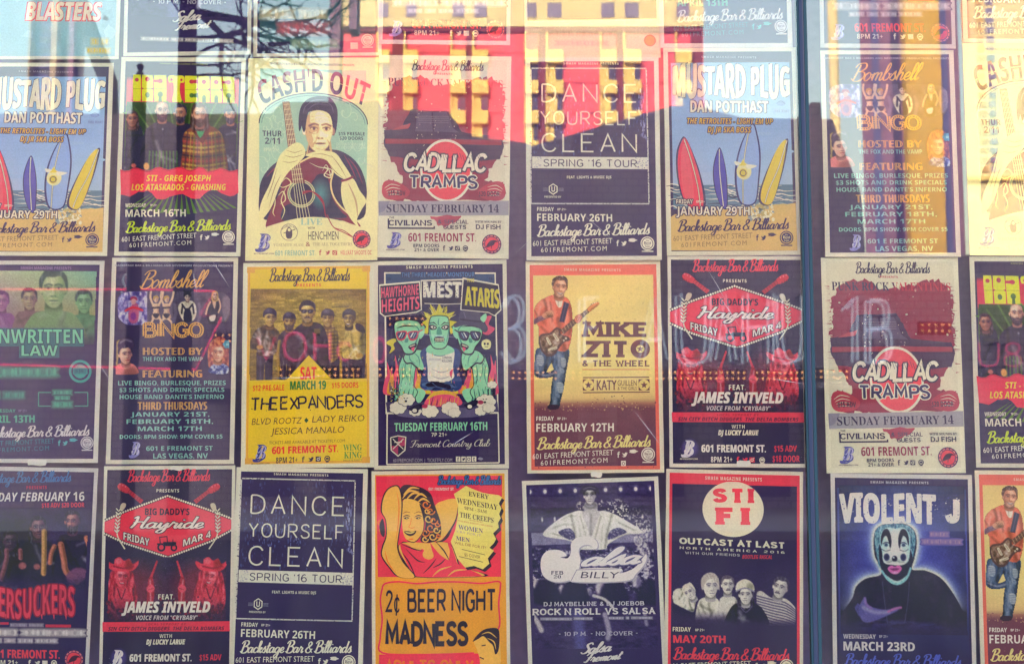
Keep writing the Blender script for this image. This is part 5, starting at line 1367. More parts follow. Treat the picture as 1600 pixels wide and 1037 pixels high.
    for k in range(6): f.ink(f.ell(614 + 13 * math.cos(k * 1.047), 438 + 13 * math.sin(k * 1.047), 10, 9, 4), ('#4f8fae', '#5f9fbe')[k % 2])
    f.ink(f.ell(614, 438, 7, 7, 4), '#9cc8d0'); f.grain(.05); f.done()
    a.part('lettering')
    a.T('BACKSTAGE BAR & BILLIARDS AND NEVERMORE PRODUCTIONS PRESENTS', (60, 43, 648, 52), '#a8a4b8', 'bold')
    a.brush('Bombshell', (178, 70, 526, 168), og, .62, -.02, .42)
    a.W('BINGO', (196, 326, 498, 408), og, 1.5, gap=1.3)
    for strokes in pen_layout('BINGO', 1.3)[0]:               # bulb dots along the letters
        tw = pen_layout('BINGO', 1.3)[1]
        for pts, cl, md in strokes:
            ln = [math.dist(p, q) for p, q in zip(pts, pts[1:])]; T = sum(ln); n = max(2, int(T / .85))
            for k in range(n + 1):
                d = T * k / n; i = 0
                while i < len(ln) - 1 and d > ln[i]: d -= ln[i]; i += 1
                t = d / max(ln[i], 1e-6); x = pts[i][0] + (pts[i + 1][0] - pts[i][0]) * t; y = pts[i][1] + (pts[i + 1][1] - pts[i][1]) * t
                a.E(196 + (x + .75) * 302 / (tw + 1.5), 408 - (.75 + y * 4.5 / 6) * 82 / 6, 3.4, 3.8, '#4a3550', n=7)
    for t, b in (('HOSTED BY', (198, 455, 490, 488)), ('FEATURING', (198, 565, 488, 598)), ('THIRD THURSDAYS', (174, 720, 512, 756))):
        a.T(t, b, '#d8945c', 'double'); a.T(t, (b[0] + 1.5, b[1], b[2] + 1.5, b[3]), '#d8945c', 'double'); a.T(t, (b[0], b[1] + 1.5, b[2], b[3] + 1.5), '#e4b070', 'double')
    for t, b, st in (('THE FOX AND THE VAMP', (198, 500, 492, 520), 'bold'), ('LIVE BINGO, BURLESQUE, PRIZES', (78, 616, 605, 638), 'bold'), ('$3 SHOTS AND DRINK SPECIALS', (85, 650, 598, 671), 'bold'), ("HOUSE BAND DANTE'S INFERNO", (86, 684, 596, 705), 'bold'),
                     ('JANUARY 21ST,', (140, 769, 524, 790), 'bold'), ('FEBRUARY 18TH,', (120, 803, 542, 825), 'bold'), ('MARCH 17TH', (175, 838, 487, 860), 'bold'), ('DOORS: 8PM SHOW: 9PM COVER $5', (88, 878, 588, 897), 'bold'), ('601 E FREMONT ST', (216, 933, 540, 955), 'bold'), ('LAS VEGAS, NV', (250, 968, 516, 992), 'bold')): a.T(t, b, tl, st)
    a.b_mark(142, 914, 188, 982, None, '#8a84c8', '#c4c0e8')
    return a.build()
def design_yellow_brick():
    a = Poster([(376, 411.5), (584.5, 408), (584.5, 733), (380.5, 728)], (375, 405, 3.098), '#dad6c4')
    a.U(.035, .02, .965, .98, '#e2b04c'); a.U(.055, .032, .945, .968, '#e2c03a')
    a.frame(.045, .027, .955, .973, .004, '#d89a44')
    for u, v in ((.06, .035), (.94, .035), (.06, .965), (.94, .965)): a.U(u - .03, v - .015, u + .03, v + .015, '#d9a048')
    rnd = random.Random(6); dk = '#3c2a46'
    f = Photo(a, 42, 148, 613, 590, 3.0, '#c2a646', 6)
    row = ((f.Y + .02 * (f.X - 330)) / 9.4); ri = np.floor(row).astype(int)
    colx = (f.X + 21 * (ri % 2) + 4 * np.sin(ri * 12.9)) / 42; ci = np.floor(colx).astype(int)
    rv = np.modf(np.abs(np.sin(ri * 12.9898 + ci * 78.233) * 43758.5))[0]
    mort = np.minimum(1, np.maximum(f.edge((row - ri) * 9.4 - 1.6, 2), f.edge((colx - ci) * 42 - 2, 2)))
    f.tone(np.ones_like(f.X), -.12); f.C *= (.78 + .42 * rv)[..., None]; f.ink(mort, '#8a6c38', .55)
    f.C *= (1 + .14 * f.noise(60, 40))[..., None]
    vig = np.clip(np.abs(f.X - 330) / 300, 0, 1) ** 2 + np.clip((215 - f.Y) / 80, 0, 1) * .8
    f.ink(np.clip(vig, 0, 1), '#6a4a34', .62)
    fl = f.edge(545 - f.Y, 10); f.ink(fl, '#7d5f38', .8); f.C *= (1 + .22 * f.noise(18, 7) * fl)[..., None]
    lg = '#352544'
    def legs(x, y0, w, c=lg): m = f.poly([(x - w, y0), (x + w, y0), (x + w * .95, 595), (x + 4, 595), (x, y0 + 60), (x - 4, 595), (x - w * .95, 595)], 3, False); f.ink(m, c); f.tone(m * f.line([(x - w * .5, y0 + 20), (x - w * .45, 590)], 9, 10), .12)
    legs(117, 455, 40); m = f.body([(44, 410), (70, 350), (110, 328), (150, 330), (184, 362), (188, 420), (160, 470), (90, 472), (78, 445), (46, 436)], '#5c4238', 1, .4, 34); f.tone(m * f.line([(60, 380), (96, 402), (84, 440)], 7, 6), .35); f.ink(f.ell(92, 432, 15, 10, 5), '#b08c48')
    f.face(137, 292, 40, '#cba852', '#3a2a40', '#735038', cap='#33264a', brim=0, look=.18)
    legs(222, 455, 36); f.body([(176, 405), (192, 364), (230, 346), (275, 365), (290, 475), (185, 475)], '#43304a', 2, .25, 12); f.ink(f.line([(186, 405), (180, 470), (186, 540)], 15, 4), '#a5823f'); f.tone(f.line([(190, 405), (186, 470), (190, 540)], 5, 5), -.4)
    f.face(231, 310, 38, '#bd9748', '#3a2a40', '#6e4c38', beard=.9, cap='#33254a', brim=1, look=0)
    legs(548, 470, 58); m = f.body([(492, 480), (500, 380), (520, 335), (560, 318), (600, 340), (613, 420), (588, 492), (520, 492)], '#c4a955', 3, .3, 22); f.ink(m * f.poly([(560, 318), (605, 332), (602, 368), (560, 350)], 4), '#3a2844'); f.tone(m * f.ell(600, 420, 24, 90, 30), -.45); f.ink(f.ell(575, 478, 17, 11, 5), '#a8823f')
    f.face(524, 298, 41, '#c4a04c', '#3a2a40', '#4f3838', cap='#3a2a40', brim=0, look=-.1, smile=True)
    legs(440, 480, 40); m = f.poly([(393, 402), (400, 350), (420, 328), (450, 334), (472, 380), (468, 490), (408, 505)]); f.ink(m, '#b0924a')
    for i in range(9): f.ink(m * f.line([(394, 346 + i * 18), (472, 340 + i * 18)], 7, 5), '#57404a', .65)
    for i in range(5): f.ink(m * f.line([(404 + i * 16, 330), (400 + i * 17, 505)], 6, 5), '#6a5040', .55)
    f.tone(m * f.ell(460, 430, 24, 90, 30), -.3)
    f.face(418, 296, 40, '#c4a04c', '#3a2a40', '#75543a', cap='#4a384c', brim=1, look=0)
    m = f.body([(238, 600), (230, 480), (243, 370), (290, 320), (330, 312), (382, 320), (414, 370), (428, 470), (434, 600)], '#382643', 5, .3, 18); f.ink(m * f.poly([(352, 345), (382, 345), (382, 370), (352, 370)], 2, False), '#66523e'); f.ink(f.poly([(300, 318), (320, 334), (345, 318), (336, 306), (306, 306)], 3), '#a8883f')
    f.face(319, 263, 50, '#d4b258', '#33243f', '#8a683c', shades=True, tash=True, look=-.02, beard=.25); f.ink(f.poly([(282, 246), (288, 220), (320, 210), (348, 222), (352, 246), (336, 232), (300, 232)], 4), '#33243f')
    f.grain(.08); f.done()
    a.P([(222, 592), (328, 474), (438, 588)], '#e2c03a')
    a.part('lettering')
    a.script((128, 46, 530, 136), '#3a2c44', -.02); a.T('PRESENTS', (264, 123, 384, 138), '#d8503c', 'bold', space=1.2, sl=-.02)
    a.T('SAT', (288, 530, 365, 588), '#e2443c', 'bold'); a.T('SAT', (290, 532, 367, 590), '#e2443c', 'bold'); a.T('MARCH 19', (240, 597, 412, 638), '#3d7c44', 'bold'); a.T('MARCH 19', (242, 598, 414, 639), '#3d7c44', 'bold')
    a.T('$12 PRE-SALE', (64, 614, 213, 641), '#e2443c', 'bold'); a.T('$15 DOORS', (442, 608, 572, 634), '#e2443c', 'bold')
    a.W('THE EXPANDERS', (56, 672, 594, 738), '#33254a', .95, gap=1.0, space=.6, jitter=.35, sl=-.01)
    a.specks(60, 672, 590, 738, 60, 1.5, 4, ['#33254a', '#e2c03a'], 8)
    a.T('BLVD ROOTZ', (62, 770, 296, 800), '#5c4a3c', 'sans', shear=.16); a.P([(321, 772), (331, 785), (321, 798), (311, 785)], '#3a5a44'); a.T('LADY REIKO', (348, 766, 600, 796), '#5c4a3c', 'sans', shear=.16); a.T('JESSICA MANALO', (154, 818, 502, 848), '#5c4a3c', 'sans', shear=.16)
    a.T('TICKETS ARE AVAILABLE AT TICKETFLY.COM', (146, 879, 508, 893), '#6a5638', 'sans'); a.T('601 FREMONT ST.', (160, 905, 474, 938), '#e2443c', 'bold'); a.T('601 FREMONT ST.', (162, 906, 476, 939), '#e2443c', 'bold')
    a.T('8PM', (180, 955, 231, 982), '#33254a', 'bold'); a.T('21+', (242, 955, 282, 982), '#33254a', 'bold'); a.icons(309, 968, 14, '#33254a', gap=2.55, seal=True)
    a.T('WING', (500, 905, 590, 934), '#4f8a4a', 'serif'); a.T('KING', (504, 940, 590, 970), '#4f8a4a', 'serif'); a.T('PRIVATE PARTY', (500, 975, 592, 985), '#8a7a48', 'sans')
    a.b_mark(82, 896, 136, 966, '#6a5638', '#3f3f8c', '#a9a6dd')
    return a.build()

def design_monsters():
    a = Poster([(583, 409), (792.8, 405), (794, 732), (586, 733)], (580, 400, 3.05), '#d9d3c6')
    a.U(.03, .02, .97, .98, INK)
    gr, gd, dk, pk, yl = '#8fcfae', '#4c8f86', '#2c2148', '#e2557c', '#d3c244'
    a.P([(58, 80), (596, 78), (605, 756), (70, 756)], WHITE); a.P([(65, 87), (590, 85), (598, 748), (77, 748)], '#2d2656')
    a.P([(65, 87), (590, 85), (590, 150), (66, 150)], '#2f4a7a')
    rnd = random.Random(8)
    for i in range(14): a.P([(75 + i * 38, 600), (80 + i * 38, 520 - rnd.uniform(0, 90)), (104 + i * 38, 520 - rnd.uniform(0, 60)), (108 + i * 38, 640)], '#3a3264')
    def flame(x, y, h, w, c):
        a.S([(x - w, y), (x - w * .8, y - h * .4), (x - w * .3, y - h * .65), (x - w * .4, y - h), (x + w * .2, y - h * .7), (x + w * .5, y - h * .85), (x + w * .7, y - h * .4), (x + w, y)], c, 4)
    for i in range(14): flame(85 + i * 38, 660, rnd.uniform(120, 210) * (1 if i < 4 or i > 9 else .3), 26, pk)
    for i in range(12): flame(95 + i * 43, 660, rnd.uniform(60, 120) * (1 if i < 4 or i > 8 else .4), 18, '#e59a4c')
    for i in range(12): flame(100 + i * 43, 660, rnd.uniform(30, 70), 11, yl)
    a.S([(535, 300), (575, 290), (560, 330), (590, 350), (560, 380), (530, 370), (550, 340)], pk); a.S([(70, 420), (100, 400), (125, 405), (105, 425), (110, 450), (85, 470), (95, 440)], yl)
    # table, city lights
    a.P([(70, 700), (600, 700), (605, 748), (77, 748)], '#4a3f6c'); a.S([(120, 760), (200, 730), (480, 730), (570, 748), (480, 772), (240, 776)], '#6a5f88')
    # arms
    for f in (lambda x: x, lambda x: 690 - x):
        a.S([(f(p[0]), p[1]) for p in ((150, 480), (190, 470), (215, 500), (205, 560), (200, 620), (215, 650), (200, 680), (120, 680), (108, 650), (135, 610), (130, 540))], gr)
        for p in ([(165, 500), (160, 550), (175, 600)], [(195, 510), (185, 560), (190, 620)], [(145, 520), (150, 580), (135, 630)]): a.L([(f(q[0]), q[1]) for q in p], 5, gd, True, taper='both')
        for k in range(5):
            x = 118 + k * 21
            a.L([(f(x + 6), 640), (f(x), 665), (f(x - 3 + (k == 4) * 8), 692)], 15, gd, True, taper=(1, .5)); a.L([(f(x + 8), 638), (f(x + 3), 662), (f(x), 688)], 11, gr, True, taper=(1, .4))
        a.S([(f(p[0]), p[1]) for p in ((210, 640), (245, 640), (258, 660), (235, 700), (215, 695))], gr)
    for f in (lambda x: x, lambda x: 690 - x):
        a.L([(f(p[0]), p[1]) for p in ((150, 480), (130, 540), (135, 610), (108, 650), (116, 684))], 4, dk, True); a.L([(f(p[0]), p[1]) for p in ((192, 470), (217, 502), (207, 560), (203, 618), (220, 652), (204, 686))], 4, dk, True)
        for i in range(26):
            x, y = rnd.uniform(128, 205), rnd.uniform(490, 660); a.L([(f(x), y), (f(x + rnd.uniform(-8, 8)), y + rnd.uniform(10, 26))], 3.2, rnd.choice((gd, dk, '#b8e4c8')), taper=(1, .1))
        for k in range(5): a.L([(f(112 + k * 22), 650), (f(108 + k * 22), 672), (f(104 + k * 22), 696)], 2.5, dk, True)
    for i in range(20): x = rnd.choice((rnd.uniform(80, 135), rnd.uniform(545, 590))); a.B(x, rnd.uniform(560, 690), x + 5, rnd.uniform(600, 690), rnd.choice((dk, '#4a3f6c')))
    for f in (lambda x: x, lambda x: 690 - x):
        a.S([(f(p[0]), p[1]) for p in ((150, 485), (185, 452), (250, 452), (268, 500), (250, 560), (214, 540), (190, 520), (165, 520))], dk); a.S([(f(p[0]), p[1]) for p in ((156, 487), (187, 458), (246, 458), (260, 500), (246, 548), (214, 530), (192, 512), (168, 512))], gr)
        for p in ([(200, 465), (225, 490), (230, 530)], [(180, 470), (185, 500), (210, 520)], [(240, 470), (250, 500)]): a.L([(f(q[0]), q[1]) for q in p], 5, gd, True, taper='both')
    # torso
    a.S([(232, 470), (270, 440), (380, 440), (425, 470), (415, 560), (432, 610), (400, 650), (250, 640), (235, 600), (250, 540)], '#3a4a86')
    a.S([(262, 470), (285, 455), (300, 480), (350, 480), (365, 450), (395, 460), (388, 540), (392, 585), (340, 612), (275, 606), (268, 540)], '#dcd6cf')
    a.T('LONDON', (338, 484, 382, 496), '#4a4068', 'bold'); a.T('KILLING', (336, 500, 384, 511), '#4a4068', 'bold'); a.mumble((276, 494, 332, 503), '#b0a8b4', (9,), 0, 3, '#dcd6cf')
    for p in ([(280, 540), (330, 560), (380, 545)], [(285, 575), (330, 590), (375, 578)]): a.L(p, 3.5, '#8a84a0', True, taper='both')
    a.S([(372, 560), (388, 545), (380, 585)], pk)
    for i in range(24): a.S([(rnd.uniform(0, 1) * 150 + 250 + 14 * math.cos(k), 625 + rnd.uniform(-18, 14) + 7 * math.sin(k)) for k in range(6)], rnd.choice((dk, '#5a72a8', '#2c3468')), 2)
    a.S([(280, 430), (360, 430), (395, 460), (330, 480), (262, 462)], gr)
    # the pizza
    a.S([(255, 715), (275, 670), (310, 648), (370, 648), (410, 670), (430, 712), (340, 722)], pk); a.S([(262, 690), (300, 652), (370, 648), (415, 680), (370, 665), (310, 668)], '#d8b04c')
    for i in range(16): a.L([(275 + i * 9, 715), (282 + i * 9 + rnd.uniform(-6, 6), 690 - rnd.uniform(0, 22))], 5, rnd.choice((yl, '#e58a4c', dk)), taper=(1, .2))
    # middle head
    for c, g_ in ((dk, 0), (yl, 3)):
        sp = []
        for k in range(17):
            t = math.pi * (1.12 - 1.24 * k / 16); rr = (84 if k % 2 else 128) + 9 * math.sin(k * 2.3) - g_
            sp.append((322 + rr * .70 * math.cos(t), 332 - rr * .86 * math.sin(t)))
        a.P(sp + [(378, 380 - g_), (362, 320), (290, 320), (266, 380 - g_)], c)
    for i in range(26):
        g = rnd.uniform(3.4, 6.0); a.L([(322 + 50 * math.cos(g), 320 + 50 * math.sin(g)), (322 + 88 * math.cos(g), 315 + 82 * math.sin(g))], 3, rnd.choice((dk, '#9a8a34', '#e8e088')), taper=(1, .1))
    a.S([(278, 300), (300, 288), (345, 288), (368, 300), (374, 360), (366, 420), (345, 448), (300, 448), (280, 420), (270, 360)], dk); a.S([(282, 303), (302, 292), (343, 292), (364, 303), (370, 360), (362, 418), (342, 443), (303, 443), (284, 418), (275, 360)], gr)
    for p in ([(284, 310), (278, 360), (290, 420)], [(362, 310), (368, 360), (356, 420)], [(300, 385), (306, 400), (300, 425)], [(345, 385), (340, 400), (348, 425)], [(322, 300), (318, 325), (324, 338)]): a.L(p, 6, gd, True, taper='both')
    for sx in (-1, 1):
        a.S([(322 + sx * 10, 344), (322 + sx * 28, 332), (322 + sx * 46, 336), (322 + sx * 42, 356), (322 + sx * 18, 356)], dk); a.S([(322 + sx * 16, 346), (322 + sx * 28, 338), (322 + sx * 40, 342), (322 + sx * 28, 352)], '#e8e0d0'); a.E(322 + sx * 26, 345, 4.5, 5, dk)
        a.L([(322 + sx * 6, 338), (322 + sx * 26, 322), (322 + sx * 50, 326)], 6, dk, taper='both')
    a.S([(316, 345), (328, 345), (336, 376), (322, 382), (310, 376)], gd)
    a.S([(300, 396), (322, 388), (346, 396), (342, 414), (304, 414)], dk)
    for i in range(6): a.B(304 + i * 7, 397, 309.5 + i * 7, 404, '#e8e0c0'); a.B(305 + i * 7, 406, 309 + i * 7, 412, '#e8e0c0')
    # side heads
    for k, cx in ((0, 172), (1, 468)):
        f = (lambda x: x) if not k else (lambda x: 640 - x)
        a.S([(f(p[0]), p[1]) for p in ((105, 330), (120, 310), (190, 305), (232, 320), (242, 360), (228, 420), (205, 470), (160, 476), (140, 440), (118, 410), (108, 370))], dk)
        a.S([(f(p[0]), p[1]) for p in ((110, 335), (125, 318), (190, 312), (226, 325), (236, 360), (222, 418), (200, 464), (163, 468), (145, 436), (123, 406), (113, 370))], gr)
        a.S([(f(p[0]), p[1]) for p in ((232, 350), (252, 340), (250, 380), (230, 400))], gr)
        for p in ([(200, 330), (226, 360), (214, 420)], [(150, 330), (185, 325)], [(195, 440), (210, 420), (220, 390)], [(125, 350), (130, 390), (150, 420)]): a.L([(f(q[0]), q[1]) for q in p], 6, gd, True, taper='both')
        a.L([(f(120), 350), (f(160), 338), (f(215), 342)], 7, dk, True, taper='both')
        fr = '#c8405c' if not k else dk
        for x in (143, 198):
            a.S([(f(x - 26), 380), (f(x - 20), 366), (f(x + 20), 362), (f(x + 26), 376), (f(x + 14), 404), (f(x - 14), 408)], fr); a.S([(f(x - 20), 380), (f(x - 15), 371), (f(x + 16), 368), (f(x + 20), 377), (f(x + 10), 397), (f(x - 10), 400)], '#3a3468')
            a.L([(f(x - 12), 394), (f(x + 2), 370)], 5, '#d8e0e0'); a.L([(f(x), 396), (f(x + 12), 372)], 3, '#9ab8c4')
        a.L([(f(165), 378), (f(178), 374)], 6, fr); a.L([(f(224), 368), (f(244), 356)], 6, fr)
        a.S([(f(162), 400), (f(176), 398), (f(172), 418), (f(158), 416)], gd); a.S([(f(176), 436), (f(212), 420), (f(214), 438), (f(190), 454)], dk); a.L([(f(182), 438), (f(208), 428)], 4, '#e8e0c0'); a.S([(f(190), 446), (f(206), 440), (f(200), 462)], pk)
    a.S([(102, 330), (100, 300), (130, 280), (190, 276), (226, 290), (236, 322), (190, 312), (130, 316)], '#43345c'); a.L([(104, 322), (160, 306), (236, 318)], 7, dk, True)
    a.S([(392, 330), (440, 308), (520, 312), (556, 346), (540, 370), (500, 340), (440, 336), (400, 346)], '#4a4468'); a.S([(420, 318), (425, 268), (460, 250), (500, 254), (520, 280), (524, 330), (470, 326)], '#4a4468'); a.L([(421, 306), (470, 312), (524, 318)], 9, dk, True); a.S([(520, 300), (546, 278), (550, 300), (536, 320)], gr); a.L([(440, 270), (450, 300)], 4, '#6a6488')
    # cigarettes, smoke, crew
    def puff(x, y, r):
        for k in range(7): a.E(x + r * .75 * math.cos(k * .9), y + r * .5 * math.sin(k * .9), r * .52, r * .46, '#3a3058')
        for k in range(7): a.E(x + r * .75 * math.cos(k * .9), y + r * .5 * math.sin(k * .9) - 1, r * .45, r * .4, '#dcd4c8')
        a.E(x, y, r * .6, r * .42, '#dcd4c8')
    for x, y, r in ((128, 728, 34), (168, 690, 34), (210, 745, 26), (280, 745, 34), (375, 732, 36), (395, 752, 26), (545, 700, 40), (520, 745, 24), (560, 730, 26), (575, 620, 20)): puff(x, y, r)
    for x, y in ((165, 688), (540, 694)): a.L([(x - 10, y - 8), (x - 3, y - 4)], 4, dk); a.L([(x + 10, y - 8), (x + 3, y - 4)], 4, dk); a.E(x, y + 8, 7, 5, dk)
    for x, y, s in ((205, 730, 1), (470, 712, -1)): a.S([(x - 30, y + 6), (x, y - 14), (x + 34, y - 20), (x + 36, y - 4), (x + 10, y + 12)], dk); a.E(x + s * 4, y + 12, 17, 13, dk); a.E(x + s * 2, y + 10, 11, 9, '#dcd4c8'); a.E(x + 50, y - 10, 14, 10, '#a83a64')
    a.S([(530, 410), (552, 402), (570, 415), (566, 445), (540, 450), (526, 432)], '#e0dca0'); a.E(541, 424, 5, 6, dk); a.E(556, 424, 5, 6, dk); a.L([(540, 438), (558, 438)], 3, dk)
    a.specks(90, 630, 160, 700, 40, 1.5, 4, [yl, '#e8e0c0', '#e59a4c'], 4)
    for i in range(60): x, y = rnd.uniform(85, 590), rnd.uniform(480, 700); a.L([(x, y), (x + rnd.uniform(-6, 6), y - rnd.uniform(6, 18))], 2.5, rnd.choice((dk, yl, pk)), taper=(1, .1))
    # title plates
    for pts in ([(36, 140), (230, 122), (240, 262), (215, 275), (60, 296), (40, 280)], [(234, 118), (440, 110), (446, 232), (350, 236), (250, 232), (236, 250)], [(436, 104), (610, 136), (622, 262), (590, 292), (560, 275), (424, 262)]):
        a.P(pts, WHITE); cx = sum(p[0] for p in pts) / 6; cy = sum(p[1] for p in pts) / 6; a.P([(cx + (p[0] - cx) * .955, cy + (p[1] - cy) * .92) for p in pts], dk)
    a.part('lettering')
    a.T('SMASH MAGAZINE PRESENTS', (164, 50, 484, 64), WHITE, 'bold', space=1.3, sl=-.02)
    a.T('THE THREE HEADED MONSTOUR', (142, 82, 494, 104), '#4a7ab8', 'bold', sl=-.012, ol=(3.5, '#1f2a5c')); a.T('20', (72, 106, 90, 120), '#24305c', 'bold'); a.T('16', (562, 102, 580, 116), '#24305c', 'bold')
    a.T('HAWTHORNE', (46, 142, 224, 192), '#e2567a', 'bold', fn=lambda p: (p[0], p[1] - .10 * (p[0] - 46) + 14)); a.T('HEIGHTS', (48, 200, 228, 262), '#e2567a', 'bold', fn=lambda p: (p[0], p[1] - .10 * (p[0] - 46) + 14))
    a.T('MEST', (250, 128, 430, 200), '#d6d0c4', 'bold', ol=(3, '#8a84a0')); a.T('MEST', (246, 126, 426, 202), '#dcd6ca', 'bold'); a.specks(250, 130, 430, 205, 60, 1.5, 4, ['#6a6488', dk], 5)
    a.T('THE', (456, 110, 492, 126), yl, 'bold'); a.T('ATARIS', (446, 146, 610, 238), yl, 'bold', fn=lambda p: (p[0], p[1] + .10 * (p[0] - 446) - (p[1] - 190) * .12 * (p[0] - 446) / 160)); a.T('ATARIS', (449, 146, 613, 238), yl, 'bold', fn=lambda p: (p[0], p[1] + .10 * (p[0] - 446)))
    a.T('TUESDAY FEBRUARY 16TH', (112, 798, 550, 836), gr, 'bold', sl=-.008); a.T('TUESDAY FEBRUARY 16TH', (113, 799, 551, 837), gr, 'bold', sl=-.008); a.T('7P 21+', (286, 844, 360, 862), WHITE, 'bold')
    a.brush('Fremont Country Club', (184, 878, 568, 926), WHITE, .5, -.01, .2)
    a.T('601FREMONT.COM  |  TICKETFLY.COM', (108, 964, 384, 980), '#a8a2b4', 'sans'); a.part('emblem')
    for i, c in enumerate('f.ot'): 
        x = 402 + i * 25; a.B(x, 956, x + 21, 980, WHITE)
        if c == '.': a.bird(x + 10, 968, 8, INK)
        elif c == 'o': a.ring(x + 10, 968, 6, 3, INK)
        else: a.T(c, (x + 6, 959, x + 15, 978), INK, 'bold', True)
    a.S([(505, 968), (515, 960), (530, 966), (522, 974)], '#8a86a0')
    a.L([(95, 866), (130, 858), (166, 864), (162, 925), (130, 952), (98, 925), (95, 866)], 5, WHITE); a.P([(99, 868), (130, 862), (130, 905), (99, 905)], dk); a.P([(130, 862), (162, 868), (162, 905), (130, 905)], '#b03a6a'); a.P([(99, 905), (130, 905), (130, 946), (101, 922)], '#b03a6a'); a.P([(130, 905), (162, 905), (158, 922), (130, 946)], dk)
    a.L([(105, 872), (155, 920)], 4, WHITE); a.L([(155, 872), (105, 920)], 4, WHITE); a.L([(112, 888), (148, 886)], 4, WHITE)
    a.frame(.045, .03, .955, .97, .0028, WHITE) if False else None
    for p in ([(78, 756), (78, 990)], [(78, 990), (606, 986)], [(606, 986), (603, 756)]): a.L(p, 6, WHITE)
    return a.build()

def design_guitarist():
    a = Poster([(820, 409), (1033, 405), (1036.4, 739), (825, 738)], (815, 400, 3.004), '#dcd4c2')
    a.U(.03, .02, .97, .985, '#ea6a60')
    a.G(.055, .07, .945, .968, [(0, '#dcc682'), (.5, '#e2cd8a'), (.645, '#dcc088'), (.672, '#a87468'), (.69, '#76445a'), (1, '#6c3c58')], 40)
    rnd = random.Random(5)
    a.specks(50, 690, 630, 730, 120, 2, 6, ['#7a4a5a', '#c09a78', '#8a5a60', '#a87a6a'], 3); a.specks(330, 655, 480, 690, 12, 2, 5, ['#6a4a50'], 6); a.specks(50, 730, 630, 995, 90, 1.5, 4, ['#7c4a60', '#643654', '#845468'], 4)
    a.specks(300, 140, 620, 300, 40, 3, 8, [mix(K('#dcc682'), K('#c8b47c'), .6)], 7)
    dk, bl = '#33284e', '#3f5480'
    f = Photo(a, 36, 88, 366, 730, 2.8, None, 8)
    wear = f.noise(9, 26)
    m = f.poly([(72, 440), (150, 440), (160, 475), (130, 520), (112, 556), (98, 568), (66, 568), (56, 540), (62, 490)], 3); f.ink(m, bl); f.tone(m * f.line([(92, 455), (76, 510), (74, 545)], 22, 22), .22); f.tone(m * f.line([(130, 460), (108, 540)], 18, 18), -.35)
    m2 = f.poly([(56, 535), (90, 556), (130, 548), (162, 535), (158, 566), (120, 578), (80, 577), (60, 562)], 3); f.ink(m2, '#33426c'); f.tone(m2 * f.line([(70, 552), (110, 566), (150, 556)], 8, 8), .35)
    m3 = f.poly([(122, 440), (217, 440), (216, 500), (206, 560), (197, 620), (181, 690), (173, 716), (132, 714), (134, 680), (140, 600), (150, 540)], 3); f.ink(m3, bl); f.tone(m3 * f.line([(176, 450), (176, 540), (164, 630), (150, 705)], 24, 26), .2); f.tone(m3 * f.line([(208, 450), (202, 560), (188, 640), (172, 705)], 16, 18), -.4); f.tone(m3 * f.line([(146, 560), (140, 640), (136, 705)], 9, 10), -.35)
    f.tone((m + m3) * np.clip(wear, 0, 1), .18); f.tone((m + m3) * np.clip(-wear, 0, 1), -.3)
    for x, y, w, h in ((86, 495, 15, 22), (194, 505, 11, 20), (180, 622, 14, 22), (190, 545, 8, 10), (170, 660, 7, 8)):
        q = f.poly([(x - w, y - h), (x + w, y - h + 4), (x + w * .9, y + h), (x - w + 3, y + h - 3)], 5); f.ink(q, '#b4bac6', .9)
        for k in range(5): f.ink(q * f.line([(x - w, y - h * .7 + k * h * .36), (x + w, y - h * .6 + k * h * .36)], 3.5, 3), '#54688e', .8)
    f.ink(f.poly([(120, 716), (128, 702), (172, 702), (172, 720), (140, 725)], 3), '#3c2a44')
    # orange shirt
    m = f.poly([(60, 300), (70, 240), (95, 210), (138, 188), (192, 192), (222, 215), (234, 260), (237, 340), (217, 442), (160, 448), (85, 402), (78, 340)], 3); f.ink(m, '#e3705c')
    m2 = f.poly([(68, 232), (100, 206), (116, 250), (92, 300), (72, 324), (42, 320), (38, 290), (56, 258)], 3); f.ink(m2, '#e2745e')
    mm = np.maximum(m, m2); nz = f.noise(34, 46)
    f.tone(mm * np.clip(nz, 0, 1), .16); f.tone(mm * np.clip(-nz, 0, 1), -.22)
    for l, w, k in (([(104, 212), (114, 262), (94, 306)], 12, -.35), ([(168, 300), (188, 400), (202, 442)], 14, -.3), ([(218, 232), (230, 300), (222, 370)], 14, -.35), ([(132, 224), (142, 310)], 10, -.25), ([(58, 262), (78, 296)], 9, -.3), ([(122, 216), (130, 290)], 9, .2), ([(84, 244), (74, 290)], 10, .2), ([(208, 390), (212, 432)], 9, .18), ([(150, 330), (160, 420)], 8, .15), ([(188, 240), (206, 330)], 9, .12), ([(90, 340), (130, 380)], 12, -.25)): f.tone(mm * f.line(l, w, w * 1.2), k)
    f.ink(f.poly([(150, 196), (168, 212), (188, 196), (186, 240), (168, 244)], 3), '#e0d4c4'); f.tone(f.line([(168, 214), (170, 240)], 5, 6), -.2)
    f.ink(f.poly([(196, 218), (220, 228), (198, 318), (174, 314)], 3, False), dk); f.ink(f.line([(206, 226), (186, 310)], 4, 4), '#5a4c70', .7)
    m = f.poly([(44, 322), (60, 300), (95, 284), (138, 262), (148, 276), (130, 294), (90, 310), (60, 326)], 3); f.ink(m, '#6b4a66'); f.C += (.1 * f.noise(9))[..., None] * m[..., None]
    m = f.poly([(94, 280), (128, 260), (147, 268), (142, 292), (112, 299), (98, 294)], 3); f.ink(m, '#cf8f70'); f.tone(m * f.ell(130, 292, 20, 10, 12), -.35)
    for k in range(4): f.tone(f.line([(112 + k * 8, 272), (125 + k * 7, 291)], 3, 3), -.4)
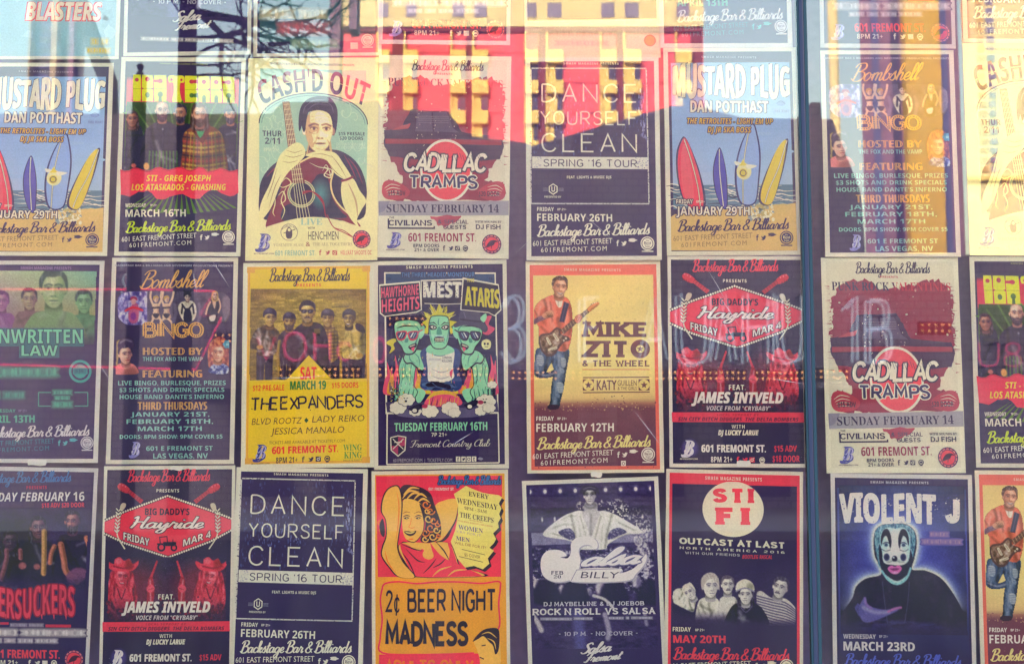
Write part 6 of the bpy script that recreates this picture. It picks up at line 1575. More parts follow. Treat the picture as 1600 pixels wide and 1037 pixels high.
    # head
    m = f.poly([(150, 180), (190, 180), (186, 206), (168, 214), (152, 204)], 3); f.ink(m, '#c4866a'); f.tone(m * f.ell(172, 188, 24, 10, 10), -.35)
    f.face(176, 152, 46, '#e2a684', '#4a3238', '#a86c58', hair='#5c4240', a=.08, look=.1, smile=True, beard=.22, side=-1)
    m = f.poly([(140, 148), (140, 118), (150, 106), (166, 98), (182, 102), (196, 97), (212, 112), (214, 138), (206, 128), (194, 114), (176, 116), (164, 114), (152, 130)], 4); f.ink(m, '#5a4040'); nz = f.noise(5, 12); f.tone(m * np.clip(nz, 0, 1), .3); f.tone(m * np.clip(-nz, 0, 1), -.4); f.tone(f.poly([(162, 172), (178, 180), (198, 172), (194, 192), (177, 198), (164, 188)], 6), .12)
    # guitar
    m = f.poly([(178, 352), (308, 250), (320, 264), (196, 374)], 2, False); f.ink(m, '#5e4140')
    for i in range(10): t = i / 10; f.ink(f.line([(186 + 128 * t, 348 - 98 * t), (194 + 128 * t, 364 - 98 * t)], 2.4, 2), '#c4a47c')
    f.ink(m * f.line([(186, 360), (314, 257)], 2, 2), '#a8886c', .7)
    m = f.poly([(306, 252), (328, 230), (356, 219), (362, 231), (337, 252), (318, 266)], 2); f.ink(m, '#cf8658'); f.tone(m * f.line([(320, 258), (356, 230)], 5, 5), -.25)
    for k in range(5): f.ink(f.ell(322 + k * 8.5, 231 - k * 3.5, 3.2, 3.2, 2), '#e8d8b8')
    m = f.poly([(248, 292), (268, 278), (282, 298), (264, 320), (248, 312)], 3); f.ink(m, '#d8795c')
    for k in range(4): f.tone(f.line([(252 + k * 7, 292 - k * 3), (260 + k * 7, 312 - k * 3)], 2.5, 3), -.35)
    m = f.poly([(78, 392), (92, 372), (130, 366), (160, 340), (182, 350), (182, 372), (216, 384), (224, 402), (196, 412), (172, 442), (150, 472), (118, 476), (92, 452), (80, 422)], 2); f.ink(m, '#54393f')
    mi = f.poly([(86, 394), (98, 380), (135, 374), (160, 352), (173, 358), (173, 378), (205, 390), (190, 402), (165, 432), (145, 461), (120, 465), (98, 445), (88, 418)], 3); f.ink(mi, '#7d5c4c'); nz = f.noise(16, 16); f.tone(mi * np.clip(nz * 1.5, 0, 1), .35); f.tone(mi * np.clip(-nz * 1.5, 0, 1), -.4)
    for l in ([(118, 392), (132, 418)], [(150, 374), (168, 400)], [(128, 446), (160, 436)]): f.ink(f.line(l, 12, 3), '#d8ccb4'); f.tone(f.line([(l[0][0] + 3, l[0][1] + 3), l[1]], 3, 3), -.4)
    for k in range(3): f.ink(f.line([(122 + k * 4, 452 - k), (190 + k * 4, 368 - k)], 1.4, 1.5), '#e0d6c4', .6)
    f.ink(f.ell(206, 392, 5, 5, 2), '#d8ccb4'); f.ink(f.ell(196, 402, 4, 4, 2), '#d8ccb4'); f.grain(.05); f.done()
    # lettering
    a.part('lettering')
    br = '#6c4352'
    a.T('SMASH MAGAZINE PRESENTS', (196, 60, 464, 72), '#f0c4b0', 'bold', space=1.3)
    a.W('MIKE', (286, 310, 598, 388), br, 1.75, 1.35, gap=2.4); a.W('ZIT', (286, 400, 505, 484), br, 1.75, 1.35, gap=2.4); a.ring(556, 441, 33, 26, br, 30, 31)
    def star(cx, cy, r, c): a.P([(cx + (r if k % 2 == 0 else r * .42) * math.sin(math.pi * k / 5), cy - (r if k % 2 == 0 else r * .42) * math.cos(math.pi * k / 5)) for k in range(10)], c)
    star(556, 441, 17, br)
    a.W('& THE WHEEL', (282, 494, 602, 524), br, 1.3, 1.0, gap=2.2, space=2.4)
    a.L([(282, 538), (600, 538)], 3.5, '#c86a60'); a.L([(286, 576), (598, 574)], 5, br); a.L([(286, 646), (600, 644)], 5, br); a.specks(400, 570, 600, 580, 12, 1.5, 3, ['#dcc682'], 4)
    for x in (311, 573): a.B(x - 26, 584, x + 26, 636, br); a.E(x, 610, 26, 26, '#dcc682'); star(x, 611, 18, br)
    a.T('KATY', (350, 588, 442, 634), br, 'sans'); a.T('KATY', (352, 588, 444, 634), br, 'sans'); a.T('GUILLEN', (448, 588, 538, 614), br, 'sans'); a.T('& THE GIRLS', (448, 619, 538, 634), br, 'sans')
    a.date(70, 788, 360, 38, 'FRIDAY', 'FEBRUARY 12TH', '#e8dcd0')
    a.foot(70, 606, 836, '#e6cf8c', '#e4d4cc', sl=-.03, ink=br)
    a.part('emblem'); a.B(463, 962, 485, 986, '#e4d4cc'); a.ring(474, 975, 6, 3, '#6c3c58')
    return a.build()

def design_hayride():
    a = Poster([(1044, 401), (1257, 399), (1262, 730), (1045, 730)], (1035, 395, 3.05), '#d8d2c8')
    a.U(.025, .018, .975, .982, '#342752')
    rd, dk = '#ee3d5c', '#2e2148'
    rnd = random.Random(14)
    for sx in (0, 1):                                          # crossed guitar necks
        f = (lambda x: x) if not sx else (lambda x: 700 - x)
        a.P([(f(140), 138), (f(156), 128), (f(226), 180), (f(212), 196)], '#b5304e'); a.S([(f(97), 118), (f(106), 100), (f(130), 104), (f(158), 128), (f(150), 146), (f(122), 140)], '#c8344e')
        for k in range(3): a.E(f(108 + k * 14), 103 + k * 6, 4, 4, '#e0607a'); a.E(f(104 + k * 12), 128 + k * 6, 4, 4, '#8a2440')
        for k in range(6): a.L([(f(158 + k * 11), 128 + k * 8.5), (f(148 + k * 11), 144 + k * 8.5)], 2.5, '#7a2040')
    rim = [(38, 276), (140, 232), (345, 158), (560, 228), (664, 266), (664, 324), (560, 378), (356, 452), (140, 384), (38, 338)]
    a.P(rim, rd)
    a.S([(38, 290), (60, 300), (62, 316), (38, 326)], dk) if False else None
    per = rim[1:5] + rim[5:9]
    def beads(p, q):
        n = int(math.dist(p, q) / 11.5)
        a.L([p, q], 15, dk)
        for i in range(n + 1): a.E(p[0] + (q[0] - p[0]) * i / n, p[1] + (q[1] - p[1]) * i / n, 5, 5.4, '#ddd6c8', n=9)
    for p, q in ((rim[0], rim[1]), (rim[1], rim[2]), (rim[2], rim[3]), (rim[3], rim[4]), (rim[5], rim[6]), (rim[6], rim[7]), (rim[7], rim[8]), (rim[8], rim[9])): beads(p, q)
    for sx in (0, 1):                                          # wheat ears
        f = (lambda x: x) if not sx else (lambda x: 700 - x)
        a.L([(f(104), 300), (f(104), 350), (f(142), 412)], 6, '#d6cfbe', True)
        for k in range(7):
            y = 222 + k * 17
            for s_ in (-1, 1): a.S([(f(106 - k), y + 14), (f(106 - k + s_ * 13), y + 2), (f(106 - k + s_ * 16), y - 8), (f(106 - k + s_ * 4), y)], '#3a2c50'); a.S([(f(106 - k), y + 12), (f(106 - k + s_ * 11), y + 2), (f(106 - k + s_ * 13), y - 5), (f(106 - k + s_ * 4), y + 1)], '#d6cfbe')
        a.S([(f(112), 214), (f(122), 194), (f(140), 196), (f(138), 214), (f(120), 232)], '#c4bca8')
    # tractor
    a.ring(322, 404, 16, 9, dk); a.ring(384, 406, 13, 8, dk); a.B(330, 378, 392, 398, dk); a.L([(316, 384), (312, 356), (348, 352), (352, 384)], 5, dk); a.B(340, 380, 395, 390, dk); a.L([(378, 378), (378, 366)], 4, dk); a.B(300, 384, 345, 392, dk)
    # cowgirls, printed red on black
    f = Photo(a, 42, 450, 672, 758, 3.0, None, 9)
    f.A[:] = 1; f.C[:] = hexrgb('#342752')
    for o in (0, 440):
        f.ink(f.ell(190 + o * .72, 600, 130, 110, 130), '#7a2446', .8)
        m = f.poly([(30 + o, 770), (48 + o, 640), (80 + o, 600), (125 + o, 585), (170 + o, 605), (196 + o, 660), (205 + o, 770)], 4); f.ink(m, '#4a1d46'); nz = f.noise(12, 26); f.ink(m * np.clip(nz * 1.3, 0, 1), '#b02c4c', .8)
        m = f.poly([(70 + o, 560), (78 + o, 520), (130 + o, 505), (182 + o, 522), (196 + o, 570), (210 + o, 640), (196 + o, 700), (170 + o, 650), (90 + o, 650), (60 + o, 700), (50 + o, 630)], 8); f.ink(m, '#b42a48'); nz = f.noise(9, 40); f.ink(m * np.clip(nz * 1.4, 0, 1), '#f0607a', .8); f.ink(m * np.clip(-nz * 1.4, 0, 1), '#601840', .85)
        f.face(130 + o, 547, 45, '#f0627a', '#4a1438', '#a02644', hair='#c0304e', smile=True, look=.1 if not o else -.12, a=.12, side=1 if not o else -1)
        f.ink(f.poly([(110 + o, 590), (150 + o, 588), (165 + o, 640), (130 + o, 700), (100 + o, 640)], 8), '#d84460', .7); f.ink(f.line([(112 + o, 600), (132 + o, 650), (150 + o, 602)], 6, 4), '#5a1840')
        for l in ([(84 + o, 640), (110 + o, 690)], [(176 + o, 640), (150 + o, 690)], [(70 + o, 690), (120 + o, 740)]): f.ink(f.line(l, 16, 10), '#d0405c', .8)
        m = f.poly([(80 + o, 512), (54 + o, 484), (58 + o, 470), (90 + o, 484), (94 + o, 462), (118 + o, 450), (140 + o, 468), (166 + o, 458), (184 + o, 484), (210 + o, 468), (208 + o, 490), (184 + o, 514), (140 + o, 520)], 4); f.ink(m, '#e23c5a'); f.tone(m * f.ell(166 + o, 486, 22, 26, 22), -.35); f.tone(m * f.ell(112 + o, 470, 16, 14, 16), .2); f.ink(m * f.line([(90 + o, 494), (140 + o, 504), (186 + o, 494)], 8, 5), '#8a1f42')
    for gx, k in ((285, 1), (420, -1)):
        f.ink(f.poly([(gx + k * 15, 466), (gx + k * 22, 470), (gx - k * 8, 562), (gx - k * 20, 558)], 3, False), '#c83652'); m = f.poly([(gx - k * 22, 556), (gx - k * 4, 545), (gx + k * 8, 600), (gx + k * 4, 670), (gx - k * 26, 680), (gx - k * 24, 600)], 5); f.ink(m, '#a02844'); f.tone(m * f.line([(gx - k * 14, 560), (gx - k * 8, 660)], 6, 8), .35)
        m = f.poly([(gx - k * 30, 596), (gx - k * 8, 580), (gx + k * 10, 598), (gx - k * 4, 618), (gx - k * 24, 616)], 4); f.ink(m, '#e4506c'); f.tone(m * f.line([(gx - k * 20, 606), (gx + k * 4, 600)], 3, 4), -.4)
    f.ink(f.edge(700 - f.Y, 90), '#37204c', .75); f.C += (.03 * f.noise(20))[..., None]; f.grain(.09); f.C = np.clip(f.C, 0, 1); f.done()
    a.G(.06, .66, .94, .735, [(0, '#342752'), (1, '#42203f')]) if False else None
    a.specks(60, 640, 640, 750, 60, 3, 12, ['#7a2446', '#5a2048', '#8a2a4a'], 6)
    a.P([(42, 760), (672, 758), (674, 806), (44, 806)], rd)
    a.part('lettering')
    a.script((142, 36, 556, 112), rd, -.025); a.T('PRESENTS', (290, 126, 402, 141), WHITE, 'bold', space=1.2)
    a.T("BIG DADDY'S", (236, 218, 456, 249), dk, 'bold'); a.T("BIG DADDY'S", (237, 219, 457, 250), dk, 'bold')
    a.brush('Hayride', (162, 254, 536, 338), '#e6e0d2', .78, 0, .22, (4, dk), thin=.7)
    a.T('FRIDAY', (134, 332, 262, 366), '#e6e0d2', 'bold', sl=.24, ol=(3.5, dk)); a.T('MAR 4', (430, 368, 566, 400), '#e6e0d2', 'bold', sl=-.33, ol=(3.5, dk))
    a.T('FEAT.', (314, 628, 394, 652), WHITE, 'bold', space=1.15); a.T('JAMES INTVELD', (137, 664, 572, 714), '#e6e0d2', 'bi', ol=(2, '#e6e0d2')); a.T('VOICE FROM "CRYBABY"', (208, 729, 512, 750), '#c9bec4', 'bi')
    a.T('LOCAL SUPPORT BY', (256, 766, 456, 776), '#a02844', 'bi', space=1.3); a.T('SIN CITY DITCH DIGGERS  THE DELTA BOMBERS', (72, 783, 646, 800), dk, 'bi')
    a.T('WITH', (326, 818, 388, 836), WHITE, 'bold', space=1.2); a.T('DJ LUCKY LARUE', (262, 844, 454, 867), WHITE, 'bi', ol=(1, WHITE))
    a.T('601 FREMONT ST.', (182, 914, 488, 948), '#e6e0d2', 'bold', ol=(1.2, '#e6e0d2')); a.T('$15 ADV', (528, 916, 636, 945), rd, 'bold'); a.T('$18 DOOR', (520, 964, 650, 994), rd, 'bold')
    a.T('8PM', (226, 970, 276, 996), '#e6e0d2', 'bold'); a.T('21+', (288, 970, 328, 996), '#e6e0d2', 'bold'); a.icons(355, 984, 14, rd, gap=2.4); a.part('emblem'); a.ring(470, 986, 12, 4, WHITE); a.B(462, 980, 478, 990, WHITE); a.B(460, 1000, 482, 1004, WHITE)
    a.glow(128, 930, 46, 50, '#5a4aa0', '#342752', p=1.2); a.b_mark(96, 896, 150, 966, WHITE, '#cfc8e0', '#e8e4f0')
    a.specks(45, 60, 670, 1005, 70, .8, 1.8, ['#8a80a0'], 11)
    return a.build()
def design_four_faces():
    a = Poster([(-42, 408), (164, 406.6), (152, 723.5), (-55, 722)], (0, 405, 3.14), '#d2ccc6')
    a.U(.035, .02, .965, .98, '#3a2b60')
    a.T('SMASH MAGAZINE PRESENTS', (100, 36, 350, 50), '#8a6aa0', 'bold')
    f = Photo(a, -80, 58, 492, 420, 4.0, '#d6dcb8', 11)
    u = np.clip((f.X + 80) / 572, 0, 1); v = np.clip((f.Y - 58) / 300, 0, 1)
    q = lambda h: hexrgb(h)
    for top, bot, w in (('#d6dcb8', '#7a3c8c', 1 - u), ('#8ac4b4', '#b0a868', u)):
        pass
    L_ = q('#d8dcbc') * (1 - v[..., None]) + q('#84409a') * v[..., None]; M_ = q('#bcd4a8') * (1 - v[..., None]) + q('#b89a74') * v[..., None]; R_ = q('#84c2b2') * (1 - v[..., None]) + q('#b8a864') * v[..., None]
    t = (u * 2)[..., None]; f.C = np.where(t < 1, L_ * (1 - t) + M_ * t, M_ * (2 - t) + R_ * (t - 1))
    f.ink(f.edge(350 - f.Y, 90), '#3a2b60', .95)
    def bust(x, y, r, sk, dk, sh): f.body([(x - r * 1.7, 430), (x - r * 1.3, y + r * 1.5), (x - r * .4, y + r * 1.15), (x + r * .4, y + r * 1.15), (x + r * 1.3, y + r * 1.5), (x + r * 1.8, 430)], sh, int(x), .2, 8); f.face(x, y, r, sk, dk, sh, look=0)
    bust(-66, 205, 46, '#d0a8b4', '#5a3a6a', '#8f4f92'); bust(6, 212, 48, '#c88ab0', '#6a3a7c', '#944f98'); bust(143, 200, 50, '#c4b48c', '#4a4458', '#8f6a78'); bust(412, 212, 54, '#8ac48c', '#33525a', '#5f9874'); bust(262, 152, 88, '#ccd89e', '#3a5658', '#86a878')
    f.ink(f.edge(372 - f.Y, 120), '#43306a', .75); f.tone(np.ones_like(f.X), -.16); f.grain(.05); f.done()
    a.part('lettering')
    tl = '#5aa894'
    a.B(-70, 340, 412, 430, '#3f6a7a'); a.B(92, 420, 290, 486, '#3f6a7a')
    a.T('UNWRITTEN', (-66, 346, 406, 414), '#7cc8a8', 'bold', ol=(4, '#2c3c58')); a.T('LAW', (104, 424, 282, 476), '#7cc8a8', 'bold', ol=(4, '#2c3c58'))
    a.B(-70, 528, 280, 584, '#2f4a62') if False else None; a.mumble((-62, 534, 276, 578), tl, (12,), 0, 4); a.ring(393, 552, 50, 12, '#3f9a98', 30); a.E(393, 552, 34, 34, '#3f9a98'); a.mumble((364, 540, 422, 562), '#2c5a78', (5,), 0, 2, '#3f9a98')
    a.mumble((-50, 652, 116, 684), '#4f968c', (3, 6), 0, 6)
    for p in ([(188, 655), (188, 722)], [(430, 655), (430, 722)], [(188, 655), (250, 655)], [(188, 722), (250, 722)], [(365, 655), (430, 655)], [(365, 722), (430, 722)]): a.L(p, 5, '#4f968c')
    a.mumble((260, 644, 350, 668), tl, (5,), 0, 7); a.mumble((268, 672, 340, 696), tl, (4,), 0, 8); a.mumble((258, 700, 352, 728), tl, (6,), 0, 9)
    a.T('WEDNESDAY', (-76, 736, 76, 752), tl, 'bold'); a.T('8P 21+', (90, 738, 132, 750), '#8a7aa8', 'bold'); a.T('APRIL 13TH', (-76, 766, 168, 802), tl, 'bold'); a.T('APRIL 13TH', (-74, 766, 170, 802), tl, 'bold')
    a.foot(-84, 442, 806, '#d0c8cc', '#3f7a94', sl=-.03, icon='#5ab0b8', badge='#c8c0c8')
    return a.build()

def design_dark_band():
    a = Poster([(-50, 726), (154, 733), (138, 1052), (-66, 1052)], (0, 725, 3.32), '#c8c2c4')
    a.U(.03, .02, .97, .98, '#34265a')
    og, rd = '#c8786a', '#e0405c'
    rnd = random.Random(3)
    f = Photo(a, -150, 225, 492, 650, 4.0, '#33255a', 12)
    f.C += (.03 * f.noise(70))[..., None]
    for x, y, r, sk, sh, kw in ((-70, 340, 52, '#8a5068', '#4a2c58', {}), (55, 405, 50, '#6a4068', '#3a2658', dict(long=True)), (200, 335, 54, '#94586c', '#4a2c58', dict(long=True)), (378, 305, 52, '#b86a6c', '#5a3460', dict(beard=.9, look=-.2))):
        f.body([(x - r * 1.6, 660), (x - r * 1.5, y + r * 1.9), (x - r * .5, y + r * 1.2), (x + r * .5, y + r * 1.2), (x + r * 1.6, y + r * 1.9), (x + r * 1.8, 660)], '#2a1f48', int(r), .25, 10); f.face(x, y, r, sk, '#2a1f48', sh, **kw)
    f.tone(f.ell(60, 420, 160, 140, 120), -.25)
    for l, w, c in (([(232, 352), (232, 460), (229, 570)], 26, '#d8a066'), ([(318, 420), (334, 500), (345, 560), (402, 612)], 30, '#cc7a68'), ([(285, 430), (268, 470), (262, 515)], 22, '#c87868'), ([(450, 388), (470, 440), (500, 472)], 26, '#cc7a68'), ([(36, 450), (36, 500), (8, 600)], 24, '#94566a'), ([(108, 450), (110, 490)], 22, '#a0606c')):
        m = f.line(l, w, 8); f.ink(m, c, .95); f.tone(f.line([(p[0] + w * .3, p[1]) for p in l], w * .4, w * .5) * m, -.4)
    for x, y, r in ((120, 530, 20), (195, 535, 17)): f.ink(f.ell(x, y, r, r * .9, 10), '#a8606a', .9)
    f.ink(f.poly([(345, 580), (400, 540), (455, 560), (430, 610), (370, 625)], 14), '#7d4a74', .9); f.ink(f.edge(600 - f.Y, 60), '#34265a', .7); f.grain(.07); f.C = np.clip(f.C, 0, 1); f.done()
    a.part('lettering')
    a.script((-120, 38, 376, 114), '#3a6aa8', .0); a.T('PRESENTS', (140, 113, 246, 130), '#b83058', 'bold', space=1.2)
    a.T('TUESDAY FEBRUARY 16', (-130, 146, 440, 192), '#d6d0d0', 'bi', sl=.005); a.T('$18 ADV $20 DOOR', (220, 204, 440, 228), rd, 'bold')
    a.T('SUPERSUCKERS', (-140, 640, 388, 790), '#d84060', 'bold', fn=lambda p: (p[0], p[1] + 14 * math.sin(p[0] / 60)), ol=(7, '#8a2448')); 
    for i in range(30): x = rnd.uniform(-120, 385); a.L([(x, 650), (x + rnd.uniform(-8, 8), 770)], 3, '#a82c50', taper='both')
    for i in range(8): x = -90 + i * 62; a.L([(x, 780), (x + 2, 806)], 8, '#d84060', taper=(1, .2))
    a.B(-60, 822, 50, 834, '#c03458'); a.B(240, 832, 370, 846, '#c03458'); a.mumble((60, 828, 228, 844), '#9a92a8', (7, 6), 0, 3)
    a.mumble((-130, 858, 436, 890), '#cfc8cc', (7, 10), 0, 5); a.mumble((-60, 905, 300, 926), '#c0b8c4', (4, 3, 4, 6), 0, 8)
    a.T('601 FREMONT ST.', (-40, 962, 312, 1004), rd, 'bold'); a.T('601 FREMONT ST.', (-38, 963, 314, 1005), rd, 'bold'); a.T('8PM 21+', (-30, 1016, 100, 1040), WHITE, 'bold'); a.icons(160, 1028, 15, WHITE, gap=2.6, seal=True)
    a.rooster_seal(386, 1008, 50); a.b_mark(-150, 970, -90, 1040, None, '#8a84c8', '#c4c0e8')
    return a.build()

def design_beer_night():
    a = Poster([(580, 736), (793.5, 733), (798, 1063), (582, 1065)], (575, 730, 3.378), '#d9d2c2')
    a.U(.025, .018, .975, .985, '#e8a03c')
    rd, sk, dk, og, cr = '#f03a5c', '#f0b45c', '#33223f', '#e87838', '#e8d27a'
    a.P([(40, 45), (708, 42), (702, 578), (52, 578)], rd)
    # resting arms and body behind the hair
    a.S([(352, 205), (400, 175), (448, 164), (470, 176), (474, 210), (462, 270), (430, 330), (384, 384), (356, 392), (320, 330)], sk); a.L([(356, 392), (392, 384), (432, 334), (464, 272), (474, 205)], 9, dk, True, taper='both'); a.S([(355, 392), (400, 378), (440, 330), (420, 372), (385, 396)], dk)
    # torso and dress
    a.S([(160, 430), (170, 400), (200, 392), (270, 420), (330, 400), (400, 395), (440, 410), (470, 470), (490, 520), (560, 545), (620, 576), (250, 579), (200, 520)], dk)
    a.S([(172, 402), (230, 395), (320, 400), (390, 394), (436, 410), (462, 470), (480, 515), (540, 540), (604, 574), (262, 576), (215, 525), (165, 440)], sk)
    a.S([(170, 402), (210, 410), (262, 440), (285, 430), (300, 450), (290, 470), (320, 486), (345, 470), (335, 430), (330, 398), (362, 396), (410, 460), (424, 486), (430, 440), (420, 402), (438, 412), (460, 470), (476, 510), (540, 540), (600, 572), (560, 576), (262, 576), (215, 525), (180, 450)], rd)
    a.E(316, 458, 28, 26, sk); a.S([(330, 398), (360, 398), (400, 440), (426, 488), (380, 460)], sk)
    for p in ([(178, 405), (240, 430), (285, 440)], [(180, 450), (215, 500), (250, 574)], [(290, 560), (330, 520), (360, 480)], [(340, 530), (380, 510), (410, 480)], [(360, 395), (400, 440), (428, 490)], [(200, 430), (260, 490), (300, 500)]): a.L(p, 7, dk, True, taper='both')
    for p in ([(340, 575), (380, 540), (440, 522)], [(420, 575), (460, 545), (520, 540)]): a.L(p, 8, sk, True, taper='both')
    # hair
    a.S([(172, 180), (166, 120), (190, 92), (240, 95), (290, 110), (330, 140), (348, 190), (366, 240), (382, 290), (384, 350), (360, 388), (300, 398), (275, 380), (300, 320), (296, 260), (260, 180), (190, 170)], dk)
    rnd = random.Random(4)
    for x, y, r in ((305, 195, 24), (330, 230, 22), (318, 270, 24), (345, 280, 22), (330, 320, 26), (360, 330, 20), (302, 345, 22), (340, 365, 22), (300, 378, 18), (365, 300, 16), (310, 230, 16), (370, 360, 14), (62, 290, 16), (70, 330, 15)):
        a.L([(x + r * (1 - t / 16) * math.cos(t * .55), y + r * (1 - t / 16) * math.sin(t * .55)) for t in range(13)], 6.5, og if (x + y) % 3 else sk)
    for p in ([(180, 165), (215, 125), (270, 130)], [(185, 145), (225, 108), (270, 112)], [(240, 170), (275, 140), (310, 160)], [(200, 170), (240, 135), (290, 145)], [(260, 185), (290, 165), (325, 185)]): a.L(p, 11, sk, True, taper='both')
    # face
    a.S([(182, 180), (210, 165), (262, 180), (290, 215), (298, 270), (290, 330), (268, 372), (240, 394), (210, 386), (186, 350), (178, 260)], sk); a.L([(296, 255), (292, 330), (268, 374), (240, 395), (206, 385)], 4.5, dk, True)
    a.S([(270, 190), (298, 230), (296, 300), (286, 250)], dk)
    for x in (202, 264): a.L([(x - 20, 262), (x, 253), (x + 20, 258)], 6, dk, True, taper='both'); a.S([(x - 14, 268), (x, 261), (x + 14, 266), (x, 273)], dk); a.E(x + 2, 267, 3, 3, cr); a.L([(x - 22, 244), (x, 234), (x + 22, 240)], 4, '#8a4c3c', True, taper='both')
    a.L([(228, 268), (222, 300), (214, 314), (232, 320), (244, 314)], 3.5, og, True)
    a.S([(190, 338), (215, 336), (230, 340), (254, 334), (244, 354), (222, 362), (202, 354)], dk); a.S([(196, 340), (222, 343), (246, 338), (230, 349), (208, 348)], cr); a.E(226, 378, 14, 4, og)
    # raised near arm
    a.S([(70, 470), (72, 420), (92, 360), (90, 280), (66, 230), (74, 160), (102, 110), (150, 92), (172, 120), (182, 190), (176, 280), (164, 360), (160, 430), (190, 500), (252, 578), (160, 578), (110, 530)], dk)
    a.S([(76, 468), (79, 420), (98, 362), (95, 280), (73, 232), (80, 164), (106, 116), (148, 99), (166, 124), (175, 190), (170, 280), (158, 360), (154, 432), (184, 502), (245, 577), (166, 577), (116, 526)], sk)
    for p in ([(150, 130), (162, 200), (158, 300), (146, 390)], [(90, 440), (105, 500), (150, 560)]): a.L(p, 6, og, True, taper='both')
    a.S([(60, 300), (78, 270), (88, 330), (84, 366), (66, 350)], dk)
    # torn price plate
    jag = [(452, 140), (470, 128), (500, 108), (516, 97), (548, 112), (600, 132), (640, 140), (690, 146), (708, 158), (690, 190), (704, 216), (692, 246), (700, 268), (686, 292), (690, 318), (660, 348), (676, 378), (664, 400), (640, 424), (664, 440), (632, 480), (640, 508), (606, 538), (560, 520), (512, 528), (470, 480), (452, 430), (436, 392), (460, 330), (474, 250), (474, 200)]
    a.P([(x + 12, y + 14) for x, y in jag], dk); a.P(jag, cr)
    sl = .17
    a.part('lettering')
    for t, b, c, st in (('EVERY', (530, 126, 637, 150), dk, 'serif'), ('WEDNESDAY', (468, 160, 684, 188), dk, 'serif'), ('9PM - 3AM', (508, 206, 626, 222), '#6a4a44', 'serif'), ('THE CREEPS', (484, 236, 662, 262), dk, 'serif'), ('ON THE DECKS', (532, 274, 604, 280), '#b8503c', 'serif'), ('PUNK ROCK ROMANCE AND GARAGE', (472, 277, 658, 284), '#b8503c', 'serif'),
                        ('WOMEN', (476, 302, 606, 326), '#4a3a80', 'serif'), ('CRY FOR IT', (468, 332, 596, 344), '#a890a0', 'sans'), ('MEN', (464, 362, 536, 384), '#4a3a80', 'serif'), ('WILL DIE FOR IT!', (456, 390, 620, 404), '#8a4a4c', 'sans'), ('$5 COVER', (508, 452, 592, 468), '#6a4a44', 'sans')): a.T(t, b, c, st, sl=sl)
    a.L([(494, 432), (618, 462)], 3, dk); a.L([(480, 470), (606, 500)], 3, dk)
    a.script((364, 44, 704, 106), '#3a6ab0', 0, ol=(3.5, '#2c2050')); a.T('601 FREMONT ST.', (318, 106, 454, 121), '#ece4d4', 'bold')
    a.L([(75, 640), (90, 612), (160, 602), (260, 612), (360, 604), (480, 604), (600, 612), (690, 602), (698, 640), (690, 720), (696, 820), (684, 860)], 9, rd, True); a.L([(75, 640), (66, 700), (76, 800), (66, 900), (78, 975), (300, 985), (560, 978)], 9, rd, True)
    a.W('2', (94, 644, 132, 764), dk, 1.0); a.W('C', (138, 682, 168, 766), dk, 1.0); a.L([(154, 668), (150, 780)], 7, dk); a.W('BEER NIGHT', (208, 638, 676, 766), dk, 1.1, gap=1.7, space=2.2)
    a.W('MADNESS', (92, 804, 530, 948), dk, 1.6, gap=1.5)
    a.part('artwork'); a.P([(60, 984), (590, 980), (610, 1130), (60, 1130)], rd); a.part('lettering'); a.W('ADULTS ONLY', (92, 1010, 560, 1085), og, 1.3, gap=1.3)
    a.part('artwork')
    a.S([(590, 1010), (575, 960), (560, 915), (600, 885), (680, 890), (700, 960), (690, 1060), (600, 1100)], sk); a.S([(552, 918), (580, 880), (620, 852), (680, 848), (694, 880), (690, 960), (672, 985), (660, 940), (640, 920), (610, 890), (580, 905)], dk)
    for p in ([(600, 880), (640, 870), (680, 900)], [(630, 900), (665, 920), (675, 960)]): a.L(p, 6, sk, True, taper='both')
    a.L([(600, 940), (622, 936)], 6, dk); a.L([(590, 1000), (612, 1010)], 6, dk)
    return a.build()

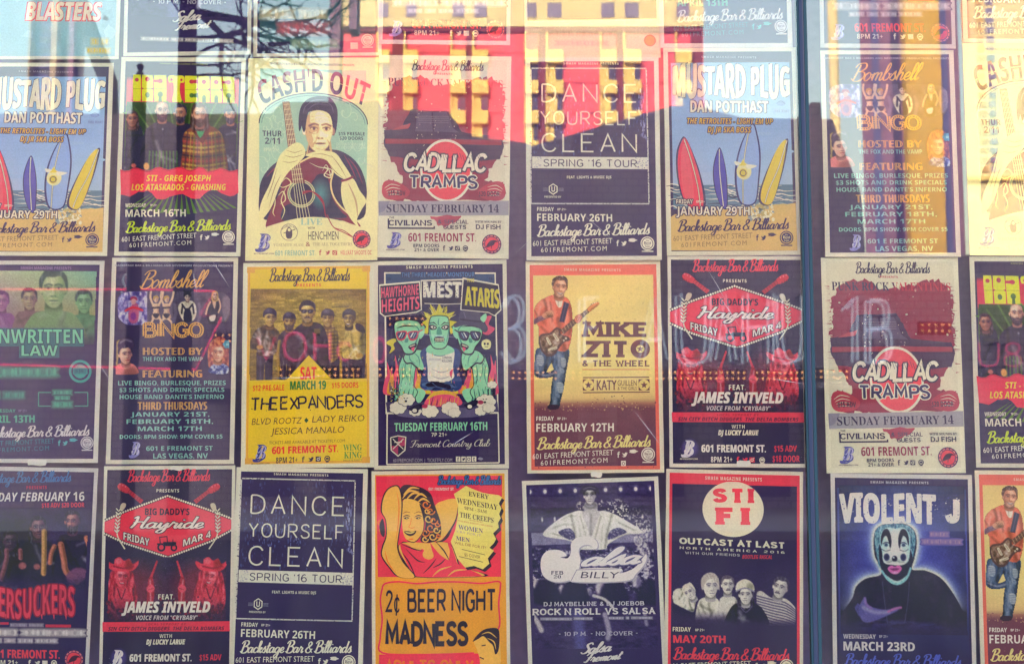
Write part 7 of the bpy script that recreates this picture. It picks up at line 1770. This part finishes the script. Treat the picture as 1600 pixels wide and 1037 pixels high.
def design_salsa():
    a = Poster([(814, 752), (1031, 743), (1040, 1068), (828, 1076)], (805, 735, 3.433), '#d8d4c8')
    a.U(.03, .02, .97, .982, '#3a2c60')
    rnd = random.Random(21); lt, dk = '#d8d2cc', '#2d2250'
    f = Photo(a, 52, 66, 782, 960, 3.3, '#3a2c60', 14)
    sl_ = (f.X - 400) * -.035
    f.ink(f.edge(abs(f.Y - sl_ - 225) - 26, 6), '#2b2050', .9); f.ink(f.edge(abs(f.Y - sl_ - 366) - 34, 8), '#8d88a8', .9); f.ink(f.edge(f.Y - sl_ - 60, 20), '#4a3f72', .6); f.C += (.05 * f.noise(40, 16))[..., None]
    for i in range(9):
        x = 75 + i * 82.5; y = 118 - i * 2.9
        f.ink(f.ell(x, y, 14, 16, 16), '#8a80a8', .6); f.ink(f.ell(x, y, 9, 11, 4), '#eee6dc'); f.ink(f.ell(x, y - 46, 8, 8, 4), '#d4ccd0'); f.ink(f.line([(x - 8, y - 16), (x + 8, y - 18)], 3), '#6a6490')
    for i in range(10): x = 75 + i * 68; f.ink(f.ell(x, 272 - i * 2, 5, 13, 5), '#d8d0d0', .9)
    nz = f.noise(9); blob = f.ell(545, 212, 66, 56, 40) + f.ell(610, 270, 110, 60, 70) * .7 + f.ell(350, 196, 22, 28, 14) * .8 + f.ell(460, 180, 14, 34, 12) * .8 + f.ell(700, 340, 60, 60, 50) * .7
    f.ink(np.clip(blob, 0, 1) * np.clip(nz * 2.2 - .3, 0, 1), '#dcd6d0'); f.ink(np.clip(blob, 0, 1) * np.clip(-nz * 1.6, 0, 1), '#2d2250', .8)
    nz = f.noise(15, 11); md = f.edge(425 - f.Y, 30) * f.edge(f.Y - 660, 40)
    f.ink(md * np.clip(nz * 2 - .5, 0, 1), '#bdb7c4', .9); f.ink(md * np.clip(-nz * 2 - .2, 0, 1), '#261c46', .95)
    for x, y, r in ((455, 640, 34), (250, 655, 30), (395, 660, 20), (650, 600, 32), (590, 590, 22), (110, 620, 24), (700, 640, 22)): f.ink(f.ell(x, y, r * .7, r, r * .5), '#cfc9cc', .85); f.ink(f.ell(x + r * .4, y + r * .2, r * .4, r * .8, r * .5), '#5a5080', .8)
    for x in (170, 320, 530, 730): f.ink(f.poly([(x - 80, 720), (x - 50, 610), (x, 590), (x + 50, 615), (x + 76, 720)], 20), '#281e48', .95)
    f.ink(f.line([(420, 680), (480, 700), (522, 742)], 15, 8), '#d8d2cc', .9); f.ink(f.line([(480, 780), (500, 860), (495, 905)], 26, 16), '#b4aec0', .8); f.ink(f.line([(90, 780), (120, 820), (142, 865)], 26, 14), '#d4cecc', .8); f.ink(f.line([(690, 760), (702, 832)], 18, 14), '#a49eb4', .7); f.ink(f.line([(335, 780), (345, 870), (350, 970)], 56, 40), '#5a5496', .8)
    f.ink(f.poly([(640, 360), (690, 380), (724, 440), (718, 560), (690, 600), (686, 480), (650, 420)], 8) * np.clip(f.noise(12) + .5, 0, 1), '#cfc9cc', .9)
    # the singer
    f.ink(f.poly([(376, 175), (440, 175), (446, 225), (500, 250), (330, 250), (368, 225)], 4), '#a8a2b0'); f.tone(f.ell(408, 190, 34, 18, 16), -.4)
    arms = f.poly([(158, 330), (240, 262), (300, 232), (365, 222), (400, 300), (455, 222), (520, 232), (580, 262), (682, 326), (674, 344), (590, 352), (500, 402), (480, 430), (330, 430), (310, 394), (260, 378), (158, 362)], 3)
    f.ink(arms, '#dedad2')
    for l, w, k in (([(300, 240), (318, 330), (332, 420)], 12, -.3), ([(522, 240), (498, 330), (484, 420)], 12, -.35), ([(200, 318), (262, 296), (300, 300)], 10, -.22), ([(560, 285), (640, 325)], 10, -.28), ([(250, 268), (290, 250), (330, 250)], 9, -.18), ([(350, 250), (372, 330), (388, 400)], 8, -.2), ([(462, 250), (440, 330), (424, 400)], 8, -.28), ([(200, 345), (280, 370)], 8, -.25), ([(520, 375), (620, 345)], 8, -.25), ([(345, 300), (352, 420)], 8, -.12), ([(470, 300), (462, 420)], 8, -.15)): f.tone(arms * f.line(l, w, w * 1.4), k)
    f.C += (.05 * f.noise(24, 30))[..., None] * arms[..., None]
    for pts in ([(230, 336), (290, 316), (320, 350), (312, 384), (262, 366)], [(512, 330), (560, 312), (602, 336), (560, 356), (498, 378)]): m = f.poly(pts, 4); f.ink(m, '#3f3668'); f.ink(m * np.clip(f.noise(7) * 2, 0, 1), '#a8a2b8', .7)
    m = f.poly([(362, 226), (456, 222), (432, 300), (406, 368), (388, 310)], 4); f.ink(m, '#b8b2b6'); f.tone(m * f.line([(408, 240), (406, 350)], 10, 16), -.25); f.tone(m * f.ell(385, 260, 14, 24, 16), .2)
    f.face(402, 140, 44, '#ddd7d0', '#2d2250', '#948ea0', hair='#2d2250', look=-.06, lips='#4a3058', a=-.04); f.tone(f.ell(380, 124, 17, 10, 10) + f.ell(421, 122, 17, 10, 10), -.45)
    m = f.poly([(350, 132), (354, 100), (380, 82), (426, 82), (450, 104), (454, 134), (440, 116), (402, 106), (364, 118)], 3); f.ink(m, '#281d48'); f.tone(m * f.line([(368, 102), (400, 90), (430, 98)], 5, 8), .35)
    f.grain(.08); f.C = np.clip(f.C, 0, 1); f.done()
    # sign
    sg = '#e2ddd4'
    a.part('emblem')
    for d, c in ((6, '#a8a2b4'), (0, sg)):
        a.S([(300 + d, 400), (330 + d, 368 + d), (390 + d, 360 + d), (432 + d, 380), (444 + d, 410 + d), (430 + d, 430 + d), (400 + d, 408 + d), (360 + d, 412 + d), (340 + d, 440 + d), (350 + d, 500 + d), (330 + d, 560 + d), (290 + d, 598 + d), (220 + d, 608 + d), (160 + d, 585 + d), (138 + d, 540 + d), (140 + d, 480 + d), (170 + d, 442), (220 + d, 434), (262 + d, 448), (272 + d, 468), (240 + d, 474), (280 + d, 480), (298 + d, 450)], c)
        a.S([(560 + d, 560 + d), (640 + d, 530 + d), (690 + d, 470 + d), (706 + d, 455 + d), (700 + d, 500 + d), (650 + d, 560 + d), (590 + d, 600 + d), (300 + d, 604 + d), (330 + d, 540 + d), (560 + d, 532 + d)], c)
    a.brush('alsa', (352, 424, 690, 528), '#e6e1d8', 1.0, -.05, .5, (6, '#5f5a86'), thin=.8)
    a.L([(300, 600), (330, 542), (560, 534)], 4, '#8a84a0')
    a.part('lettering')
    a.W('FEB', (194, 548, 258, 568), '#2d2250', 1.2, .9, gap=2); a.T('20', (206, 572, 246, 588), '#2d2250', 'serif'); a.T('BILLY', (350, 552, 552, 586), '#4a4260', 'sans', shear=.25)
    sl = -.015
    a.W('DJ MAYBELLINE & DJ JOEBOB', (154, 715, 690, 738), '#c4bec8', 1.2, .8, gap=2.2, sl=sl); a.W('ROCK N ROLL VS SALSA', (95, 750, 748, 786), '#d4cecc', 1.4, .9, gap=2.0, sl=sl); a.mumble((140, 798, 412, 810), '#b8b2c4', (10, 6), sl, 2); a.mumble((500, 792, 730, 804), '#b8b2c4', (5, 1, 7), sl, 3); a.W('- 10 P.M. - NO COVER -', (232, 872, 655, 894), '#b4aec0', 1.1, .7, gap=2.0, sl=sl)
    a.brush('Salsa', (345, 930, 520, 992), lt, 1.2, -.1, .4); a.brush('Fremont', (360, 985, 580, 1036), lt, 1.2, -.1, .4); a.mumble((180, 1070, 700, 1086), lt, (9, 4, 9, 6), 0, 4)
    return a.build()

def design_circle_band():
    a = Poster([(1041.6, 733.4), (1257.8, 735.5), (1252, 1067), (1037, 1064)], (1035, 725, 3.322), '#d8d0c6')
    a.U(.025, .018, .975, .982, '#f0405c'); a.U(.045, .07, .955, .982, '#37285a')
    cr = '#dcd4c4'; rd = '#f0405c'
    pts = [(370 + 160 * math.cos(g), 236 + 146 * math.sin(g)) for g in (6.283 * i / 60 for i in range(60))]
    a.P([(x, max(y, 92)) for x, y in pts], cr)
    rnd = random.Random(4)
    bd = '#37285a'
    f = Photo(a, 46, 555, 696, 838, 3.0, bd, 13)
    m = f.body([(56, 720), (52, 680), (72, 655), (110, 648), (140, 620), (160, 642), (172, 690), (168, 740), (150, 790), (90, 780)], '#dcd6cc', 1, .45, 22); f.face(142, 672, 40, '#e4dcd0', '#4a3f68', '#a098a8', hair='#cfc6bc', a=-.5, look=-.2); f.ink(f.poly([(50, 735), (90, 745), (150, 772), (190, 770), (205, 850), (50, 850)], 8), '#2f2350')
    m = f.body([(176, 850), (182, 730), (214, 698), (262, 694), (296, 726), (306, 850)], '#d4cec8', 2, .3, 16); f.face(248, 642, 56, '#ece4d8', '#4a3f68', '#aaa2ac', hair='#c4b8b0', look=.15); m = f.poly([(206, 660), (200, 606), (226, 574), (264, 570), (290, 600), (294, 660), (278, 620), (246, 600), (220, 626)], 6); f.ink(m, '#b4a8a8'); f.tone(m * np.clip(f.noise(5, 16), 0, 1), .4)
    m = f.body([(286, 850), (292, 720), (318, 690), (360, 690), (386, 716), (394, 850)], '#cac4c2', 3, .3, 14); f.face(337, 634, 44, '#dcd4cc', '#33264c', '#9a92a2', hair='#5a4c68', tash=True)
    m = f.poly([(486, 690), (510, 660), (550, 688), (582, 700), (640, 700), (694, 760), (690, 830), (520, 830)], 4); f.ink(m, '#c0b9ba')
    for i in range(11): f.ink(m * f.line([(480 + i * 3, 684 + i * 14), (570, 706 + i * 14), (640, 722 + i * 14), (700, 770 + i * 10)], 7, 4), '#4f4470', .9)
    f.face(610, 645, 52, '#e0d8d0', '#33264c', '#9a92a2', hair='#43365a', look=-.15, a=.28, tash=True)
    f.body([(328, 850), (345, 760), (390, 722), (470, 722), (522, 760), (540, 850)], '#2a1f46', 4, .3, 12); f.face(430, 684, 47, '#ece4d8', '#33264c', '#aaa2ac', hair='#33264c', long=True, look=-.05); m = f.poly([(382, 662), (386, 622), (428, 600), (468, 622), (474, 662), (430, 644)], 4); f.ink(m, '#ddd5c8'); f.tone(m * f.ell(455, 640, 20, 20, 20), -.3); f.ink(f.line([(382, 664), (428, 646), (474, 664)], 7, 4), '#8a82a0')
    f.ink(f.edge(790 - f.Y, 70) * f.edge(f.X - 330, 40), bd, .95); f.ink(f.edge(815 - f.Y, 40), bd, .9); f.ink(f.line([(402, 742), (430, 772), (462, 740)], 5, 4), '#5a4f78'); f.tone(np.ones_like(f.X), .0); f.grain(.07); f.done()
    a.G(.05, .31 + .4, .95, .75, [(0, bd), (1, bd)]) if False else None
    a.part('lettering')
    a.T('SMASH MAGAZINE PRESENTS', (226, 64, 522, 82), '#f0d4cc', 'bold', space=1.3, sl=.02)
    a.W('STI', (262, 122, 478, 208), rd, 2.1, 1.3, gap=3.0); a.W('FI', (280, 222, 454, 324), rd, 2.1, 1.3, gap=3.2)
    a.W('OUTCAST AT LAST', (88, 386, 640, 422), cr, 1.7, .8, gap=2.0, space=2.2, sl=.035)
    a.W('NORTH AMERICA 2016', (90, 434, 636, 447), cr, 1.2, .7, gap=4.2, space=6, sl=.035); a.W('WITH OUR FRIENDS', (118, 460, 402, 473), '#c8c0c4', 1.0, .5, gap=2.6, space=3.4, sl=.035); a.T('BOOTLEG RASCAL', (415, 474, 570, 494), '#e0405c', 'bi', sl=.0)
    a.T('FRIDAY', (52, 850, 145, 872), cr, 'bold', sl=.01); a.T('8P 21+', (168, 858, 216, 870), cr, 'bold'); a.T('MAY 20TH', (54, 892, 322, 930), rd, 'bold'); a.T('MAY 20TH', (56, 893, 324, 931), rd, 'bold')
    a.foot(50, 655, 935, rd, cr, sl=.0)
    return a.build()

def design_painted_face():
    a = Poster([(1299.5, 740), (1520, 741), (1525, 1075), (1300, 1075)], (1290, 730, 3.379), '#cfcacc')
    a.U(.03, .02, .97, .982, '#33265a')
    a.G(.045, .068, .955, .87, [(0, '#33407c'), (.18, '#3f449c'), (.4, '#4c48b0'), (.62, '#3f3f98'), (.8, '#34306c'), (1, '#33265a')])
    dk = '#281d46'
    f = Photo(a, 58, 96, 748, 880, 3.6, '#3f449c', 15)
    v = np.clip((f.Y - 96) / 784, 0, 1)[..., None]
    st = [(0, '#2f3a74'), (.2, '#3c429a'), (.5, '#4a49b4'), (.7, '#3d3c90'), (.85, '#322c66'), (1, '#33265a')]
    for (t0, c0), (t1, c1) in zip(st, st[1:]): f.C = np.where((v >= t0) & (v <= t1), hexrgb(c0) + (hexrgb(c1) - hexrgb(c0)) * np.clip((v - t0) / (t1 - t0), 0, 1), f.C)
    f.C *= (1 - .35 * np.clip(np.abs(f.X - 400) / 340, 0, 1) ** 2)[..., None]; f.C += (.03 * f.noise(80, 60))[..., None]
    sil = [(140, 690), (160, 630), (212, 586), (290, 566), (290, 520), (262, 470), (256, 390), (266, 330), (306, 300), (370, 292), (434, 300), (474, 336), (484, 400), (470, 480), (458, 536), (525, 540), (602, 574), (660, 640), (716, 740), (745, 860), (60, 860), (80, 780)]
    d = f.dist(spline(sil, True, 4), True)
    fade = np.clip((760 - f.Y) / 160, 0, 1)
    for r, c, o in ((95, '#5560c4', .6), (62, '#8898d8', .75), (38, '#c0d0dc', .85), (20, '#e8ecd4', .95)): f.ink(np.clip(1 - d / r, 0, 1) ** 1.3 * fade, c, o)
    m = f.edge(d, 4); f.ink(m, dk); f.tone(m * np.clip(f.noise(40, 60), 0, 1), .06)
    hd = f.poly([(262, 400), (264, 336), (302, 304), (370, 294), (436, 304), (474, 340), (476, 400), (458, 490), (440, 550), (300, 540), (272, 470)], 5); f.ink(hd, '#5c90a8'); nz = f.noise(5, 14); f.tone(hd * np.clip(nz, 0, 1), .45); f.ink(hd * np.clip(-nz * 1.4, 0, 1), '#2a3f68', .8)
    fm = f.poly([(290, 400), (298, 340), (330, 316), (372, 322), (414, 316), (442, 344), (448, 400), (446, 500), (428, 574), (380, 614), (333, 598), (300, 540)], 6); f.ink(fm, '#e6ece4'); f.ink(fm * (1 - f.ell(370, 450, 66, 140, 50)), '#8fc8d8', .9)
    jaw = f.poly([(286, 405), (300, 442), (308, 500), (350, 512), (400, 514), (438, 492), (450, 432), (460, 480), (452, 540), (424, 572), (378, 598), (330, 574), (300, 544), (284, 480)], 6); f.ink(jaw, dk)
    mz = f.poly([(308, 464), (330, 440), (368, 450), (404, 440), (428, 462), (430, 492), (400, 504), (366, 494), (334, 504), (308, 490)], 6); f.ink(mz, '#dce4e4'); f.tone(mz * f.ell(366, 500, 50, 16, 16), -.25)
    for sx in (-1, 1):
        c = 368
        f.ink(f.poly([(c + sx * 18, 404), (c + sx * 20, 360), (c + sx * 36, 324), (c + sx * 60, 330), (c + sx * 74, 370), (c + sx * 72, 412), (c + sx * 60, 372), (c + sx * 44, 360), (c + sx * 34, 390), (c + sx * 26, 426)], 5), dk)
        f.ink(f.poly([(c + sx * 30, 407), (c + sx * 46, 374), (c + sx * 60, 395), (c + sx * 64, 427), (c + sx * 44, 434)], 6), '#c0dce4'); f.ink(f.ell(c + sx * 46, 408, 10, 9, 5), '#3a4a70'); f.ink(f.line([(c + sx * 28, 400), (c + sx * 46, 393), (c + sx * 62, 402)], 5, 5), dk, .9); f.ink(f.line([(c + sx * 26, 434), (c + sx * 50, 440), (c + sx * 70, 430)], 4, 6), dk, .8)
        f.ink(f.ell(c + sx * 44, 472, 16, 20, 6), '#3f3c6c'); f.ink(f.ell(c + sx * 44, 472, 9, 12, 8), '#2a2250', .9)
    f.ink(f.ell(366, 480, 15, 16, 6), dk); f.ink(f.ell(361, 474, 5, 4, 4), '#c4d0d8')
    m = f.poly([(328, 532), (348, 516), (366, 522), (386, 514), (404, 530), (388, 554), (366, 562), (344, 554)], 5); f.ink(m, '#d86cb4'); f.ink(f.poly([(340, 534), (366, 529), (392, 532), (366, 544)], 5), '#7a3070'); f.tone(f.ell(368, 554, 18, 5, 6), .3)
    f.ink(f.line([(298, 545), (330, 590), (378, 614), (426, 586), (450, 530)], 11, 7), '#8fd0de', .95)
    f.ink(f.line([(300, 600), (310, 700), (325, 820)], 4, 5), '#544c7c', .8); f.ink(f.line([(442, 600), (434, 700), (415, 820)], 4, 5), '#544c7c', .8)
    m = f.poly([(172, 745), (200, 690), (212, 688), (220, 722), (262, 742), (320, 750), (362, 738), (392, 735), (378, 754), (330, 778), (270, 804), (212, 820), (182, 795)], 9); f.ink(m, '#625ca4'); f.tone(m * f.line([(200, 740), (260, 764), (330, 762)], 18, 18), .28); f.ink(f.line([(330, 760), (365, 744), (396, 737)], 12, 9), '#b26aa6', .9); f.ink(f.line([(206, 690), (214, 722), (240, 744)], 13, 10), '#8a6cb4', .8)
    for k in range(3): f.ink(f.line([(200 - k * 12, 772 + k * 4), (180 - k * 10, 738 + k * 5), (170 - k * 6, 722 + k * 8)], 10, 7), '#57509a', .9)
    m = f.poly([(150, 830), (260, 806), (420, 812), (560, 822), (620, 850), (420, 868), (200, 866)], 30); f.ink(m * np.clip(f.noise(50, 20) + .5, 0, 1), '#4c4790', .8)
    f.ink(f.edge(830 - f.Y, 60), '#33265a', .9); f.grain(.06); f.C = np.clip(f.C, 0, 1); f.done()
    a.part('lettering')
    a.T('SMASH MAGAZINE PRESENTS', (242, 72, 548, 84), '#c8c4d4', 'bold', space=1.3, sl=.005)
    a.T('VIOLENT', (80, 142, 582, 290), '#dedad4', 'bold', ol=(5, '#dedad4'), fn=lambda p: (p[0], p[1] + 4 * math.sin(p[0] / 40))); a.W('J', (632, 136, 712, 302), '#dedad4', 2.1)
    a.specks(78, 140, 720, 300, 150, 1.5, 5, ['#3f449c', '#6a6ca8', '#b8b8c8'], 5)
    a.mumble((556, 338, 650, 362), '#a486b0', (5,), 0, 3, '#4a48a8'); a.mumble((512, 376, 716, 402), '#a486b0', (11,), 0, 4, '#4a48a8')
    a.T('WEDNESDAY', (90, 880, 262, 904), '#c8c0cc', 'bold'); a.T('8P 21+', (280, 884, 326, 898), '#b8b0c0', 'bold'); a.T('MARCH 23RD', (90, 920, 466, 966), '#d4ccd0', 'bold'); a.T('MARCH 23RD', (92, 921, 468, 967), '#d4ccd0', 'bold')
    a.foot(90, 716, 964, '#5660c8', '#c8c0cc', sl=.0)
    return a.build()

def design_blasters():
    a = Poster([(-12, -232), (197, -232), (184, 92), (-25, 94)], (0, 0, 1.0), '#d4d4c8')
    a.U(.03, .02, .97, .985, '#8fb6c4')
    a.specks(0, -210, 180, 88, 60, 4, 14, ['#98bcc8', '#88aebe', '#9cc0d0'], 3)
    a.S([(20, -40), (60, -160), (120, -190), (160, -120), (160, -30)], '#d8a890'); a.S([(70, -130), (110, -140), (120, -60), (80, -50)], '#8a5a60')
    a.part('lettering')
    a.T('BLASTERS', (40, 6, 158, 33), '#ded2c0', 'bi', ol=(2.2, '#d85a6c')); a.T('BLASTERS', (41, 5, 159, 32), '#ded2c0', 'bi')
    a.mumble((142, 61, 168, 70), '#dcc25c', (2, 2), 0, 2, '#8fb6c4'); a.mumble((136, 75, 170, 83), '#dcc25c', (6,), 0, 3, '#8fb6c4')
    return a.build()

def design_teal_band():
    a = Poster([(400, -235), (598, -240), (594, 86), (394, 90)], (380, 0, 6.913), '#d6d0c4')
    a.U(.03, .02, .97, .985, '#39305c'); a.U(.05, .03, .95, .93, '#3a5a6c')
    a.part('lettering')
    a.mumble((190, 110, 880, 210), '#ccbf9a', (5, 4), 0, 2, '#3a5a6c'); a.mumble((380, 250, 900, 370), '#c0687c', (6,), .25, 4, '#3a5a6c'); a.mumble((520, 440, 1000, 520), '#8fa894', (6,), 0, 5, '#3a5a6c')
    a.badge(1330, 435, 62, '#d8ccb4', '#5a4a60'); a.B(1145, 460, 1225, 530, '#c8bca8')
    return a.build()

def design_pale_band():
    a = Poster([(816, -230), (1026, -236), (1029, 89), (820, 95)], (800, 0, 6.154), '#d8d0bc')
    a.U(.02, .02, .98, .815, '#3a2d58'); a.U(.02, .815, .98, .985, '#d4ccb4')
    a.S([(300, -600), (900, -700), (1200, -300), (700, -50), (250, -250)], '#7a3a58')
    a.part('lettering'); a.mumble((300, 300, 980, 350), '#c4b8a2', (6, 8), 0, 2, '#d4ccb4'); a.mumble((420, 400, 900, 445), '#cbb0a8', (10,), 0, 3, '#d4ccb4')
    a.part('emblem'); a.E(1310, 390, 58, 52, '#e89050'); a.ring(1310, 390, 50, 12, '#e87a58')
    return a.build()
# ------------------------------------------------------------------ every sheet in the window
GROUP = 'gig posters taped inside the shop window'
def place(root, quad, depth, label):
    hang(root, quad, depth)
    tag(root, label, 'poster', GROUP)
    rnd = random.Random(label)
    f = rnd.uniform(.9, 1.0); tint = (f, f * rnd.uniform(.97, 1.0), f * rnd.uniform(.93, 1.0), 1)   # how far this sheet has faded
    for o in [root] + list(root.children): o.color = tint
PLAN = [
 (design_reggae, [
   ([(190, 92), (386, 88), (374, 402), (178, 398)], 1, 'black poster, yellow block title over five bandmates and torn red banner, left of guitar portrait'),
   ([(1515, 403), (1722, 400), (1733, 732), (1525, 729)], 2, 'half visible black poster, yellow block title and red banner, at the right edge')]),
 (design_guitar_portrait, [
   ([(389.7, 93.6), (593, 88), (588, 407), (381.6, 407)], 0, 'cream poster of a dark haired man leaning on his guitar under an arched title'),
   ([(1504, 70), (1712, 66), (1722, 400), (1516, 398)], 1, 'cream guitar portrait poster washed out by yellow reflections at the right edge')]),
 (design_punk_valentines, [
   ([(594, 89), (802, 86), (791.6, 404.5), (583, 402)], 1, 'pale poster with maroon brush splash and red disc, washed by the red tower reflection'),
   ([(1282.4, 404.5), (1500.6, 400), (1505, 738), (1292, 739.5)], 2, 'pale poster with maroon brush splash and red disc, below the right hand bingo poster')]),
 (design_dance, [
   ([(821, 91), (1031.5, 89), (1031.5, 405), (823, 408)], 0, 'dark poster with thin white capitals in a frame, under the yellow and red reflection'),
   ([(366.6, 728), (574, 734), (567, 1062), (361, 1056)], 1, 'dark blue poster with thin white capitals in a frame, below the yellow brick wall poster'),
   ([(1498, -255), (1708, -258), (1712, 66), (1503, 69)], 3, 'cropped dark poster in the top right corner, its lower edge under yellow reflections')]),
 (design_surf, [
   ([(1036, 76.5), (1246, 73), (1251, 398), (1042, 399.5)], 1, 'blue beach poster with four surfboards stuck in sand, left of the glass joint'),
   ([(-28, 100), (180, 97), (165, 399), (-45, 400)], 0, 'blue surfboard beach poster cut off by the left edge of the photo')]),
 (design_bingo, [
   ([(174, 403), (373, 402), (364.5, 725), (166.5, 724)], 2, 'dark bingo poster crossed by red neon, with orange script and two portraits of women'),
   ([(1282.6, 81), (1492, 77), (1499, 401), (1288.7, 401.6)], 0, 'dark bingo poster veiled by gold pilaster reflections, right of the glass joint')]),
 (design_yellow_brick, [([(376, 411.5), (584.5, 408), (584.5, 733), (380.5, 728)], 3, 'yellow poster of five men in front of a brick wall with green and red date')]),
 (design_monsters, [([(583, 409), (792.8, 405), (794, 732), (586, 733)], 2, 'dark poster of three green monsters leaning on a table among pink flames')]),
 (design_guitarist, [
   ([(820, 409), (1033, 405), (1036.4, 739), (825, 738)], 3, 'salmon bordered poster of a running guitarist in orange shirt and torn jeans, fully visible'),
   ([(1524, 736.5), (1738, 733), (1746, 1070), (1532, 1070)], 3, 'running guitarist poster cut off at the bottom right corner')]),
 (design_hayride, [
   ([(1044, 401), (1257, 399), (1262, 730), (1045, 730)], 2, 'black and red cowgirl hayride poster with diamond sign, under the surfboard poster'),
   ([(162, 727.6), (367, 727), (364, 1056), (155, 1056)], 0, 'black and red cowgirl hayride poster with diamond sign, below the neon crossed bingo poster')]),
 (design_four_faces, [
   ([(-42, 408), (164, 406.6), (152, 723.5), (-55, 722)], 3, 'purple and green poster with four faces, cut off at the left edge'),
   ([(1026, -248), (1232, -250), (1236, 73), (1030, 76)], 2, 'cropped dark poster with cream script and a badge, above the blue surfboard poster')]),
 (design_dark_band, [
   ([(-50, 726), (154, 733), (138, 1052), (-66, 1052)], 2, 'dark poster with shadowy musicians and dripping red name at the bottom left'),
   ([(1277, -250), (1487, -250), (1491, 75), (1281, 76)], 1, 'cropped dark poster with red address line above the right hand bingo poster'),
   ([(597, -255), (800, -252), (798, 72), (593, 68)], 2, 'cropped dark poster with white rim lost in the red tower reflection')]),
 (design_beer_night, [([(580, 736), (793.5, 733), (798, 1063), (582, 1065)], 0, 'red and orange poster of a curly haired woman above beer night lettering')]),
 (design_salsa, [
   ([(814, 752), (1031, 743), (1040, 1068), (828, 1076)], 1, 'tilted black and white poster of a woman in a white suit above a script sign'),
   ([(200, -235), (398, -240), (389, 84), (191, 90)], 0, 'cropped dark poster with a tilted script sign behind the bare tree reflection')]),
 (design_circle_band, [([(1041.6, 733.4), (1257.8, 735.5), (1252, 1067), (1037, 1064)], 0, 'dark poster with red rim, red letters in a cream circle and five bandmates')]),
 (design_painted_face, [([(1299.5, 740), (1520, 741), (1525, 1075), (1300, 1075)], 1, 'blue glowing poster of a man with black and white clown face paint')]),
 (design_blasters, [([(-12, -232), (197, -232), (184, 92), (-25, 94)], 1, 'pale blue poster with slanted red edged lettering at the top left corner')]),
 (design_teal_band, [([(400, -235), (598, -240), (594, 86), (394, 90)], 3, 'cropped teal poster with pink lettering above the guitar portrait')]),
 (design_pale_band, [([(816, -230), (1026, -236), (1029, 89), (820, 95)], 2, 'cropped poster with a pale lower band and small orange disc above the thin capitals')]),
]
for make, spots in PLAN:
    first = make()
    for i, (quad, depth, label) in enumerate(spots):
        place(first if i == 0 else copy_tree(first), quad, depth, label)

# little tabs of paper tape
M_TAPE = material("white_tape", K('#dcd8d0'), 0.6, 0.2, 0.05, 60)
for px, py, w, h, rot, lab in ((1162, 724, 20, 9, -.08, 'torn white tape tab under the hayride poster left of the glass joint'), (58, 722, 28, 9, .0, 'white tape tab under the purple four faces poster'), (276, 731, 18, 6, .03, 'small white tape tab under the neon crossed bingo poster'), (932, 741, 16, 8, .0, 'grey tape tab between the running guitarist and the singer')):
    y = GLASS_T + .002
    c = wall_point(px, py, y); k = (y + DIST) / FPX
    pts = [(-w / 2, -h / 2), (-w / 4, -h / 2 - 1), (w / 4, -h / 2 + .6), (w / 2, -h / 2), (w / 2 + 1, 0), (w / 2 - 1, h / 2), (w / 5, h / 2 + 1), (-w / 4, h / 2 - .6), (-w / 2, h / 2), (-w / 2 - 1, 0)]
    pts = [(c.x + (a * math.cos(rot) - b * math.sin(rot)) * k, c.z - (a * math.sin(rot) + b * math.cos(rot)) * k) for a, b in pts]
    tag(MB().prism(pts, y, y + .0003).build('tape_tab', M_TAPE), lab, 'tape', 'tape tabs holding the posters')
